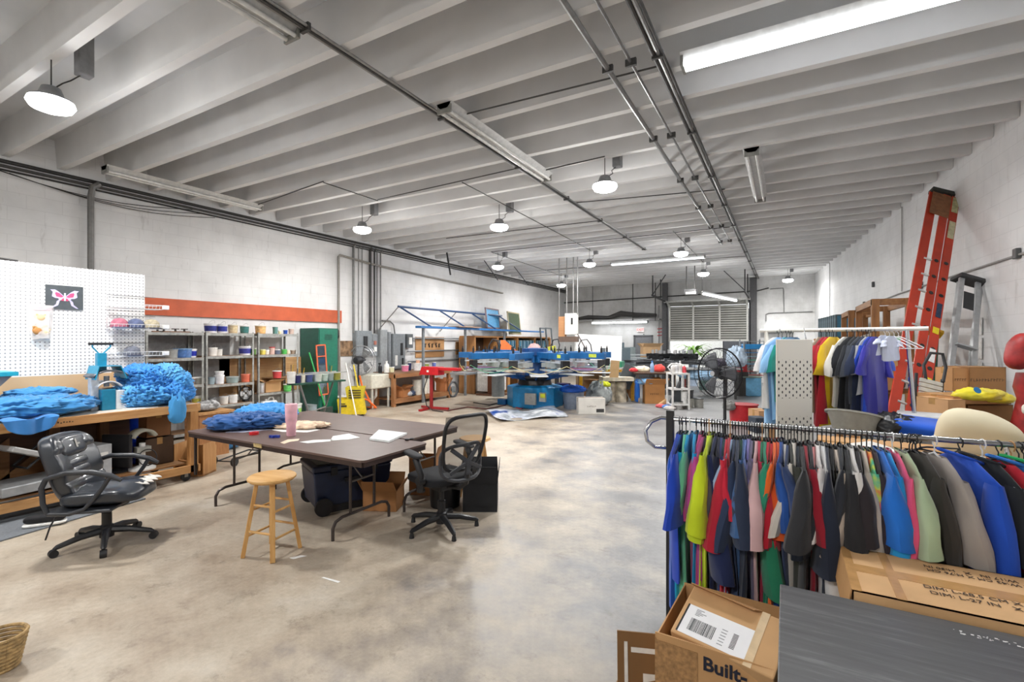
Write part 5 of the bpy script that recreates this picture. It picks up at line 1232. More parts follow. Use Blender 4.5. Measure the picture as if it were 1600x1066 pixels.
for k, u in enumerate((1383, 1390, 1397, 1404)):
    r = ray(u, 500); lam = -(A_.x * r[1] - A_.y * r[0]) / (dr.x * r[1] - dr.y * r[0])
    put_hanger(A_.x + lam * dr.x, ang + .9 + .15 * k, m_whng, '%s of the empty white hangers at the right end of the tall white rack' % nth(k), A_.y + lam * dr.y, 1.788, 'empty white hangers on the tall white rack')
for k, (u, LL) in enumerate(((1380, .12), (1392, .16))):
    p = onD(u, 515, 4.1); o = shirt_mesh(340 + k, .2, .42, .12, .012).build('baby_vest', fabric('#c9cfe2'), smooth=True, loc=(p.x, p.y, 1.76), rot=(0, 0, ang - .5))
    o.scale = (.4 + .1 * k,) * 3
    tag(o, ('small pale lilac vest', 'small pale white vest')[k] + ' hanging by the white hangers on the tall rack', 'vest')
# white perforated panel
t = thing('perforated_panel', 'white perforated panel hung on the tall white rack among the shirts', 'panel', tuple(onD(1213, 600, 4.25).to_2d().to_3d()), math.atan2(.49, .87) + .1)
t.location.z = 0
pm, nt, b = newmat('perforated_white')
tc = nt.nodes.new('ShaderNodeTexCoord'); sx_ = nt.nodes.new('ShaderNodeSeparateXYZ'); nt.links.new(tc.outputs['Object'], sx_.inputs[0])
def mathn(op, a, b2=None, c2=None):
    q = nt.nodes.new('ShaderNodeMath'); q.operation = op
    for i, v in enumerate((a, b2, c2)):
        if v is None: continue
        if hasattr(v, 'links'): nt.links.new(v, q.inputs[i])
        else: q.inputs[i].default_value = v
    return q.outputs[0]
row = mathn('FLOOR', mathn('MULTIPLY', sx_.outputs[0], 30)); odd = mathn('MULTIPLY', mathn('FRACT', mathn('MULTIPLY', row, .5)), 1.0)
fx = mathn('SUBTRACT', mathn('FRACT', mathn('MULTIPLY', sx_.outputs[0], 30)), .5)
fz = mathn('SUBTRACT', mathn('FRACT', mathn('ADD', mathn('MULTIPLY', sx_.outputs[2], 17), odd)), .5)
dd = mathn('SQRT', mathn('ADD', mathn('MULTIPLY', fx, fx), mathn('MULTIPLY', fz, fz)))
hole = mathn('LESS_THAN', dd, .2)
zz = sx_.outputs[2]; zone = mathn('ADD', mathn('MULTIPLY', mathn('GREATER_THAN', zz, 1.18), mathn('LESS_THAN', zz, 1.52)), mathn('MULTIPLY', mathn('GREATER_THAN', zz, .86), mathn('LESS_THAN', zz, 1.02)))
hh = mathn('MULTIPLY', hole, zone)
o_ = mix(nt, hh, hexc('#dcd9d0'), hexc('#3f3f40')); nt.links.new(o_, b.inputs['Base Color']); b.inputs['Roughness'].default_value = .45
MB().box(0, .33, -.01, .01, .8, 1.7).build('perforated_face', pm, t, bevel=.003)
MB().box(.325, .34, -.0, .08, .8, 1.7).build('side_return', M('#d3cec2', .5), t)
MB().tube([(.05, 0, 1.7), (.05, .03, 1.8)], .004).tube([(.28, 0, 1.7), (.28, .03, 1.8)], .004).tube([(.02, 0, .8), (.02, 0, .0)], .012).tube([(.31, 0, .8), (.31, 0, .0)], .012).build('hook_wires', m_chrome, t)
# ladders on the right wall
def ladder(name, label, base, top, width, rungs, col, rail_w=.09, rail_t=.03, sections=1, rungcol='#c9c9c7', cap='#2a2a2c', offs=.05, marks=()):
    base = Vector(base); top = Vector(top); d = top - base; L = d.length; d.normalize()
    side = wdir.copy(); nrm = d.cross(side).normalized()
    if nrm.dot(wnor) < 0: nrm = -nrm
    t = thing(name, label, 'ladder', tuple(base))
    for s in range(sections):
        off = nrm * (offs * s); n0 = .0 if s == 0 else .15
        for sd in (-1, 1):
            a = side * (sd * width / 2) + off + d * (n0); b_ = side * (sd * width / 2) + off + d * L
            MB().beam(tuple(a), tuple(b_), rail_t, rail_w / sections if sections > 1 else rail_w, tuple(nrm)).build('side_rail', M(col, .4, var=.08), t, bevel=.004)
        for k in range(rungs):
            p = off + d * (.25 + n0 + (L - .45) * k / (rungs - 1))
            MB().tube([tuple(p - side * width / 2), tuple(p + side * width / 2)], .016, 8).build('rung', M(rungcol, .35, .6), t, smooth=True)
    if cap:
        for sd in (-1, 1):
            p = d * L + side * (sd * width / 2); MB().beam(tuple(p - d * .02), tuple(p + d * .04), .05, rail_w + .03, tuple(nrm)).build('end_cap', M(cap, .6), t)
    return t, d, side, nrm
pt = onR(1490, 310); pt -= Vector((.1, 0, 0)) * 1
def floor_from(ptop, out): return Vector((ptop.x, ptop.y, 0)) + wnor * out
# orange extension ladder: broad face toward the viewer, leaning left along the wall
topO = onR(1492, 305) + wnor * .12
botO = onD(1395, 700, 5.15); botO = Vector((botO.x, botO.y, .0))
t = thing('extension_ladder', 'tall orange fibreglass extension ladder leaning on the right wall', 'ladder', tuple(botO))
dv = topO - botO; L = dv.length; dv.normalize()
sd = (Vector((.87, .49, 0)) - dv * dv.dot(Vector((.87, .49, 0)))).normalized(); nr = dv.cross(sd).normalized()
if nr.y > 0: nr = -nr
def lad_pt(a, l, n=0): return tuple(sd * a + dv * l + nr * n)
for (a, n_, nm) in ((-.15, 0, 'side_rail'), (.015, .02, 'side_rail'), (.13, .03, 'side_rail')):
    q = MB().beam(lad_pt(a, 0, n_), lad_pt(a, L, n_), .085, .03, tuple(sd)) if False else MB()
    w2 = .052 if a > -.1 else .058
    vs = []
    for l in (0, L):
        for (da, dn) in ((-w2, -.012), (w2, -.012), (w2, .012), (-w2, .012)): vs.append(lad_pt(a + da, l, n_ + dn))
    q.add(vs, [(0, 1, 2, 3), (7, 6, 5, 4), (0, 4, 5, 1), (1, 5, 6, 2), (2, 6, 7, 3), (3, 7, 4, 0)])
    rl = q.build(nm, M('#b8361c', .45, var=.15, scale=4), t, bevel=.004)
    if a > 0:
        q = MB()
        for k in range(12):
            p = Vector(lad_pt(a, .3 + k * .3, n_ + .014)); q.at(tuple(p), nr.to_track_quat('Z', 'Y').to_euler()).lathe([(.028, 0), (.028, .003), (.02, .004), (.0, .0035)], n=14)
        q.build('rung_plate', M('#3a3a3a', .4, .6), rl)
for k in range(12):
    l = .3 + k * .3; MB().tube([lad_pt(-.13, l, .01), lad_pt(.03, l, .02)], .015, 8).build('rung', M('#d2d2d0', .3, .6), t, smooth=True)
q = MB(); vs = []
for l in (L - .02, L + .05):
    for (a, dn) in ((-.2, -.04), (.19, -.04), (.19, .06), (-.2, .06)): vs.append(lad_pt(a, l + (.05 if a > 0 else 0), dn))
q.add(vs, [(0, 1, 2, 3), (7, 6, 5, 4), (0, 4, 5, 1), (1, 5, 6, 2), (2, 6, 7, 3), (3, 7, 4, 0)]).build('top_cap', M('#33352f', .7, var=.3), t)
def lad_patch(nm, a0, a1, l0, l1, m, n_=.047):
    vs = [lad_pt(a0, l0, n_), lad_pt(a1, l0, n_), lad_pt(a1, l1, n_), lad_pt(a0, l1, n_)]
    MB().add(vs, [(0, 1, 2, 3)]).build(nm, m, t, solid=.003)
lad_patch('yellow_label', .095, .165, 1.45, 1.66, M('#e8d21c', .4)); lad_patch('white_label', .095, .165, 1.9, 2.1, m_white); lad_patch('blue_label', .1, .16, 2.62, 2.86, M('#1f3350', .4, var=.6, scale=50))
lad_patch('white_label', .095, .165, 1.05, 1.12, m_white); lad_patch('worn_patch', .09, .17, L - .9, L - .55, M('#c3bd9a', .8, var=.2)); lad_patch('worn_patch', .09, .17, L - .35, L - .03, M('#b9b58a', .8, var=.3))
lad_patch('yellow_label', .095, .165, 2.35, 2.45, M('#e8d21c', .4)); lad_patch('faded_top', -.18, .08, L - .5, L - .02, M('#8a5c3c', .7, var=.2), .034)
# aluminium step ladder
topA = onR(1538, 440) + wnor * .16; botA = onD(1496, 700, 5.6); botA = Vector((botA.x, botA.y, 0))
t = thing('aluminium_stepladder', 'grey aluminium folded stepladder leaning on the right wall beside the orange ladder', 'ladder', tuple(botA))
dv = topA - botA; L = dv.length; dv.normalize(); sd = (Vector((.87, .49, 0)) - dv * dv.dot(Vector((.87, .49, 0)))).normalized(); nr = dv.cross(sd).normalized()
if nr.y > 0: nr = -nr
m_al = M('#aeb0b1', .4, .45, var=.1)
for (a0, a1, n_) in ((-.25, -.12, .04), (.08, .085, .04), (.02, .17, -.03), (-.2, -.07, -.05)):
    vs = []
    for (aa, l) in ((a0, 0), (a1, L)):
        for (da, dn) in ((-.032, -.014), (.032, -.014), (.032, .014), (-.032, .014)): vs.append(lad_pt(aa + da, l, n_ + dn))
    MB().add(vs, [(0, 1, 2, 3), (7, 6, 5, 4), (0, 4, 5, 1), (1, 5, 6, 2), (2, 6, 7, 3), (3, 7, 4, 0)]).build('side_rail', m_al, t, bevel=.003)
for k in range(6):
    f = (.25 + .3 * k) / L; a0 = -.25 + .13 * f; a1 = .08
    vs = []
    for l in (.25 + .3 * k, .27 + .3 * k):
        for (aa, dn) in ((a0, -.02), (a1, -.02), (a1, .06), (a0, .06)): vs.append(lad_pt(aa, l, .04 + dn))
    MB().add(vs, [(0, 1, 2, 3), (7, 6, 5, 4), (0, 4, 5, 1), (1, 5, 6, 2), (2, 6, 7, 3), (3, 7, 4, 0)]).build('step', m_al, t)
vs = []
for l in (L - .0, L + .05):
    for (a, dn) in ((-.17, -.09), (.2, -.09), (.2, .1), (-.17, .1)): vs.append(lad_pt(a, l, dn))
MB().add(vs, [(0, 1, 2, 3), (7, 6, 5, 4), (0, 4, 5, 1), (1, 5, 6, 2), (2, 6, 7, 3), (3, 7, 4, 0)]).build('top_cap', M('#3b3c3d', .6), t, bevel=.01)
lad_patch('black_label', -.1, .03, L - .45, L - .2, M('#2b2c2e', .5), .06)
# green ladder between them
topG = onR(1483, 520) + wnor * .2; botG = onD(1440, 700, 5.4); botG = Vector((botG.x, botG.y, 0))
t = thing('green_ladder', 'green fibreglass ladder between the orange and the aluminium ones', 'ladder', tuple(botG))
dv = topG - botG; L = dv.length; dv.normalize(); sd = (Vector((.87, .49, 0)) - dv * dv.dot(Vector((.87, .49, 0)))).normalized(); nr = dv.cross(sd).normalized()
if nr.y > 0: nr = -nr
for a in (-.1, .05):
    vs = []
    for l in (0, L):
        for (da, dn) in ((-.03, -.012), (.03, -.012), (.03, .012), (-.03, .012)): vs.append(lad_pt(a + da, l, dn))
    MB().add(vs, [(0, 1, 2, 3), (7, 6, 5, 4), (0, 4, 5, 1), (1, 5, 6, 2), (2, 6, 7, 3), (3, 7, 4, 0)]).build('side_rail', M('#14563c', .4), t)
for k in range(6): MB().tube([lad_pt(-.1, .3 + k * .28), lad_pt(.05, .3 + k * .28)], .015, 8).build('rung', M('#7a8f84', .4, .4), t)
vs = []
for l in (L - .02, L + .05):
    for (a, dn) in ((-.14, -.05), (.12, -.05), (.12, .06), (-.14, .06)): vs.append(lad_pt(a, l, dn))
MB().add(vs, [(0, 1, 2, 3), (7, 6, 5, 4), (0, 4, 5, 1), (1, 5, 6, 2), (2, 6, 7, 3), (3, 7, 4, 0)]).build('top_cap', M('#e0b020', .5), t)
# wooden rack on the right wall with cloths
C0 = onR(1400, 500); y0 = 7.4
def wrack(label, ya, yb, dep, zt, levels, bays=1, top=True, xr=1.56):
    """pine rack standing along the right wall, from ya to yb"""
    p = Vector((xr, ya, 0)); t = thing('pine_rack', label, 'rack', tuple(p), 0)
    Lr = (yb - ya); m = wood('#7d5028', '#ab7a45', 2); mh = wood('#7d5028', '#ab7a45', 1)
    for k in range(bays + 1):
        y = Lr * k / bays
        for x in (-.04, -dep): MB().box(x - .09, x, y - .045, y + .045, 0, zt).build('post', m, t, bevel=.003)
    for z in levels:
        MB().box(-dep - .09, -.04, -.04, Lr + .04, z - .02, z).build('shelf_board', wood('#8a5b30', '#b98850', 1), t)
        MB().box(-dep - .1, -dep - .06, -.04, Lr + .04, z - .09, z - .02).build('shelf_rail', mh, t)
    if top:
        MB().box(-dep - .09, -dep - .05, -.04, Lr + .04, zt - .09, zt).box(-.08, -.04, -.04, Lr + .04, zt - .09, zt).build('top_rail', mh, t)
        for k in range(bays + 1): MB().box(-dep - .09, -.04, Lr * k / bays - .02, Lr * k / bays + .02, zt - .09, zt).build('cross_rail', mh, t)
    return t
wrack('tall open pine rack on the right wall left of the orange ladder', 8.45, 10.2, .42, 2.28, (.3, .98, 1.62))
wrack('second pine rack farther along the right wall', 10.9, 12.2, .4, 2.26, (.4, 1.2, 1.75), xr=1.5)
for k, (u, v, s_, c_, nm) in enumerate(((1408, 488, (.35, .4, .14), '#b9a58c', 'beige folded cloth topmost'), (1400, 502, (.5, .7, .12), '#c13c1e', 'orange-red cloth'), (1425, 500, (.5, .5, .1), '#8d8479', 'grey-brown cloth'), (1360, 500, (.4, .5, .12), '#cf4a26', 'orange cloth at the left'))):
    p = onD(u, v, 7.6); crumple('folded_cloth', nm + ' on the upper shelf of the tall pine rack', 'cloth', (1.3, (9.0, 9.1, 9.4, 9.9)[k], 1.63 + (.1 if k == 0 else 0) + (.06 if k == 2 else 0)), s_, c_, 120 + k, amp=.2)
p = onD(1412, 522, 7.0); crumple('green_tarp', 'pale green cloth on the pine rack just under the white rail', 'cloth', (1.36, 8.7, 1.63), (.36, .4, .1), '#8bc8a0', 130, amp=.2)
# blue framed screens stacked on racks farther down the right wall
def screens(label, y0_, n_, z, h, w_, x0=.38, cols=('#2c6f8c', '#3f93b5', '#6d9fb0', '#2a5a70')):
    for k in range(n_):
        y = y0_ + k * .085; x = XR(y) - x0
        t = thing('print_screen', label + ', %s from its near end' % nth(k), 'screen', (x, y, z), R(rnd(-3, 3)), label + 's')
        MB().box(-w_, 0, -.012, .012, 0, .03).box(-w_, 0, -.012, .012, h - .03, h).box(-w_, -w_ + .03, -.012, .012, 0, h).box(-.03, 0, -.012, .012, 0, h).build('frame', M('#8fa3ab' if k % 3 else '#4d5a60', .4, .4), t)
        MB().box(-w_ + .03, -.03, -.004, .004, .03, h - .03).build('mesh', M(cols[k % len(cols)], .5), t)
random.seed(31)
screens('blue framed screen in the upper row by the right wall', 13.0, 28, 1.76, .53, .5)
screens('blue framed screen in the lower row by the right wall', 13.0, 28, 1.18, .5, .5)
t = thing('screen_shelf', 'long pine shelf holding the two rows of blue screens on the right wall', 'shelf', (XR(12.9) - .3, 12.9, 0), WR)
for z in (1.17, 1.75): MB().box(-.66, 0, 0, 2.6, z - .03, z).build('shelf_board', m_pine, t)
for y in (.0, 1.25, 2.5):
    for x in (-.66, -.06): MB().box(x, x + .06, y, y + .05, 0, 1.76).build('post', m_pine_z, t)
# cluttered bench by the ladders: grey cart, cartons, caster wheels
t = thing('grey_tool_cart', 'grey plastic tool cart behind the royal blue shirts', 'cart', tuple(onD(1388, 700, 5.3).to_2d().to_3d()), .5)
t.location.z = 0
MB().box(-.22, .22, -.2, .2, .62, .78).build('drawer_top', M('#7a7f84', .5), t, bevel=.02); MB().box(-.18, .18, -.17, .17, .1, .62).build('body', M('#8e9490', .6), t, bevel=.01)
MB().box(-.1, .05, -.175, -.17, .3, .6).build('dark_opening', m_black, t); MB().cyl((.15, -.205, .7), .02, .01, 14, (R(90), 0, 0)).build('knob', m_white, t)
t = thing('wall_shelf', 'cluttered wooden work shelf beside the orange ladder', 'shelf', tuple(onD(1385, 600, 6.2).to_2d().to_3d()), .35)
t.location.z = 0
MB().box(-.45, .45, -.3, .3, 1.05, 1.08).build('shelf_board', wood('#8a5b30', '#b98850', 0), t); MB().box(-.45, .45, -.3, .3, .45, .48).build('shelf_board', wood('#8a5b30', '#b98850', 0), t)
legs(t, m_pine_z, .42, .27, 0, 1.05, .06)
pq = onD(1380, 600, 6.0)
carton('carton', 'narrow brown carton on the work shelf under the white hangers', (pq.x, pq.y, 1.085), (.22, .2, .4), .3, '#b78a5c')
pq = onD(1408, 600, 6.1)
t = thing('mounting_plate', 'white plastic plate with black holes standing beside the narrow carton', 'plate', (pq.x, pq.y, 1.085), .5)
MB().box(-.08, .08, -.01, .01, 0, .36).build('plate', m_white, t, bevel=.004)
q = MB()
for k in range(4):
    for x in (-.03, .035): q.cyl((x, -.011, .06 + .08 * k), .013, .003, 10, (R(90), 0, 0))
q.build('holes', m_black, t)
random.seed(90)
for k, (u, v, c_, nm) in enumerate(((1372, 566, '#2c2e33', 'dark grey'), (1380, 572, '#4b5058', 'steel grey'), (1388, 563, '#21242c', 'black'), (1395, 570, '#3d5a8c', 'blue'), (1402, 566, '#55504b', 'brown grey'))):
    pq = onD(u, v, 5.95 + .05 * k); t = thing('hand_tool', nm + ' small power tool lying on the work shelf by the orange ladder', 'tool', (pq.x, pq.y, 1.085), rnd(0, 3))
    MB().cyl((-.09, 0, .05), .045, .16, 12, (0, R(90), 0)).build('motor', M(c_, .4), t, smooth=True); MB().box(-.02, .03, -.02, .02, -.0, .05).build('grip', m_black, t); MB().cyl((.07, 0, .05), .02, .06, 10, (0, R(90), 0)).build('chuck', M('#8f8f8f', .3, .8), t)
pq = onD(1378, 585, 5.7); carton('carton', 'small open wooden box of parts below the work shelf top', (pq.x, pq.y, .48), (.3, .25, .22), .3, '#c2935c', 1.2)
crumple('blue_rag', 'blue rag on the work shelf behind the white rack post', 'cloth', tuple(onD(1408, 560, 6.3).to_2d().to_3d() + Vector((0, 0, 1.08))), (.25, .3, .12), '#1f55b0', 133, amp=.3)
# grey bin and other goods on a big cluttered table behind the chrome rack
bx = thing('storage_table', 'low table carrying cartons and pillows behind the chrome rack', 'table', (.95, 4.15, 0), .0)
MB().box(-.75, .75, -.42, .42, .7, .73).build('tabletop', M('#8a7a66', .6), bx); legs(bx, m_dark, .7, .38, 0, .7, .05)
pq = onD(1430, 700, 3.6)
carton('carton', 'wide flat brown carton under the blue pillow, behind the chrome rack', (.66, 3.95, .732), (.95, .5, .26), -.05, '#b1885c')
t = thing('grey_bin', 'grey plastic bin full of small bottles tipped over behind the chrome rack', 'bin', tuple(onD(1334, 668, 3.9)), .3)
t.rotation_euler = (R(-14), R(10), .3)
MB().lathe([(.14, -.05), (.2, .11), (.215, .11), (.215, .095)], n=30, sy=.75).lathe([(.19, .105), (.14, .05), (0, .05)], n=30, sy=.75).build('body', M('#9a9a92', .5), t, smooth=True)
for k in range(7):
    a = k * .9; MB().lathe([(.02, 0), (.025, .02), (.02, .07), (0, .075)], (.1 * math.cos(a), .07 * math.sin(a), .07), 10, (R(60), 0, a)).build('small_bottle', M(['#c8d0da', '#3a6fb0', '#e8e8e8', '#dd4444', '#b9c4cf', '#888f99', '#5a6a80'][k], .3), t, smooth=True)
pq = onD(1434, 668, 3.75)
q = MB(); cushion(q, (0, 0, 0), (.42, .3, .13), .55, 36, wr=.12, ws=9); tag(q.build('blue_pillow', fabric('#0f4db4'), smooth=True, loc=tuple(pq), rot=(R(6), R(3), -.25)), 'royal blue pillow on the carton behind the chrome rack', 'pillow')
pq = onD(1395, 668, 3.85); crumple('black_bag', 'black and white bag between the grey bin and the blue pillow', 'bag', (pq.x, pq.y, pq.z - .08), (.3, .3, .16), '#16171a', 141, amp=.3, m=M('#16171a', .35))
pq = onD(1528, 690, 3.05)
q = MB(); cushion(q, (0, 0, 0), (.42, .32, .34), .72, 48, fn=lambda p: Vector((p.x + .0, p.y, p.z * (1.1 - .9 * max(0, p.x) ) + .06 * max(0, -p.x + .1) )), wr=.07, ws=5, seed=4)
tag(q.build('cream_pillow', M('#cfc4a8', .9, var=.04, scale=4, bump=.1), smooth=True, loc=tuple(pq), rot=(0, R(8), -.2)), 'large cream pillow slumped behind the right end of the chrome rack', 'pillow')
# yellow lidded tote directly behind the rack
t = thing('yellow_lidded_tote', 'black storage tote with a yellow lid behind the right half of the chrome rack', 'tote', (.95, 3.45, 0), .0)
MB().box(-.62, .5, -.24, .24, 0, .88).build('body', M('#1b1c1e', .5), t, bevel=.02)
MB().box(-.65, .53, -.27, .27, .88, .93).box(-.5, .38, -.18, .18, .93, .96).build('lid', M('#e0b11c', .4), t, bevel=.01)
t = thing('white_helmet', 'white rounded plastic shade standing on the yellow lid', 'shade', (.42, 3.42, .96))
MB().lathe([(.13, 0), (.135, .05), (.1, .12), (.0, .15)], n=24).build('dome', M('#dddbd6', .4), t, smooth=True)
t = thing('white_box_lid', 'white flat plastic lid between the blue and cream pillows', 'lid', tuple(onD(1460, 652, 4.0)), -.2)
MB().box(-.25, .25, -.16, .16, -.02, .02).build('lid', M('#c9cac9', .5), t, bevel=.01)
# cartons against the wall
def wallbox(label, u0, u1, v0, v1, d, dep, rz, col, **k):
    a, b_ = onD(u0, v1, d), onD(u1, v1, d); w_ = (b_ - a).length; h_ = (v1 - v0) * d / FPX
    c = (a + b_) / 2 + Vector((-_S, _C, 0)) * dep / 2
    return carton('carton', label, (c.x, c.y, a.z), (w_, dep, h_), YAW + rz, col, **k)
wallbox('tall opened carton with printed capitals on its raised flap', 1515, 1572, 574, 614, 4.7, .3, 0, '#9c7146', words='~~~~~~~~~~~~', wsize=.035)
wallbox('small taped carton left of the tall opened carton', 1489, 1514, 575, 612, 4.72, .2, 0, '#b9895a', words='~~~~~', wsize=.03)
wallbox('wide brown carton holding the yellow bags', 1512, 1583, 633, 690, 4.3, .4, 0, '#8b6238')
wallbox('pale carton flap box left of the wide brown carton', 1478, 1508, 625, 665, 4.2, .3, .1, '#c7996b')
wallbox('flat tray carton under the yellow bags', 1490, 1580, 620, 632, 4.25, .4, 0, '#b48556')
tb = thing('wall_table', 'low grey table carrying the cartons by the right wall', 'table', (0, 0, 0))
pq = onD(1535, 760, 4.45); MB().at((pq.x, pq.y + .05, 0), (0, 0, YAW)).box(-.55, .4, -.35, .4, .72, .755).box(-.5, -.45, -.3, .35, 0, .72).box(.3, .35, -.3, .35, 0, .72).build('table_body', M('#6a6a68', .6), tb)
pq = onD(1520, 612, 4.35)
for k, (u, v, s_, c_) in enumerate(((1530, 617, (.2, .42, .09), '#e3d13a'), (1556, 621, (.18, .3, .08), '#d9c93a'))):
    pq = onD(u, v, 4.3); crumple('yellow_bag', ('yellow plastic bag with a round blue mark on the tray carton', 'second yellow bag lying at the right on the tray carton')[k], 'bag', (pq.x, pq.y, pq.z - .05), s_, c_, 150 + k, rz=YAW + R(90), amp=.18, m=M('#e2d236', .35, var=.2, scale=9))
pq = onD(1527, 610, 4.18); tag(MB().lathe([(.03, 0), (.03, .003), (0, .003)], n=18).build('round_sticker', M('#1f6fa8', .4), loc=tuple(pq), rot=(R(60), 0, YAW)), 'round blue mark on the first yellow bag', 'mark')
# grey slatted folding thing with hose
t = thing('folding_chair', 'grey slatted folding seat with a black hose loop by the green ladder', 'seat', tuple(onD(1452, 640, 4.6)), YAW)
t.rotation_euler = (R(-12), R(14), YAW)
for k in range(7): MB().box(-.11, .11, -.012, .012, -.02 + .045 * k, .018 + .045 * k).build('slat', M('#bdbdb8', .5), t, bevel=.003)
MB().tube([(-.05, 0, .28), (-.08, 0, .42), (-.02, 0, .56), (.1, 0, .58), (.14, 0, .45), (.12, 0, .3)], .014, 8).tube([(.13, .02, -.1), (.13, .02, .33)], .014).tube([(-.13, .02, -.1), (-.13, .02, .33)], .014).tube([(.13, .02, -.1), (.13, .02, -.75)], .012).tube([(-.13, .02, -.1), (-.13, .02, -.75)], .012).build('tube_frame', m_black, t, smooth=True)
# carved red figure at the right edge
t = thing('carved_figure', 'red and white carved wooden figure cut by the right edge of the view', 'figure', tuple(onD(1611, 700, 4.0).to_2d().to_3d()), YAW)
t.location.z = 0
m_rd = M('#93211f', .5, var=.35, scale=14); m_wt = M('#d9d2c6', .5, var=.1)
q = MB().lathe([(.1, .7), (.13, .95), (.1, 1.12), (.085, 1.2), (.11, 1.3), (.09, 1.42)], n=20); q.build('red_coat', m_rd, t, smooth=True)
q = MB(); cushion(q, (-.05, 0, 1.60), (.24, .2, .3), .9, 24, wr=.1, fn=lambda p: Vector((p.x - .35 * max(0, .02 - p.z) ** 1 + .0, p.y, p.z))); q.build('red_hood', m_rd, t, smooth=True)
q = MB(); cushion(q, (-.02, -.1, 1.53), (.2, .1, .18), .8, 20); q.build('white_face', m_wt, t, smooth=True)
q = MB(); cushion(q, (-.06, -.1, 1.13), (.2, .1, .1), .6, 20); q.build('white_cuff', m_wt, t, smooth=True)
MB().lathe([(.15, .0), (.15, .06), (.12, .62), (.12, .7)], n=20).build('white_base', m_wt, t, smooth=True)
# hanging sheets taped on the wall (white paper strips)
for k, (v0, v1) in enumerate(((495, 523), (527, 560), (566, 590))):
    a, b_ = onR(1530, v1), onR(1545, v0)
    tag(MB().box(-.004, .004, -.12, .12, 0, abs(b_.z - a.z)).build('paper_sheet', m_white, loc=tuple(a + wnor * .02), rot=(R(2), 0, WR)), ('top', 'middle', 'lowest')[k] + ' white sheet taped to the right wall beside the stepladder', 'paper')
# big fan behind the rack
q = onZ(1134, 690)
ped_fan('large black pedestal fan standing behind the chrome rack', (-.8, 7.9, 0), R(-30), 1.21, .37, .3)
# red bin
t = tub('red_bin', 'large red round bin with a draped glove behind the pedestal fan', (-.75, 10.8, 0), .27, .42, '#b01a24', open_=True, handle=False, cat='bin', taper=.9)
crumple('grey_cloth', 'grey cloth hanging on the left rim of the red bin', 'cloth', (-1.0, 10.6, .3), (.2, .25, .16), '#8a8a88', 160, amp=.4)
# ================================================================ mid and far left: locker, paint stand, electrics, workbench, presses
m_galv = M('#8f9498', .45, .4); m_panel = M('#868c90', .45, .3)
# locker
t = thing('metal_locker', 'dark green metal locker against the left wall', 'locker', (-9.1, 7.35, 0))
MB().box(-.42, .2, -.25, .27, .1, 1.98).build('body', M('#1d5b4c', .45), t, bevel=.006)
MB().box(.2, .212, -.23, .25, .13, 1.95).build('door', M('#1a6652', .4), t, bevel=.004)
q = MB()
for k in range(6): q.box(.212, .216, -.1, .1, 1.72 + .022 * k, 1.73 + .022 * k)
q.build('door_vents', M('#0f3a30'), t)
MB().box(-.42, .2, -.25, .27, 0, .1).build('plinth', M('#153f35'), t)
y_ = onX(509, 534, -8.82).y
t = thing('framed_mirror', 'narrow orange-framed mirror leaning on the green locker', 'mirror', (-8.84, y_, 0)); t.rotation_euler = (R(3), R(-2), 0)
MB().box(0, .02, -.13, -.1, .5, 1.62).box(0, .02, .1, .13, .5, 1.62).box(0, .02, -.13, .13, 1.59, 1.62).box(0, .02, -.13, .13, .5, .53).box(0, .02, -.13, .13, 1.35, 1.37).build('frame', M('#d0623c', .5), t)
MB().box(.004, .01, -.1, .1, .53, 1.59).build('glass', M('#8fa0ae', .06, .9), t)
MB().box(0, .02, -.02, .02, 0, .5).build('prop', m_galv, t)
def stick(name, label, a, b, r, col, head=None, cat='tool'):
    t = thing(name, label, cat, tuple(a)); d = Vector(b) - Vector(a)
    MB().tube([(0, 0, 0), tuple(d)], r, 8).build('handle', M(col, .5), t, smooth=True)
    if head: head(t)
    return t
a = onX(492, 580, -8.6); stick('broom', 'green-handled broom leaning left across the locker', (-8.4, a.y + .1, .3), tuple(onX(483, 551, -8.75)), .016, '#1f9a4c', lambda t: MB().box(-.04, .04, -.16, .16, -.3, 0).build('bristles', M('#2c3a33', .9), t))
stick('red_broom', 'thin dark red stick beside the right edge of the locker', (-8.95, onX(523, 560, -8.95).y, 0), (-9.05, onX(522, 560, -9.05).y, 1.62), .02, '#7d2a24')
stick('wall_broom', 'upright wooden pole with dark tip right of the locker', (-9.2, onX(532, 560, -9.2).y, 0), (-9.3, onX(530, 560, -9.3).y, 1.95), .018, '#8f8578', lambda t: MB().lathe([(.02, 1.75), (.04, 1.82), (.03, 1.95), (0, 2.0)], (-.1, 0, 0), 10).build('dark_tip', m_black, t))
# paint stand in front of the locker
p0 = onD(455, 588, 8.3); p1 = onD(533, 588, 9.2)
t = thing('paint_stand', 'dark green trestle stand with paint cups before the locker', 'stand', ((p0.x + p1.x) / 2, (p0.y + p1.y) / 2, 0), math.atan2(p1.y - p0.y, p1.x - p0.x))
Lh = (p1 - p0).length / 2
MB().box(-Lh, Lh, -.13, .13, .93, .96).build('tray', M('#1e4a3c', .5, var=.3), t)
MB().box(-Lh, Lh, -.16, -.14, 1.1, 1.12).box(-Lh, Lh, .14, .16, 1.1, 1.12).build('guard_rail', M('#b9bdba', .4, .4), t)
for sx in (-1, 1):
    for sy in (-1, 1): MB().tube([(sx * (Lh - .1), sy * .1, .93), (sx * (Lh - .28), sy * .3, 0)], .018, 8).build('leg', M('#6d6c6a', .5, .3), t, smooth=True)
MB().tube([(-Lh + .2, -.2, .45), (Lh - .2, .2, .45)], .012).build('cross_brace', M('#8c8c8a', .4, .5), t)
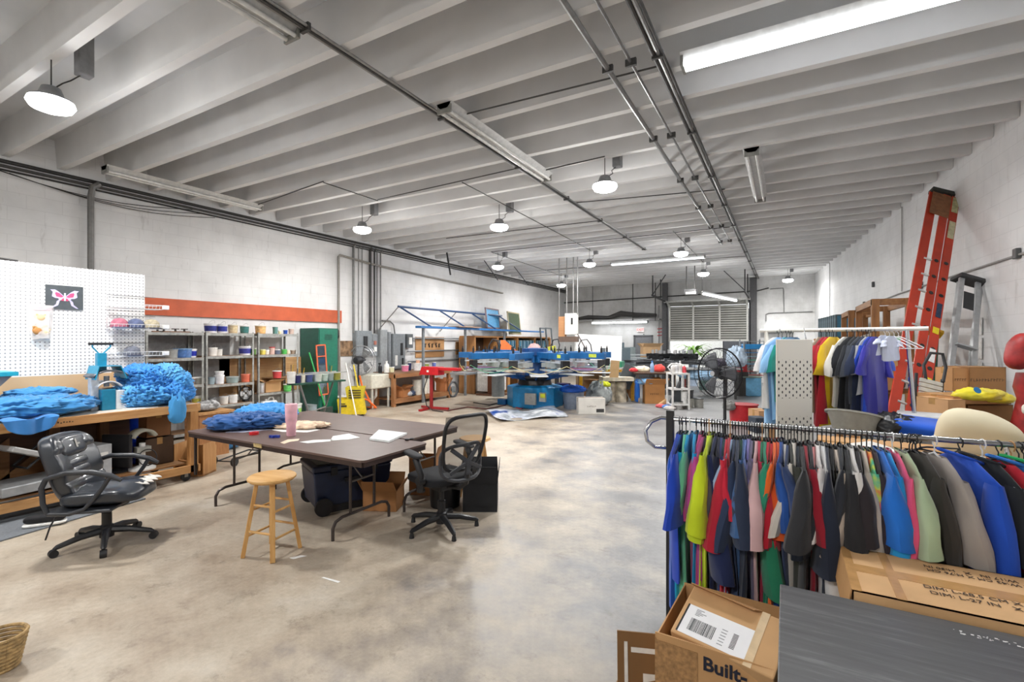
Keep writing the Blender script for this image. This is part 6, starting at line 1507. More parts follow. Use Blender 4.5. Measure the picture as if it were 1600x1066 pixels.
for k, (u, v, r, h, c_, nm) in enumerate(((452, 581, .07, .2, '#e9e9e6', 'tall white tub with brushes, leftmost'), (464, 586, .055, .13, '#2a2a66', 'dark violet-blue cup'), (471, 586, .05, .14, '#e8e2d0', 'cream bottle-shaped cup'), (481, 585, .065, .16, '#4a568c', 'blue-grey cup'),
                                          (494, 587, .075, .14, '#dfe3da', 'pale green white cup'), (505, 587, .065, .12, '#c5d4cc', 'pale mint cup'), (514, 586, .07, .15, '#9aa8a6', 'grey-green cup'), (525, 582, .075, .13, '#a3a04a', 'olive yellow cup at the right end'))):
    f = (u - 455) / (533 - 455); c = p0.lerp(p1, min(1.0, max(.0, f))); cc = Vector((c.x, c.y, .961))
    o = tub('paint_cup', nm + ' on the green paint stand', tuple(cc), r, h, c_, open_=True, handle=False, cat='cup', group=None)
    if k in (0, 1, 2, 6):
        for j in range(2): MB().tube([(0, 0, .02), (.03 * (1 if j else -1), .02, h + .12)], .006, 5).build('brush', M(['#2a2a2a', '#c5a020'][j]), o)
lev(449, .655, .08, .15, '#4fae52', 'green tub at the right end of the right shelving, with a pale band', x=-8.95, band='#69c46a')
# buckets on the floor
for (u, v, r, h, c_, bnd, nm, op) in ((459, 650, .16, .36, '#e4e6e2', '#9fd36a', 'large white bucket with a lime label on the floor before the shelving', False), (504, 648, .16, .34, '#b4bfc8', None, 'open translucent grey bucket on the floor before the locker', True),
                                      (531, 640, .15, .4, '#cfd6de', '#6d7790', 'white bucket with a blue-grey band beside the yellow mop bucket', False), (489, 640, .15, .3, '#9aa4aa', None, 'grey bucket behind the open translucent one', True)):
    q = onZ(u, v)
    if q.x < -9.1: q = onX(u, 534, -9.1)
    tub('bucket', nm, (q.x, q.y, 0), r, h, c_, band=bnd, open_=op, cat='bucket')
q = onZ(484, 655); tag(MB().box(-.3, .3, -.12, .12, 0, .08).build('floor_tray', m_white, loc=(q.x, q.y, 0), rot=(0, 0, .5), bevel=.01), 'low white plastic tray on the floor beside the white bucket', 'tray')
for k, (a_, b_) in enumerate((((470, 646), (500, 660)), ((513, 640), (536, 655)))):
    pa, pb = onZ(*a_), onZ(*b_); stick('mop', ('pale mop lying on the floor left of the translucent bucket', 'pale squeegee lying on the floor by the yellow mop bucket')[k], (pa.x, pa.y, .02), (pb.x, pb.y, .02), .015, '#c9cbc8')
pa = onZ(484, 642); stick('leaning_pole', 'pale pole slanting down from the paint stand to the floor', (pa.x, pa.y, .0), tuple(Vector((pa.x - .55, pa.y - .15, .9))), .014, '#c7b299')
# yellow mop bucket
q = onZ(553, 650)
t = thing('mop_bucket', 'yellow wheeled mop bucket with wringer', 'mop bucket', (q.x, q.y, 0), YAW + .2)
m_ye = M('#e3c72a', .4)
MB().add([(-.3, -.17, .06), (.26, -.17, .06), (.26, .17, .06), (-.3, .17, .06), (-.33, -.2, .4), (.2, -.2, .4), (.2, .2, .4), (-.33, .2, .4)], [(3, 2, 1, 0), (0, 1, 5, 4), (1, 2, 6, 5), (2, 3, 7, 6), (3, 0, 4, 7)]).build('body', m_ye, t, solid=.012)
MB().add([(-.12, -.18, .38), (.2, -.18, .38), (.2, .18, .38), (-.12, .18, .38), (-.16, -.19, .66), (.24, -.19, .66), (.24, .19, .66), (-.16, .19, .66)], [(0, 1, 5, 4), (1, 2, 6, 5), (2, 3, 7, 6), (3, 0, 4, 7)]).build('wringer', M('#c9b52c', .45), t, solid=.012)
q2 = MB()
for k in range(4): q2.box(-.09, .17, -.205, -.2, .42 + .055 * k, .44 + .055 * k)
q2.build('wringer_slots', m_black, t)
MB().box(-.26, -.16, -.2, -.19, .29, .31).box(-.29, -.13, -.2, -.185, .23, .27).build('worn_print', M('#3a3520'), t)
for x in (-.24, .2):
    for y in (-.15, .15): MB().cyl((x, y, .03), .03, .02, 12, (R(90), 0, 0)).build('caster', m_black, t)
MB().tube([(.1, 0, .6), (-.02, .1, 1.15)], .014).build('wringer_handle', m_ye, t)
pa = onZ(557, 654); pb = onX(534, 576, pa.x - .3)
stick('mop', 'white-handled mop leaning from the floor before the yellow bucket to the wall pole', (pa.x, pa.y, .03), (pa.x - .45, pa.y + .1, 1.2), .014, '#e6e3da', lambda t: MB().lathe([(.02, 0), (.09, -.02), (.11, -.03)], n=12).build('mop_head', M('#c5d0c0', .9), t))
# left pedestal fan
ped_fan('grey-caged pedestal fan before the electrical panels', tuple(onZ(560, 640)[:2]) + (0,), R(194), 1.22, .36, .28, '#2a2b2f', '#b4b6ba')
# utility sink
t = thing('utility_sink', 'cream laundry sink on legs behind the left pedestal fan', 'sink', (-9.2, 9.0, 0))
MB().box(-.3, .3, -.34, .34, .5, .86).build('basin', M('#d5d2c3', .5), t, bevel=.03); legs(t, M('#c9c9c0', .4), .25, .28, 0, .5, .04)
MB().tube([(.1, 0, .5), (.1, 0, .3), (.0, .0, .2), (-.28, 0, .2)], .035, 10).build('drain_pipe', m_white, t, smooth=True); MB().tube([(-.25, 0, .86), (-.25, 0, 1.1), (-.1, 0, 1.15), (-.05, 0, 1.05)], .015).build('faucet', m_chrome, t, smooth=True)
pa = onZ(585, 645)
t = thing('orange_hose', 'orange hose hanging in loops beside the utility sink', 'hose', (pa.x - .6, pa.y + .1, 0))
MB().tube([(0, 0, .85), (.03, .05, .6), (.12, .1, .4), (.18, .2, .15), (.1, .3, .03), (-.05, .25, .03), (-.1, .1, .12), (.02, .05, .3), (.15, .12, .25), (.25, .3, .05), (.1, .45, .02), (-.1, .35, .02)], .022, 8).build('hose', M('#ee6a1c', .4), t, smooth=True)
# electrical gear on the left wall
def gear(nm, lb, y0, y1, z0, z1, dep, m, parts=None):
    t = thing(nm, lb, 'electrical box', (XL, (y0 + y1) / 2, z0)); h = (y1 - y0) / 2
    MB().box(0, dep, -h, h, 0, z1 - z0).build('cabinet', m, t, bevel=.006)
    MB().box(dep, dep + .008, -h + .02, h - .02, .02, z1 - z0 - .02).build('cover', m, t, bevel=.002)
    for (a, b_, c, d, cm) in parts or []: MB().box(dep + .008, dep + .03, -h + a, -h + b_, c, d).build('switch', cm, t)
    return t
gear('breaker_panel', 'wide grey breaker panel at the left of the electrical gear', 8.62, 9.16, 1.32, 1.96, .14, m_panel, [(.24, .36, .2, .5, m_black)])
gear('meter_box', 'narrow grey meter box with small white dials', 9.2, 9.4, 1.3, 1.88, .1, m_galv, [(.05, .13, .3, .4, M('#b07060')), (.05, .14, .12, .24, m_white)])
gear('wiring_trough', 'tallest pale grey wiring trough below the fat riser conduits', 9.44, 9.7, .75, 2.0, .16, M('#a3a8ab', .45, .3))
gear('wiring_trough', 'second narrower wiring trough right of the tallest one', 9.76, 9.88, .9, 1.95, .12, m_galv)
gear('breaker_panel', 'tall grey breaker panel with black breakers above the workbench', 9.92, 10.42, .92, 1.9, .14, m_panel, [(.3, .38, .38, .72, m_black), (.36, .4, .12, .3, m_black), (.08, .16, .1, .38, m_white)])
gear('disconnect_box', 'small grey disconnect box with a white plate, rightmost of the electrical gear', 10.5, 10.75, 1.5, 1.9, .14, M('#5e6366', .5), [(.06, .18, .1, .3, m_white)])
tag(MB().box(0, .02, 0, .85, 0, .38).build('exposed_brick_patch', M('#8a6f55', .9, var=.6, scale=9, bump=.6), loc=(XL, 8.0, 1.42 - .1)), 'patch of bare stained brick on the left wall behind the fan', 'wall patch')
run('wall_conduit', 'curved conduit from the riser bundle down to the tall breaker panel', [(XL + .05, 9.6, 2.25), (XL + .05, 9.9, 2.25), (XL + .05, 10.05, 2.15), (XL + .05, 10.1, 1.9)], .018, m_cond)
# pine workbench
t = thing('pine_workbench', 'heavy pine workbench below the electrical panels', 'workbench', (-9.1, 10.45, 0))
m_w1 = wood('#8a5a34', '#b9855a', 1); m_w2 = wood('#8a5a34', '#b9855a', 2)
MB().box(-.36, .38, -1.2, 1.25, .84, .88).build('bench_top', wood('#7d5a42', '#9c7a5c', 1), t); MB().box(.34, .38, -1.2, 1.25, .74, .84).build('front_rail', m_w1, t)
MB().box(-.36, .38, -1.2, -1.16, .74, .84).build('end_rail', m_w1, t)
for y in (-1.16, 1.16):
    for x in (-.32, .28): MB().box(x, x + .09, y - .045, y + .045, 0, .84).build('post', m_w2, t)
MB().box(-.36, .36, -1.15, 1.2, .17, .2).build('lower_shelf', m_w1, t); MB().box(.34, .38, -1.2, 1.25, .08, .2).build('lower_rail', m_w1, t)
def onbench(u, z=.881, x=-8.95): return (x, onX(u, 534, x).y, z)
BI = [('bottle', 'tall white bottle at the left end of the pine workbench', 604, .07, .3, '#eeeeea'), ('tub', 'pale yellow-white tub second on the pine workbench', 612, .07, .14, '#ddd8b0'), ('tub', 'pink tub with yellow print on the pine workbench', 633, .1, .17, '#dd7fa0'), ('tub', 'large square white tub in the middle of the pine workbench', 652, .12, .2, '#e6e6e6'),
      ('tub', 'peach cup standing on the white tub', 653, .06, .1, '#d9a68a'), ('tub', 'olive green can on the pine workbench', 667, .06, .18, '#8c9a4a'), ('tub', 'blue and white can on the pine workbench', 678, .06, .2, '#6d7fc8'), ('tub', 'dark blue pot behind the pink tub', 640, .05, .22, '#2a3260'), ('tub', 'orange tub low on the pine workbench', 663, .09, .1, '#e08040')]
for k, (kd, lb, u, r, h, c_) in enumerate(BI):
    lo = onbench(u, .881 + (.2 if 'standing on the white' in lb else 0), -8.95 - (.18 if 'behind' in lb else 0))
    if kd == 'bottle': bottle('bottle', lb, lo, r, h, c_)
    else: tub('tub', lb, lo, r, h, c_, handle=False)
bottle('bottle', 'black spray bottle beside the white bottle on the workbench', onbench(594), .05, .26, '#26262a', '#222222', spray=True)
for k, (u, r, h, c_, lb) in enumerate(((651, .13, .42, '#d8d4c8', 'cream wrapped bucket below the pine workbench'), (661, .12, .44, '#e4e0d2', 'tall white container below the pine workbench'), (668, .1, .44, '#efece4', 'second tall white container below the pine workbench'))):
    tub('container', lb, onbench(u, .201, -8.95), r, h, c_, handle=False, lid='#d9d5c9')
carton('carton', 'crumpled brown carton below the left of the pine workbench', onbench(628, .201, -8.95), (.3, .36, .22), .2, '#b5794a', .6)
carton('carton', 'opened brown carton below the right of the pine workbench', onbench(693, .201, -8.95), (.3, .4, .26), .2, '#b9794c', 1.0)
for k, (u, c_) in enumerate(((637, '#c9ccd0'), (642, '#3a4a6a'))): crumple('rag', ('pale', 'dark blue')[k] + ' crumpled rag below the pine workbench', 'rag', onbench(u, .201, -8.9), (.2, .25, .12), c_, 170 + k, amp=.3)
tag(MB().box(0, .03, 0, 1.35, 0, .62).build('plywood_backboard', wood('#b08050', '#cfa272', 1), loc=(XL + .004, 11.0, 1.2)), 'plywood board with tools on the left wall above the pine workbench', 'board')
tag(MB().box(0, .03, 0, .6, 0, .42).build('plywood_backboard', wood('#a87848', '#c79a6a', 1), loc=(XL + .004, 13.0, 1.25)), 'small plywood board on the left wall right of the tool board', 'board')
for k in range(5):
    o = MB().box(0, .02, -.02, .02, -.12, 0).box(0, .02, -.02, .06, -.02, 0).build('hung_clamp', M('#2c2420', .6), loc=(XL + .035, 11.4 + .17 * k, 1.62), rot=(R(20 * (k % 2)), 0, 0)); tag(o, 'small dark clamp hung on the plywood tool board, %s from the left' % nth(k), 'clamp', 'clamps on the tool board')
for k, z in enumerate((1.78, 1.4, 1.1)):
    run('wall_pipe', ('upper', 'middle', 'lower')[k] + ' horizontal grey pipe along the left wall above the pine workbench', [(XL + .08, 10.6, z), (XL + .08, 14.6 + k * .2, z)], .022, m_galv, 'pipe')
# red flash stand
q = onZ(674, 640)
t = thing('flash_dryer', 'red flash dryer on a post before the pine workbench', 'dryer', (q.x, q.y, 0), .0)
m_r = M('#c02028', .4)
MB().tube([(0, 0, .05), (0, 0, .86)], .045, 12).build('post', M('#8e1f22', .4), t, smooth=True)
MB().add([(-.28, -.14, .86), (.3, -.14, .86), (.3, .14, .86), (-.28, .14, .86), (-.22, -.12, 1.06), (.3, -.12, 1.06), (.3, .12, 1.06), (-.22, .12, 1.06)], [(3, 2, 1, 0), (4, 5, 6, 7), (0, 1, 5, 4), (1, 2, 6, 5), (2, 3, 7, 6), (3, 0, 4, 7)]).build('control_head', m_r, t, bevel=.01)
MB().box(-.03, .03, -.146, -.14, .93, .98).build('emblem', m_white, t)
MB().box(.3, .85, -.1, .1, .98, 1.05).build('heater_arm', m_r, t, bevel=.01)
MB().box(.75, 1.2, -.25, .25, .9, .96).build('heater_plate', M('#8f9093', .4, .5), t, bevel=.01)
for a in (20, 160, 270): MB().beam((0, 0, .05), (.45 * math.cos(R(a)), .45 * math.sin(R(a)), .03), .06, .05).build('foot', M('#a02428', .4), t)
MB().tube([(0, -.1, .9), (-.12, -.15, .5), (-.05, -.12, .1), (.2, -.2, .02), (.6, -.3, .02)], .012).build('cord', m_black, t, smooth=True)
# carousel press
PX, PY = -5.75, 11.35
t = thing('carousel_press', 'large blue automatic carousel printing press with radial arms', 'printing press', (PX, PY, 0))
m_bl = M('#17609c', .4, var=.2, scale=5); m_db = M('#174a86', .4); m_gy = M('#a9aba9', .4, .3); m_rot = M('#c9cdd0', .35, .2)
MB().lathe([(.72, 0), (.74, .03), (.74, .52), (.6, .56)], n=8, rot=(0, 0, R(22.5))).build('base_housing', M('#1782bd', .35), t, bevel=.02)
MB().lathe([(.45, .56), (.42, .68), (.5, .74), (.5, .8)], n=24).build('turntable', m_black, t, smooth=True)
MB().lathe([(.28, .8), (.26, 1.3), (.34, 1.32), (.34, 1.5), (.1, 1.52)], n=16).build('centre_column', m_db, t)
MB().box(.1, .4, -.76, -.70, .12, .4).box(.45, .62, -.66, -.6, .2, .42).build('access_hatch', m_gy, t)
MB().box(.5, .62, -.69, -.66, .3, .4).build('yellow_sticker', M('#d9e03a', .4), t); MB().box(-.95, -.7, -.35, -.15, 0, .15).build('floor_pedal', m_bl, t, bevel=.02)
NA = 10
random.seed(12)
for k in range(NA):
    a = R(12 + 360 / NA * k); rot = (0, 0, a)
    am = MB().beam((.35, 0, .78), (1.25, 0, .86), .05, .06).beam((.4, 0, .7), (1.0, 0, .84), .03, .03).beam((.6, .0, .72), (.75, 0, .84), .02, .03).build('pallet_arm', m_db, t, rot=rot)
    MB().box(1.15, 1.95, -.2, .2, .885, .905).build('pallet', m_rot, am, bevel=.006)
    if k % NA == 7: pass
    hd = MB().box(.3, 2.0, -.07, .07, 1.26, 1.41).box(.3, .5, -.12, .12, 1.15, 1.3).build('print_head_arm', m_bl, t, rot=(0, 0, a + R(18)), bevel=.008)
    MB().box(.5, 1.85, -.05, .05, 1.17, 1.2).build('carriage_rail', m_rot, hd)
    MB().box(1.0, 1.06, -.22, .22, 1.06, 1.17).box(1.3, 1.36, -.22, .22, 1.06, 1.17).box(1.15, 1.21, -.05, .05, 1.1, 1.25).build('squeegee_carriage', m_gy, hd)
    MB().box(.95, 1.0, -.24, .24, .98, 1.02).box(1.75, 1.8, -.24, .24, .98, 1.02).box(.95, 1.8, -.24, -.21, .98, 1.02).box(.95, 1.8, .21, .24, .98, 1.02).build('screen_frame', M(['#b9bdbd', '#8f7fa8', '#9aa6a0', '#c9c0b0'][k % 4], .4, .2), hd)
    MB().box(1.0, 1.75, -.21, .21, 1.0, 1.004).build('screen_mesh', M(['#3c7f9a', '#b5476a', '#4aa06f', '#d9d9d0'][k % 4], .5), hd)
    cy = MB()
    for x in (1.9, 1.3): cy.lathe([(.025, 1.4), (.025, 1.52), (.012, 1.53), (.012, 1.57)], (x, 0, 0), 10)
    cy.box(1.84, 1.96, -.09, .09, 1.05, 1.24).build('air_cylinder', m_black, hd)
    if k % 2 == 0: MB().tube([(1.5, 0, 1.42), (1.48, .05, 1.6), (1.38, .05, 1.74), (1.22, 0, 1.72), (1.15, -.03, 1.58), (1.2, 0, 1.42)], .014, 8).build('hose_loop', m_black, hd, smooth=True)
    MB().box(1.6, 1.8, -.071, -.069, 1.3, 1.38).build('sticker', M('#c8d84a', .4), hd)
    b2_ = a + R(36); pts = []
    for j in range(9):
        aa = a + R(18) + R(36) * j / 8; rr = 1.98 - .1 * math.sin(math.pi * j / 8); pts.append((rr * math.cos(aa), rr * math.sin(aa), 1.12 - .17 * math.sin(math.pi * j / 8)))
    MB().tube(pts, .007, 5).build('air_line', M('#d9cf9a' if k % 3 else '#5cae86', .4), t, smooth=True)
# second press behind, its grey column and units on the left
t = thing('older_press', 'rust-brown and grey pressing machine behind the left side of the blue press', 'printing press', (-8.05, 12.9, 0))
MB().box(-.1, .1, -.1, .1, 0, 1.0).build('post', M('#6b3c22', .6), t); MB().box(-.4, .4, -.3, .3, 0, .05).build('foot', M('#5d3a26', .7), t)
MB().cyl((.35, -.2, 0), .2, .75, 20).build('grey_drum', M('#7c8284', .5), t, smooth=True)
MB().box(-.6, .25, -.35, .35, 1.0, 1.08).build('bed', m_gy, t); MB().box(-.55, -.3, -.25, .25, 1.08, 1.3).build('motor_unit', M('#39806f', .4), t, bevel=.02)
MB().box(-.3, .1, -.2, .2, 1.08, 1.28).build('grey_unit', m_gy, t, bevel=.02); MB().ring((.1, 0, 1.5), .2, .014, 24, 6, (R(90), 0, 0)).build('handwheel', m_black, t)
MB().box(-.55, .55, .3, .5, 1.22, 1.42).build('blue_beam', m_bl, t, bevel=.01)
# cables on floor near the press
for k, (pts, c_) in enumerate(([(745, 636), (765, 640), (785, 634), (800, 642), (830, 640)], '#b0303a'), ) if False else enumerate((([(675, 640), (700, 643), (730, 637), (760, 640), (790, 634)], '#6a3a3a'), ([(740, 630), (765, 634), (780, 630), (800, 632)], '#2a2a2c'), ([(800, 636), (815, 640), (822, 634), (812, 630)], '#b8404a'))):
    P_ = [onZ(u, v) + Vector((0, 0, .015)) for u, v in pts]; tag(MB().tube([tuple(p) for p in P_], .014, 6).build('floor_cable', M(c_, .5), smooth=True), ('dark red hose on the floor between the flash dryer and the press', 'black cable on the floor left of the blue press', 'red hose curl at the foot of the blue press')[k], 'cable')
# plastic sheet
q = [onZ(757, 645), onZ(775, 638), onZ(862, 636), onZ(888, 652), onZ(780, 660)]
cx, cy = sum(p.x for p in q) / 5, sum(p.y for p in q) / 5
def sheetfn(u, v):
    a = q[0].lerp(q[2], u); b_ = q[4].lerp(q[3], u); p = a.lerp(b_, v)
    return Vector((p.x - cx, p.y - cy, .05 + .035 * math.sin(u * 8 + v * 3) + .03 * math.sin(v * 7 - u * 4)))
def bluewhite():
    m, nt, b = newmat('blue_white_sheet'); n = noise(nt, 2.5, 4); r = ramp(nt, n.outputs[0], [(.36, hexc('#1f4a9c')), (.45, hexc('#dfe3ea')), (.62, hexc('#8f969c')), (.7, hexc('#e9ebee'))]); nt.links.new(r.outputs[0], b.inputs['Base Color']); b.inputs['Roughness'].default_value = .3; return m
tag(MB().grid(24, 18, sheetfn).build('plastic_sheet', bluewhite(), smooth=True, solid=.01, loc=(cx, cy, 0)), 'crinkled blue and white sheet spread on the floor before the press', 'sheet')
# totes, white box, yellow rail to the right of the press
q = onZ(918, 647)
t = carton('white_carton', 'white carton with grey print on the floor right of the blue press', (q.x, q.y + .2, 0), (.62, .4, .36), YAW, '#dcd9d2', words='~~~~~~', wsize=.045)
MB().box(.1, .28, -.2035, -.201, .04, .12).build('printed_corner', M('#3a3a3a', .6, var=.5, scale=30), t)
q = onZ(890, 640); t = tub('clear_tote', 'clear tote with red things and a blue liner between the press and the white carton', (q.x, q.y + .25, 0), .27, .45, '#7f8a9c', open_=True, handle=False, cat='tote')
crumple('blue_liner', 'bright blue plastic liner spilling out of the clear tote', 'liner', (q.x, q.y + .2, .4), (.6, .5, .16), '#1f5fc8', 180, amp=.3, m=M('#1f5fc8', .35))
q = onZ(862, 632); tub('purple_bin', 'dark violet bin standing right beside the blue press', (q.x + .2, q.y + .3, 0), .2, .55, '#2c2466', open_=True, handle=False, cat='bin')
q = onZ(925, 636); crumple('bin_bag', 'clear bag with yellow and blue things behind the white carton', 'bag', (q.x, q.y + .5, .0), (.6, .6, .5), '#8f979c', 182, amp=.3, m=M('#9aa0a0', .4, var=.5, scale=6))
crumple('yellow_vest', 'bright yellow and blue cloth on top of the clear bag', 'cloth', (q.x + .15, q.y + .5, .48), (.3, .3, .12), '#d9e02a', 184, amp=.3)
t = thing('guard_rail', 'yellow guard rail table frame right of the blue press', 'rail', (-4.35, 13.6, 0), R(8))
for x in (-.95, .55): MB().box(x - .04, x + .04, -.04, .04, 0, .86).build('post', M('#d9a320', .45), t)
MB().box(-1.0, .6, -.04, .04, .8, .88).build('top_rail', M('#d9a320', .45), t)
MB().box(-1.3, .7, -.1, .7, .9, .94).build('grey_bed', m_gy, t)
for k in range(4): MB().box(-1.1 + .4 * k, -.95 + .4 * k, .0, .5, .94, 1.1).build('clamp_unit', M(['#b9b9b9', '#55606a', '#c9c5bd', '#3a8a6a'][k], .4, .4), t, bevel=.01)
carton('carton', 'brown carton on the floor behind the yellow rail', (-4.2, 14.3, 0), (.6, .4, .45), .2, '#9a7048'); carton('carton', 'second brown carton on the floor behind the yellow rail, farther left', (-5.2, 14.3, 0), (.5, .4, .5), -.1, '#8a6440')
# white foam board leaning, box behind
t = thing('foam_board', 'large white board leaning behind the blue press', 'board', tuple(onD(934, 598, 15.2)), YAW); t.rotation_euler = (R(-8), R(3), YAW)
MB().box(-.76, .74, -.01, .01, 0, 1.15).build('board', M('#ecebe8', .5), t); t.location.z = .85 - .1
carton('carton', 'tall grey-brown carton stack supporting the white board', (onD(930, 598, 15.7).x, onD(930, 598, 15.7).y, 0), (1.2, .5, .78), YAW, '#8a7358')
# ---------------------------------------------------------------- screens rack and blue frame on left wall
t = thing('blue_dryer_frame', 'dark blue steel frame with slanting braces high on the left wall', 'frame', (-9.0, 9.7, 0))
mfr = M('#27456e', .4)
MB().tube([(0, 0, 2.62), (0, 5.4, 2.62)], .03, 8).build('top_rail', mfr, t, smooth=True)
MB().box(.25, .45, .4, 5.6, 2.05, 2.11).box(.25, .45, 5.6, 8.0, 2.05, 2.1).build('lower_rail', M('#2f6fae', .4, var=.2), t)
for k in range(4): MB().tube([(0, .1 + 1.7 * k, 2.6), (.35, .95 + 1.75 * k, 2.1)], .025, 8).build('brace', mfr, t, smooth=True)
for y in (0, 2.6): MB().tube([(0, y, 2.6), (-.4, y - .3, 2.0)], .014).build('stay_wire', m_cond, t)
for y in (.6, 2.6, 5.0): MB().box(.3, .36, y, y + .06, 0, 2.05).build('post', m_galv, t)
MB().box(.15, .55, 2.0, 3.2, 2.12, 2.14).build('loose_board', wood('#9a7a64', '#b99a80', 1), t)
def cabinet(label, y0, y1, z0, z1, cells):
    t = thing('screen_cabinet', label, 'cabinet', (-9.3, y0, 0)); L = y1 - y0; mw = wood('#9c6a3a', '#c08c58', 1)
    MB().box(0, .6, 0, L, z0 - .04, z0).build('bottom_board', mw, t); MB().box(0, .6, 0, L, z1, z1 + .05).build('top_board', mw, t)
    for k in range(cells + 1): y = L * k / cells; MB().box(0, .62, y - .03, y + .03, 0, z1).build('divider', wood('#9c6a3a', '#c08c58', 2), t)
    MB().box(0, .02, 0, L, z0, z1).build('back', M('#4a3626', .8), t)
    return t
cabinet('pine cabinet of blue screens behind the press', 12.9, 18.6, .95, 1.82, 4)
random.seed(44)
for c in range(1, 4):
    for k in range(9):
        y = 12.9 + 5.7 / 4 * c + .12 + k * .14
        sc = thing('print_screen', 'blue framed screen in the pine cabinet behind the press, %s from its near end' % nth((c - 1) * 9 + k), 'screen', (-9.2, y, .951), R(rnd(-3, 3)), 'screens in the pine cabinet')
        MB().box(0, .52, -.014, .014, 0, .03).box(0, .52, -.014, .014, .74, .78).box(0, .03, -.014, .014, 0, .78).box(.49, .52, -.014, .014, 0, .78).build('frame', M('#a9c4cf' if k % 2 else '#6d8f9c', .4, .3), sc)
        MB().box(.03, .49, -.005, .005, .03, .74).build('mesh', M(['#2f8fbf', '#5fb4d6', '#1c6f9f'][k % 3], .5), sc)
for k, (u0, u1, v0, v1, fc, mc, nm) in enumerate(((761, 790, 493, 521, '#7d6a70', '#5aa5d6', 'blue screen with brown frame standing on the blue rail'), (792, 819, 496, 528, '#b5a98a', '#4a5a44', 'dark green screen with tan frame beside the blue one'))):
    a, b_ = onX(u0, v1, -8.9), onX(u1, v0, -8.9); sc = thing('print_screen', nm, 'screen', (-8.9 + .1 * k, a.y, 2.14 if k == 0 else 1.95)); sc.rotation_euler = (0, R(-6), R(10)); L = b_.y - a.y; h = .72 if k == 0 else .85
    MB().box(-.02, .02, 0, L, 0, .05).box(-.02, .02, 0, L, h - .05, h).box(-.02, .02, 0, .05, 0, h).box(-.02, .02, L - .05, L, 0, h).build('frame', M(fc, .5), sc); MB().box(-.005, .005, .05, L - .05, .05, h - .05).build('mesh', M(mc, .4, var=.2), sc)
for k, (u, v0, v1) in enumerate(((846, 512, 545), (855, 512, 545))):
    a = onX(u, v1, -8.35); b_ = onX(u, v0, -8.35); tag(MB().box(-.02, .02, 0, .05, 0, b_.z - a.z).box(-.02, .02, .5, .55, 0, b_.z - a.z).box(-.02, .02, 0, .55, b_.z - a.z - .05, b_.z - a.z).box(-.02, .02, 0, .55, 0, .05).build('empty_frame', M('#5d6468', .4, .5), loc=(-8.35, a.y, a.z), rot=(0, R(-5), 0)), ('left', 'right')[k] + ' of two empty grey frames standing beyond the green screen', 'frame')
tb = thing('frame_table', 'dark metal stand carrying the empty grey frames', 'stand', (-8.3, 19.6, 0)); a = onX(850, 545, -8.35).y - 19.6
MB().box(-.3, .3, a - .4, a + 1.0, 1.32, 1.38).build('stand_top', m_dark, tb); legs(tb, m_dark, .28, .6, 0, 1.32, .05, (0, a + .3))
# things at the rear of the press: orange chute, yellow, pink
tag(MB().add([(0, 0, 0), (.75, 0, 0), (.15, 0, .55), (0, 0, .55), (0, .3, 0), (.75, .3, 0), (.15, .3, .55), (0, .3, .55)], [(0, 1, 2, 3), (7, 6, 5, 4), (0, 4, 5, 1), (1, 5, 6, 2), (2, 6, 7, 3), (3, 7, 4, 0)]).build('orange_chute', M('#e5763a', .45), loc=tuple(onD(782, 557, 16.3)), rot=(0, 0, YAW)), 'orange sloped cover behind the blue press', 'cover')
tag(MB().box(0, .35, 0, .3, 0, .3).build('yellow_carton', M('#d9dc4a', .5), loc=tuple(onD(855, 557, 16.3)), rot=(0, R(-12), YAW), bevel=.01), 'yellow box standing behind the press arms', 'box')
crumple('pink_cloth', 'pale pink cloth draped behind the press between the chute and the yellow box', 'cloth', tuple(onD(835, 557, 16.3)), (.4, .4, .35), '#ddb0b0', 190, amp=.25)
t = thing('rear_table', 'long dark table behind the blue press carrying the orange and yellow boxes', 'table', (onD(820, 600, 16.6).x, onD(820, 600, 16.6).y, 0), YAW)
MB().box(-1.3, 1.2, -.6, .5, 1.18, 1.24).build('tabletop', M('#6a6d70', .5), t); legs(t, m_dark, 1.1, .4, 0, 1.18, .07)
# legs of pale things left of the press (white panels on a pine stand)
t = thing('white_bin_stand', 'white panels on a pine base behind the press, left', 'stand', (-8.3, 13.6, 0))
MB().box(-.3, .3, -.7, .1, .1, .8).build('white_panel', m_white, t); MB().box(-.34, .34, .15, .3, 0, .85).build('post', m_pine_z, t)
ring = thing('bicycle_wheel', 'small grey wheel standing at the right end of the pine workbench', 'wheel', tuple(onZ(708, 621)[:2]) + (.24,), YAW + R(60))
MB().ring((0, 0, 0), .22, .03, 28, 8, (R(90), 0, 0)).build('tyre', M('#4a4c50', .6), ring, smooth=True); MB().cyl((0, .02, 0), .1, .04, 16, (R(90), 0, 0)).build('hub', m_galv, ring)
# ================================================================ far middle: tables, cart, cans, green bin, shelf of totes
# EXIT sign
q = onY(997, 517, YF)
t = thing('exit_sign', 'small red lit exit sign above the grey door', 'sign', (q.x + .12, YF - .07, 2.12))
MB().box(-.17, .17, 0, .06, 0, .2).build('housing', M('#e8dcda', .5), t, bevel=.008); text('EXIT', .15, emis('#e2483f', 1.2), t, (0, -.003, .1), (R(90), 0, 0), bold=.004)
q = onY(1006, 523, YF); tag(MB().box(-.02, .02, 0, .04, 0, .03).build('exit_button', m_black, loc=(q.x, YF - .05, q.z)), 'small dark closer just above the grey door', 'door closer')
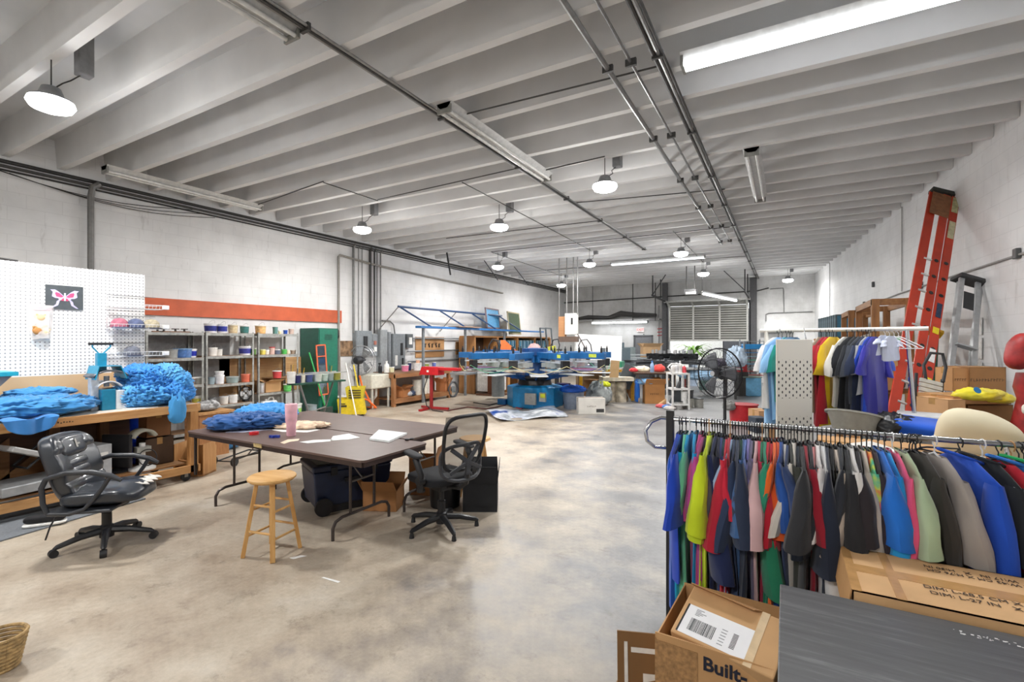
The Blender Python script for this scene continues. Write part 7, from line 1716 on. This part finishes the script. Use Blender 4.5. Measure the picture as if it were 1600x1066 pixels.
# red pipework
for k in range(3): run('red_pipe', ('lowest', 'middle', 'upper')[k] + ' short red pipe on the far wall between the grey door and the roller door', [(-5.0, YF - .12, 1.95 + .15 * k), (-4.75 + .02 * k, YF - .14, 1.97 + .15 * k)], .02, M('#b5444a', .5), 'pipe')
run('wall_conduit', 'thin grey conduit on the far wall left of the roller door', [(-4.95, YF - .06, 3.3), (-4.95, YF - .06, 1.3)], .02, m_cond)
t = thing('parts_washer', 'dark blue-grey machine top behind the white board', 'machine', tuple(onD(957, 545, 18)), YAW)
t.location.z = 0
MB().box(-.6, .6, -.3, .3, .0, 1.45).box(-.5, -.3, -.2, .2, 1.45, 1.6).box(.0, .4, -.2, .2, 1.45, 1.65).build('housing', M('#5b6a72', .5), t, bevel=.02)
# brown table far
q = onZ(1011, 630)
t = folding_table('far brown table with red bags on it, right of the leaning boards', (q.x + .15, q.y + .35, 0), 1.25, .7, YAW - .1, '#7a6455', .84, (-.5, .5), '#a38f7c')
TT = .841
def far(u, v, d=13.2): return onD(u, v, d)
P1 = onD(1020, 580, 13.3)
crumple('red_bag', 'bright red bag at the right end of the far brown table', 'bag', (onD(1030, 580, 13.35).x, onD(1030, 580, 13.35).y, TT), (.3, .26, .17), '#d5433c', 200, amp=.2)
crumple('red_bag', 'small red bag at the left end of the far brown table', 'bag', (onD(990, 580, 13.4).x, onD(990, 580, 13.4).y, TT), (.22, .2, .09), '#c5343a', 201, amp=.2)
crumple('cream_cloth', 'cream cloth bundle in the middle of the far brown table', 'cloth', (onD(1004, 580, 13.4).x, onD(1004, 580, 13.4).y, TT), (.34, .26, .14), '#dcd2b8', 202, amp=.2)
bottle('water_bottle', 'clear blue water bottle on the far brown table', (onD(1019, 580, 13.15).x, onD(1019, 580, 13.15).y, TT), .055, .32, '#8fa9cc', '#4a7ac0')
q = onZ(1014, 630); t = carton('carton', 'brown carton with a blue cloth over it below the far brown table', (q.x + .1, q.y + .1, 0), (.52, .4, .52), YAW - .1, '#b8814c', .9, words='~~~~~', wsize=.06)
crumple('blue_cloth', 'blue and pale plastic cloth spilling over the carton below the far table', 'cloth', (q.x - .1, q.y + .05, .5), (.55, .4, .14), '#3d86cf', 204, amp=.3, m=M('#7fb0dc', .5, var=.4, scale=6))
crumple('blue_cloth', 'blue cloth hanging down the left side of that carton', 'cloth', (q.x - .3, q.y - .08, .02), (.14, .14, .5), '#1e66c4', 205, amp=.2)
for k, (u, v, c_, nm) in enumerate(((1033, 637, '#c9565a', 'red'), (1042, 638, '#4a76b8', 'blue'), (1047, 640, '#dcd6d2', 'white'))):
    p = onZ(u, v); crumple('floor_rag', nm + ' rag on the floor at the foot of the far brown table', 'rag', (p.x, p.y, 0), (.24, .2, .07), c_, 206 + k, amp=.35)
p = onZ(1030, 636); tag(MB().lathe([(.06, 0), (.06, .25), (.03, .26), (.03, .25)], n=14).build('cardboard_tube', card('#b59468'), loc=(p.x, p.y, .03), rot=(0, R(55), .4), smooth=True), 'short cardboard tube leaning by the far brown table', 'tube')
# leaning board and stool things left of the table
t = thing('dark_board', 'dark grey panel leaning left of the far brown table', 'panel', tuple(onD(975, 600, 13.6)), YAW); t.rotation_euler = (0, R(24), YAW)
MB().box(-.2, .2, -.02, .02, -.1, .55).build('panel', M('#4b5458', .5), t)
t = thing('cream_drum', 'stained cream drum cluster on a low stand left of the far brown table', 'drum', tuple(onZ(967, 628)), YAW)
for x in (-.25, .05): MB().lathe([(.16, 0), (.17, .5), (.14, .56)], (x, 0, .0), 14).build('drum', M('#b9ae9a', .7, var=.4, scale=8), t, smooth=True)
MB().box(-.5, .35, -.3, .3, .6, .7).build('lid_board', M('#c9c0ad', .7, var=.3, scale=7), t); MB().tube([(-.42, 0, .6), (-.42, 0, 1.5)], .05).build('grey_post', M('#74797c', .5), t)
stick('leaning_pole', 'thin grey pole leaning over the dark panel', tuple(onZ(985, 628)), tuple(onD(962, 575, 14)), .018, '#9a9c9a'); stick('leaning_pole', 'tan wooden pole leaning by the dark panel', tuple(onZ(980, 626)), tuple(onD(972, 578, 13.6)), .02, '#b5956c')
tag(MB().box(-.12, .12, -.01, .01, 0, .5).build('hanging_board', card('#c9a67a'), loc=tuple(onD(959, 592, 13.2)), rot=(0, R(5), YAW)), 'small tan board hanging at the right end of the grey press bed', 'board')
# white cart
q = onZ(1056, 640)
t = thing('white_cart', 'white wheeled cart of bottles right of the far brown table', 'cart', (q.x, q.y + .2, 0), YAW)
for z in (.12, .5, .88): MB().box(-.2, .22, -.22, .22, z - .02, z + .02).build('shelf_tray', m_white, t)
for x in (-.19, .21):
    for y in (-.21, .21): MB().box(x - .02, x + .02, y - .02, y + .02, 0, .9).build('post', m_white, t)
MB().tube([(-.2, -.2, .9), (-.3, -.2, 1.05), (-.22, -.2, 1.13), (-.02, -.2, 1.12)], .02).build('push_handle', m_white, t, smooth=True)
rt = Vector((_C, _S, 0)); fw = Vector((-_S, _C, 0)); cb_ = Vector((q.x, q.y + .2, 0))
for k, (dx, h, c_, cp, nm) in enumerate(((-.13, .24, '#ece9e6', '#d43a4a', 'white bottle with a red cap, left'), (-.04, .26, '#dfdfe2', '#c9c9c9', 'pale grey bottle, second'), (.05, .3, '#f0eeec', '#ffffff', 'tall white bottle, third'), (.15, .2, '#cf4550', '#ffffff', 'red bottle, right'))):
    p = cb_ + rt * dx + fw * (-.05); bottle('bottle', nm + ' on the white cart', (p.x, p.y, .9), .055, h, c_, cp)
t2 = thing('grey_jug', 'dark triangular hopper on the lower trays of the white cart', 'hopper', tuple(cb_ + Vector((0, 0, .14)) - fw * .1), YAW)
MB().add([(-.2, 0, 0), (.05, 0, 0), (.05, 0, .55), (-.2, .15, 0), (.05, .15, 0), (.05, .15, .55)], [(0, 1, 2), (5, 4, 3), (0, 3, 4, 1), (1, 4, 5, 2), (2, 5, 3, 0)]).build('hopper', M('#3f454a', .5), t2)
tub('canister', 'white canister on the lowest tray of the white cart', tuple(cb_ + rt * .13 - fw * .1 + Vector((0, 0, .14))), .08, .3, '#e2e2e0', handle=False)
for k, (u, v, r, h, c_, nm) in enumerate(((1059, 639, .13, .2, '#c9c9c6', 'leftmost open grey can'), (1075, 637, .14, .26, '#b9b9b0', 'second can, with a dark can on it'), (1092, 637, .12, .24, '#a9aaa4', 'rightmost grey can'), (1084, 633, .1, .2, '#d0cfc8', 'pale can behind the others'))):
    p = onZ(u, v); tub('paint_can', nm + ' on the floor beside the white cart', (p.x, p.y, 0), r, h, c_, lid='#3a3c3e', metal=.4, cat='can')
p = onZ(1075, 637); tub('paint_can', 'dark can stacked on top of the second grey can', (p.x, p.y, .262), .14, .2, '#4a4c4e', lid='#5a5a5a', cat='can')
# black press far with arms (dark manual press)
q = onD(1050, 600, 15.5)
t = thing('manual_press', 'black and silver manual printing press before the roller door', 'printing press', (q.x, q.y, 0))
MB().lathe([(.4, 0), (.3, .1), (.12, .15), (.12, .9)], n=16).build('pedestal', M('#3a3c40', .5), t, smooth=True)
for k in range(8):
    a = R(45 * k + 10)
    ar = MB().box(.1, 1.5, -.04, .04, .98, 1.05).build('arm', M('#6d7176', .35, .7), t, rot=(0, 0, a)); MB().box(.9, 1.5, -.18, .18, 1.05, 1.07).build('platen', M('#2f3236', .5), ar)
    hd = MB().box(.2, .8, -.06, .06, 1.2, 1.3).box(.7, .76, -.2, .2, 1.12, 1.22).build('screen_clamp', M('#1f2124', .4, .4), t, rot=(0, 0, a + .2))
    MB().cyl((.6, 0, 1.3), .04, .12, 10).cyl((.4, 0, 1.3), .035, .09, 10).build('knob', M('#c9cbcd', .3, .8), hd)
crumple('cloth_pile', 'pale blue shirts piled on the far work table before the roller door', 'clothes', tuple(onD(1092, 594, 14.2)), (.9, .5, .28), '#6aa5d0', 210, amp=.3, m=M('#8fb0cc', .8, var=.35, scale=5))
q = onD(1105, 600, 14.3)
t = thing('far_work_table', 'long grey table behind the black pedestal fan', 'table', (q.x, q.y, 0), YAW)
MB().box(-.75, .9, -.35, .35, .86, .9).build('tabletop', M('#9a9c9c', .4), t); legs(t, m_dark, .7, .3, 0, .86, .05)
crumple('dark_bundle', 'dark bundle of fabric on the long grey table, seen through the black fan', 'cloth', tuple(onD(1118, 600, 14.2).to_2d().to_3d() + Vector((0, 0, .9))), (.5, .4, .25), '#3a3444', 212, amp=.25)
crumple('white_bundle', 'white and blue clothes at the right end of the long grey table', 'clothes', tuple(onD(1150, 600, 14.6).to_2d().to_3d() + Vector((0, 0, .9))), (.5, .5, .5), '#c9d6e4', 213, amp=.3, m=M('#b9cbe0', .8, var=.4, scale=5))
q = onZ(1105, 609); tub('green_bin', 'large grey-green waste bin below the far grey table', (q.x, q.y, 0), .3, .72, '#56706c', open_=True, handle=False, cat='bin')
q = onZ(1083, 603); t = thing('metal_column', 'pale blue-grey upright cylinder left of the grey-green bin', 'cylinder', (q.x, q.y, 0)); MB().lathe([(.17, 0), (.17, .05), (.16, .06), (.16, .85)], n=18).build('body', M('#a9b8cc', .35, .2), t, smooth=True)
stick('red_post', 'short red-brown post of the far table beside the cans', tuple(onZ(1071, 612)), tuple(onZ(1071, 612) + Vector((0, 0, .8))), .04, '#9a4a40')
# tall drying rack with blue totes
q = onZ(1174, 617)
t = thing('drying_rack', 'tall steel rack holding blue and red trays right of the roller door', 'rack', (q.x, q.y + .3, 0), YAW - .2)
for x in (-.3, .3):
    for y in (-.25, .25): MB().box(x - .02, x + .02, y - .02, y + .02, 0, 1.75 if y > 0 else 1.68).build('post', m_galv, t)
for k in range(9): MB().box(-.3, .3, -.25, .25, .6 + .12 * k, .615 + .12 * k).build('tray', M(['#b9423c', '#a83a3a', '#8f9aa0', '#5b93b8', '#4a9a80', '#7fa0b0', '#3f86c0', '#3a7fb8', '#a9acb0'][k], .5), t)
MB().box(-.27, .27, -.26, .2, 1.45, 1.6).build('blue_crate', M('#2a86c4', .5), t, bevel=.01); MB().box(-.3, .3, -.25, .25, 1.68, 1.7).build('top_plate', m_galv, t)
q = onZ(1172, 618); t = thing('blue_tote', 'large pale blue tote with grey-green rim at the foot of the tall steel rack', 'tote', (q.x, q.y - .1, 0), YAW - .2)
MB().box(-.28, .28, -.2, .2, 0, .58).build('body', M('#6aa6cc', .45), t, bevel=.03); MB().box(-.3, -.26, -.22, .22, 0, .6).box(-.3, .3, -.22, .22, .57, .61).build('rim', M('#8a9a90', .5), t, bevel=.01)
t = thing('red_tool_box', 'red tool box left of the tall steel rack', 'tool box', tuple(onD(1159, 575, 15.0)), YAW); MB().box(-.14, .1, -.15, .15, -.12, .1).build('box_body', M('#c0323a', .4), t, bevel=.01); MB().box(-.02, .02, -.02, .02, .1, .14).build('grip', m_black, t); MB().box(-.16, .12, -.17, .17, -1.0, -.12).build('stand', m_dark, t)
# lit tube fixture on the wall right of the roller door
t = thing('wall_tube_lamp', 'lit tube lamp on the far wall right of the roller door', 'lamp', (-.75, YF - .25, 2.05)); MB().box(-.05, 1.0, 0, .1, 0, .12).build('housing', m_gy, t); MB().tube([(0, -.03, .16), (.9, -.03, .16)], .03, 10).build('tube', emis('#ffffff', 8), t)
MB().box(.0, .9, .1, .24, .04, .08).build('wall_bracket', m_gy, t)
carton('carton', 'tall narrow brown carton behind the left end of the tall white rack', tuple(onD(1190, 650, 6.6).to_2d().to_3d()), (.22, .3, .75), YAW, '#b58a62'); 
t = thing('dark_basket', 'small dark box in front of that tall narrow carton', 'box', tuple(onD(1184, 650, 6.3).to_2d().to_3d()), YAW); MB().box(-.08, .08, -.1, .1, .5, .7).build('body', M('#2a3340', .6), t, bevel=.01); MB().box(-.06, .06, -.08, .08, 0, .5).build('support', m_white, t)
q = onD(992, 570, 19.6)
t = thing('conveyor_dryer', 'pale tunnel dryer with long rails before the grey door', 'machine', (q.x, q.y, 0), YAW)
MB().box(-1.0, .9, -.35, .35, .8, 1.05).box(-1.1, 1.2, -.45, -.38, 1.12, 1.18).box(-1.1, 1.2, -.45, -.38, .9, .96).build('tunnel', M('#a9b0b4', .4, .2), t, bevel=.01); legs(t, m_dark, .85, .3, 0, .8, .08)
carton('carton', 'brown carton standing on the tunnel dryer', (onD(1016, 570, 19.6).x, onD(1016, 570, 19.6).y, 1.05), (.7, .4, .42), YAW, '#c9a57c', .8)
t = thing('grey_cabinet', 'grey-blue cabinet to the left of the grey door', 'cabinet', (onD(976, 570, 20.8).x, onD(976, 570, 20.8).y, 0), YAW); MB().box(-.35, .4, -.3, .3, 0, 1.45).build('body', M('#8f9ea0', .5), t, bevel=.02); MB().box(-.33, .38, -.31, -.3, .9, 1.4).build('door', M('#9aa8aa', .5), t)
# far clutter before the door opening
random.seed(61)
for k in range(16):
    u = 1032 + k * 3.2; p = onD(u, 566, 17 + rnd(0, 2)); t = thing('machine_part', 'small machine part on the far bench below the roller door, %s from the left' % nth(k), 'machine part', (p.x, p.y, 1.02), rnd(0, 3), 'machine parts on the far bench')
    MB().cyl((0, 0, 0), rnd(.05, .09), rnd(.08, .16), 10).box(-.12, .12, -.03, .03, -.04, .03).build('casting', M(['#35383c', '#c9ccd0', '#55595e', '#8f9398'][k % 4], .4, .5), t, smooth=False)
p0, p1 = onD(1025, 600, 17.5), onD(1095, 600, 19)
t = thing('far_bench', 'dark bench carrying machine parts below the roller door', 'bench', tuple((p0 + p1) / 2), math.atan2((p1 - p0).y, (p1 - p0).x)); t.location.z = 0
MB().box(-1.3, 1.3, -.4, .4, .93, .98).build('bench_top', m_dark, t); legs(t, m_dark, 1.2, .35, 0, .93, .08)
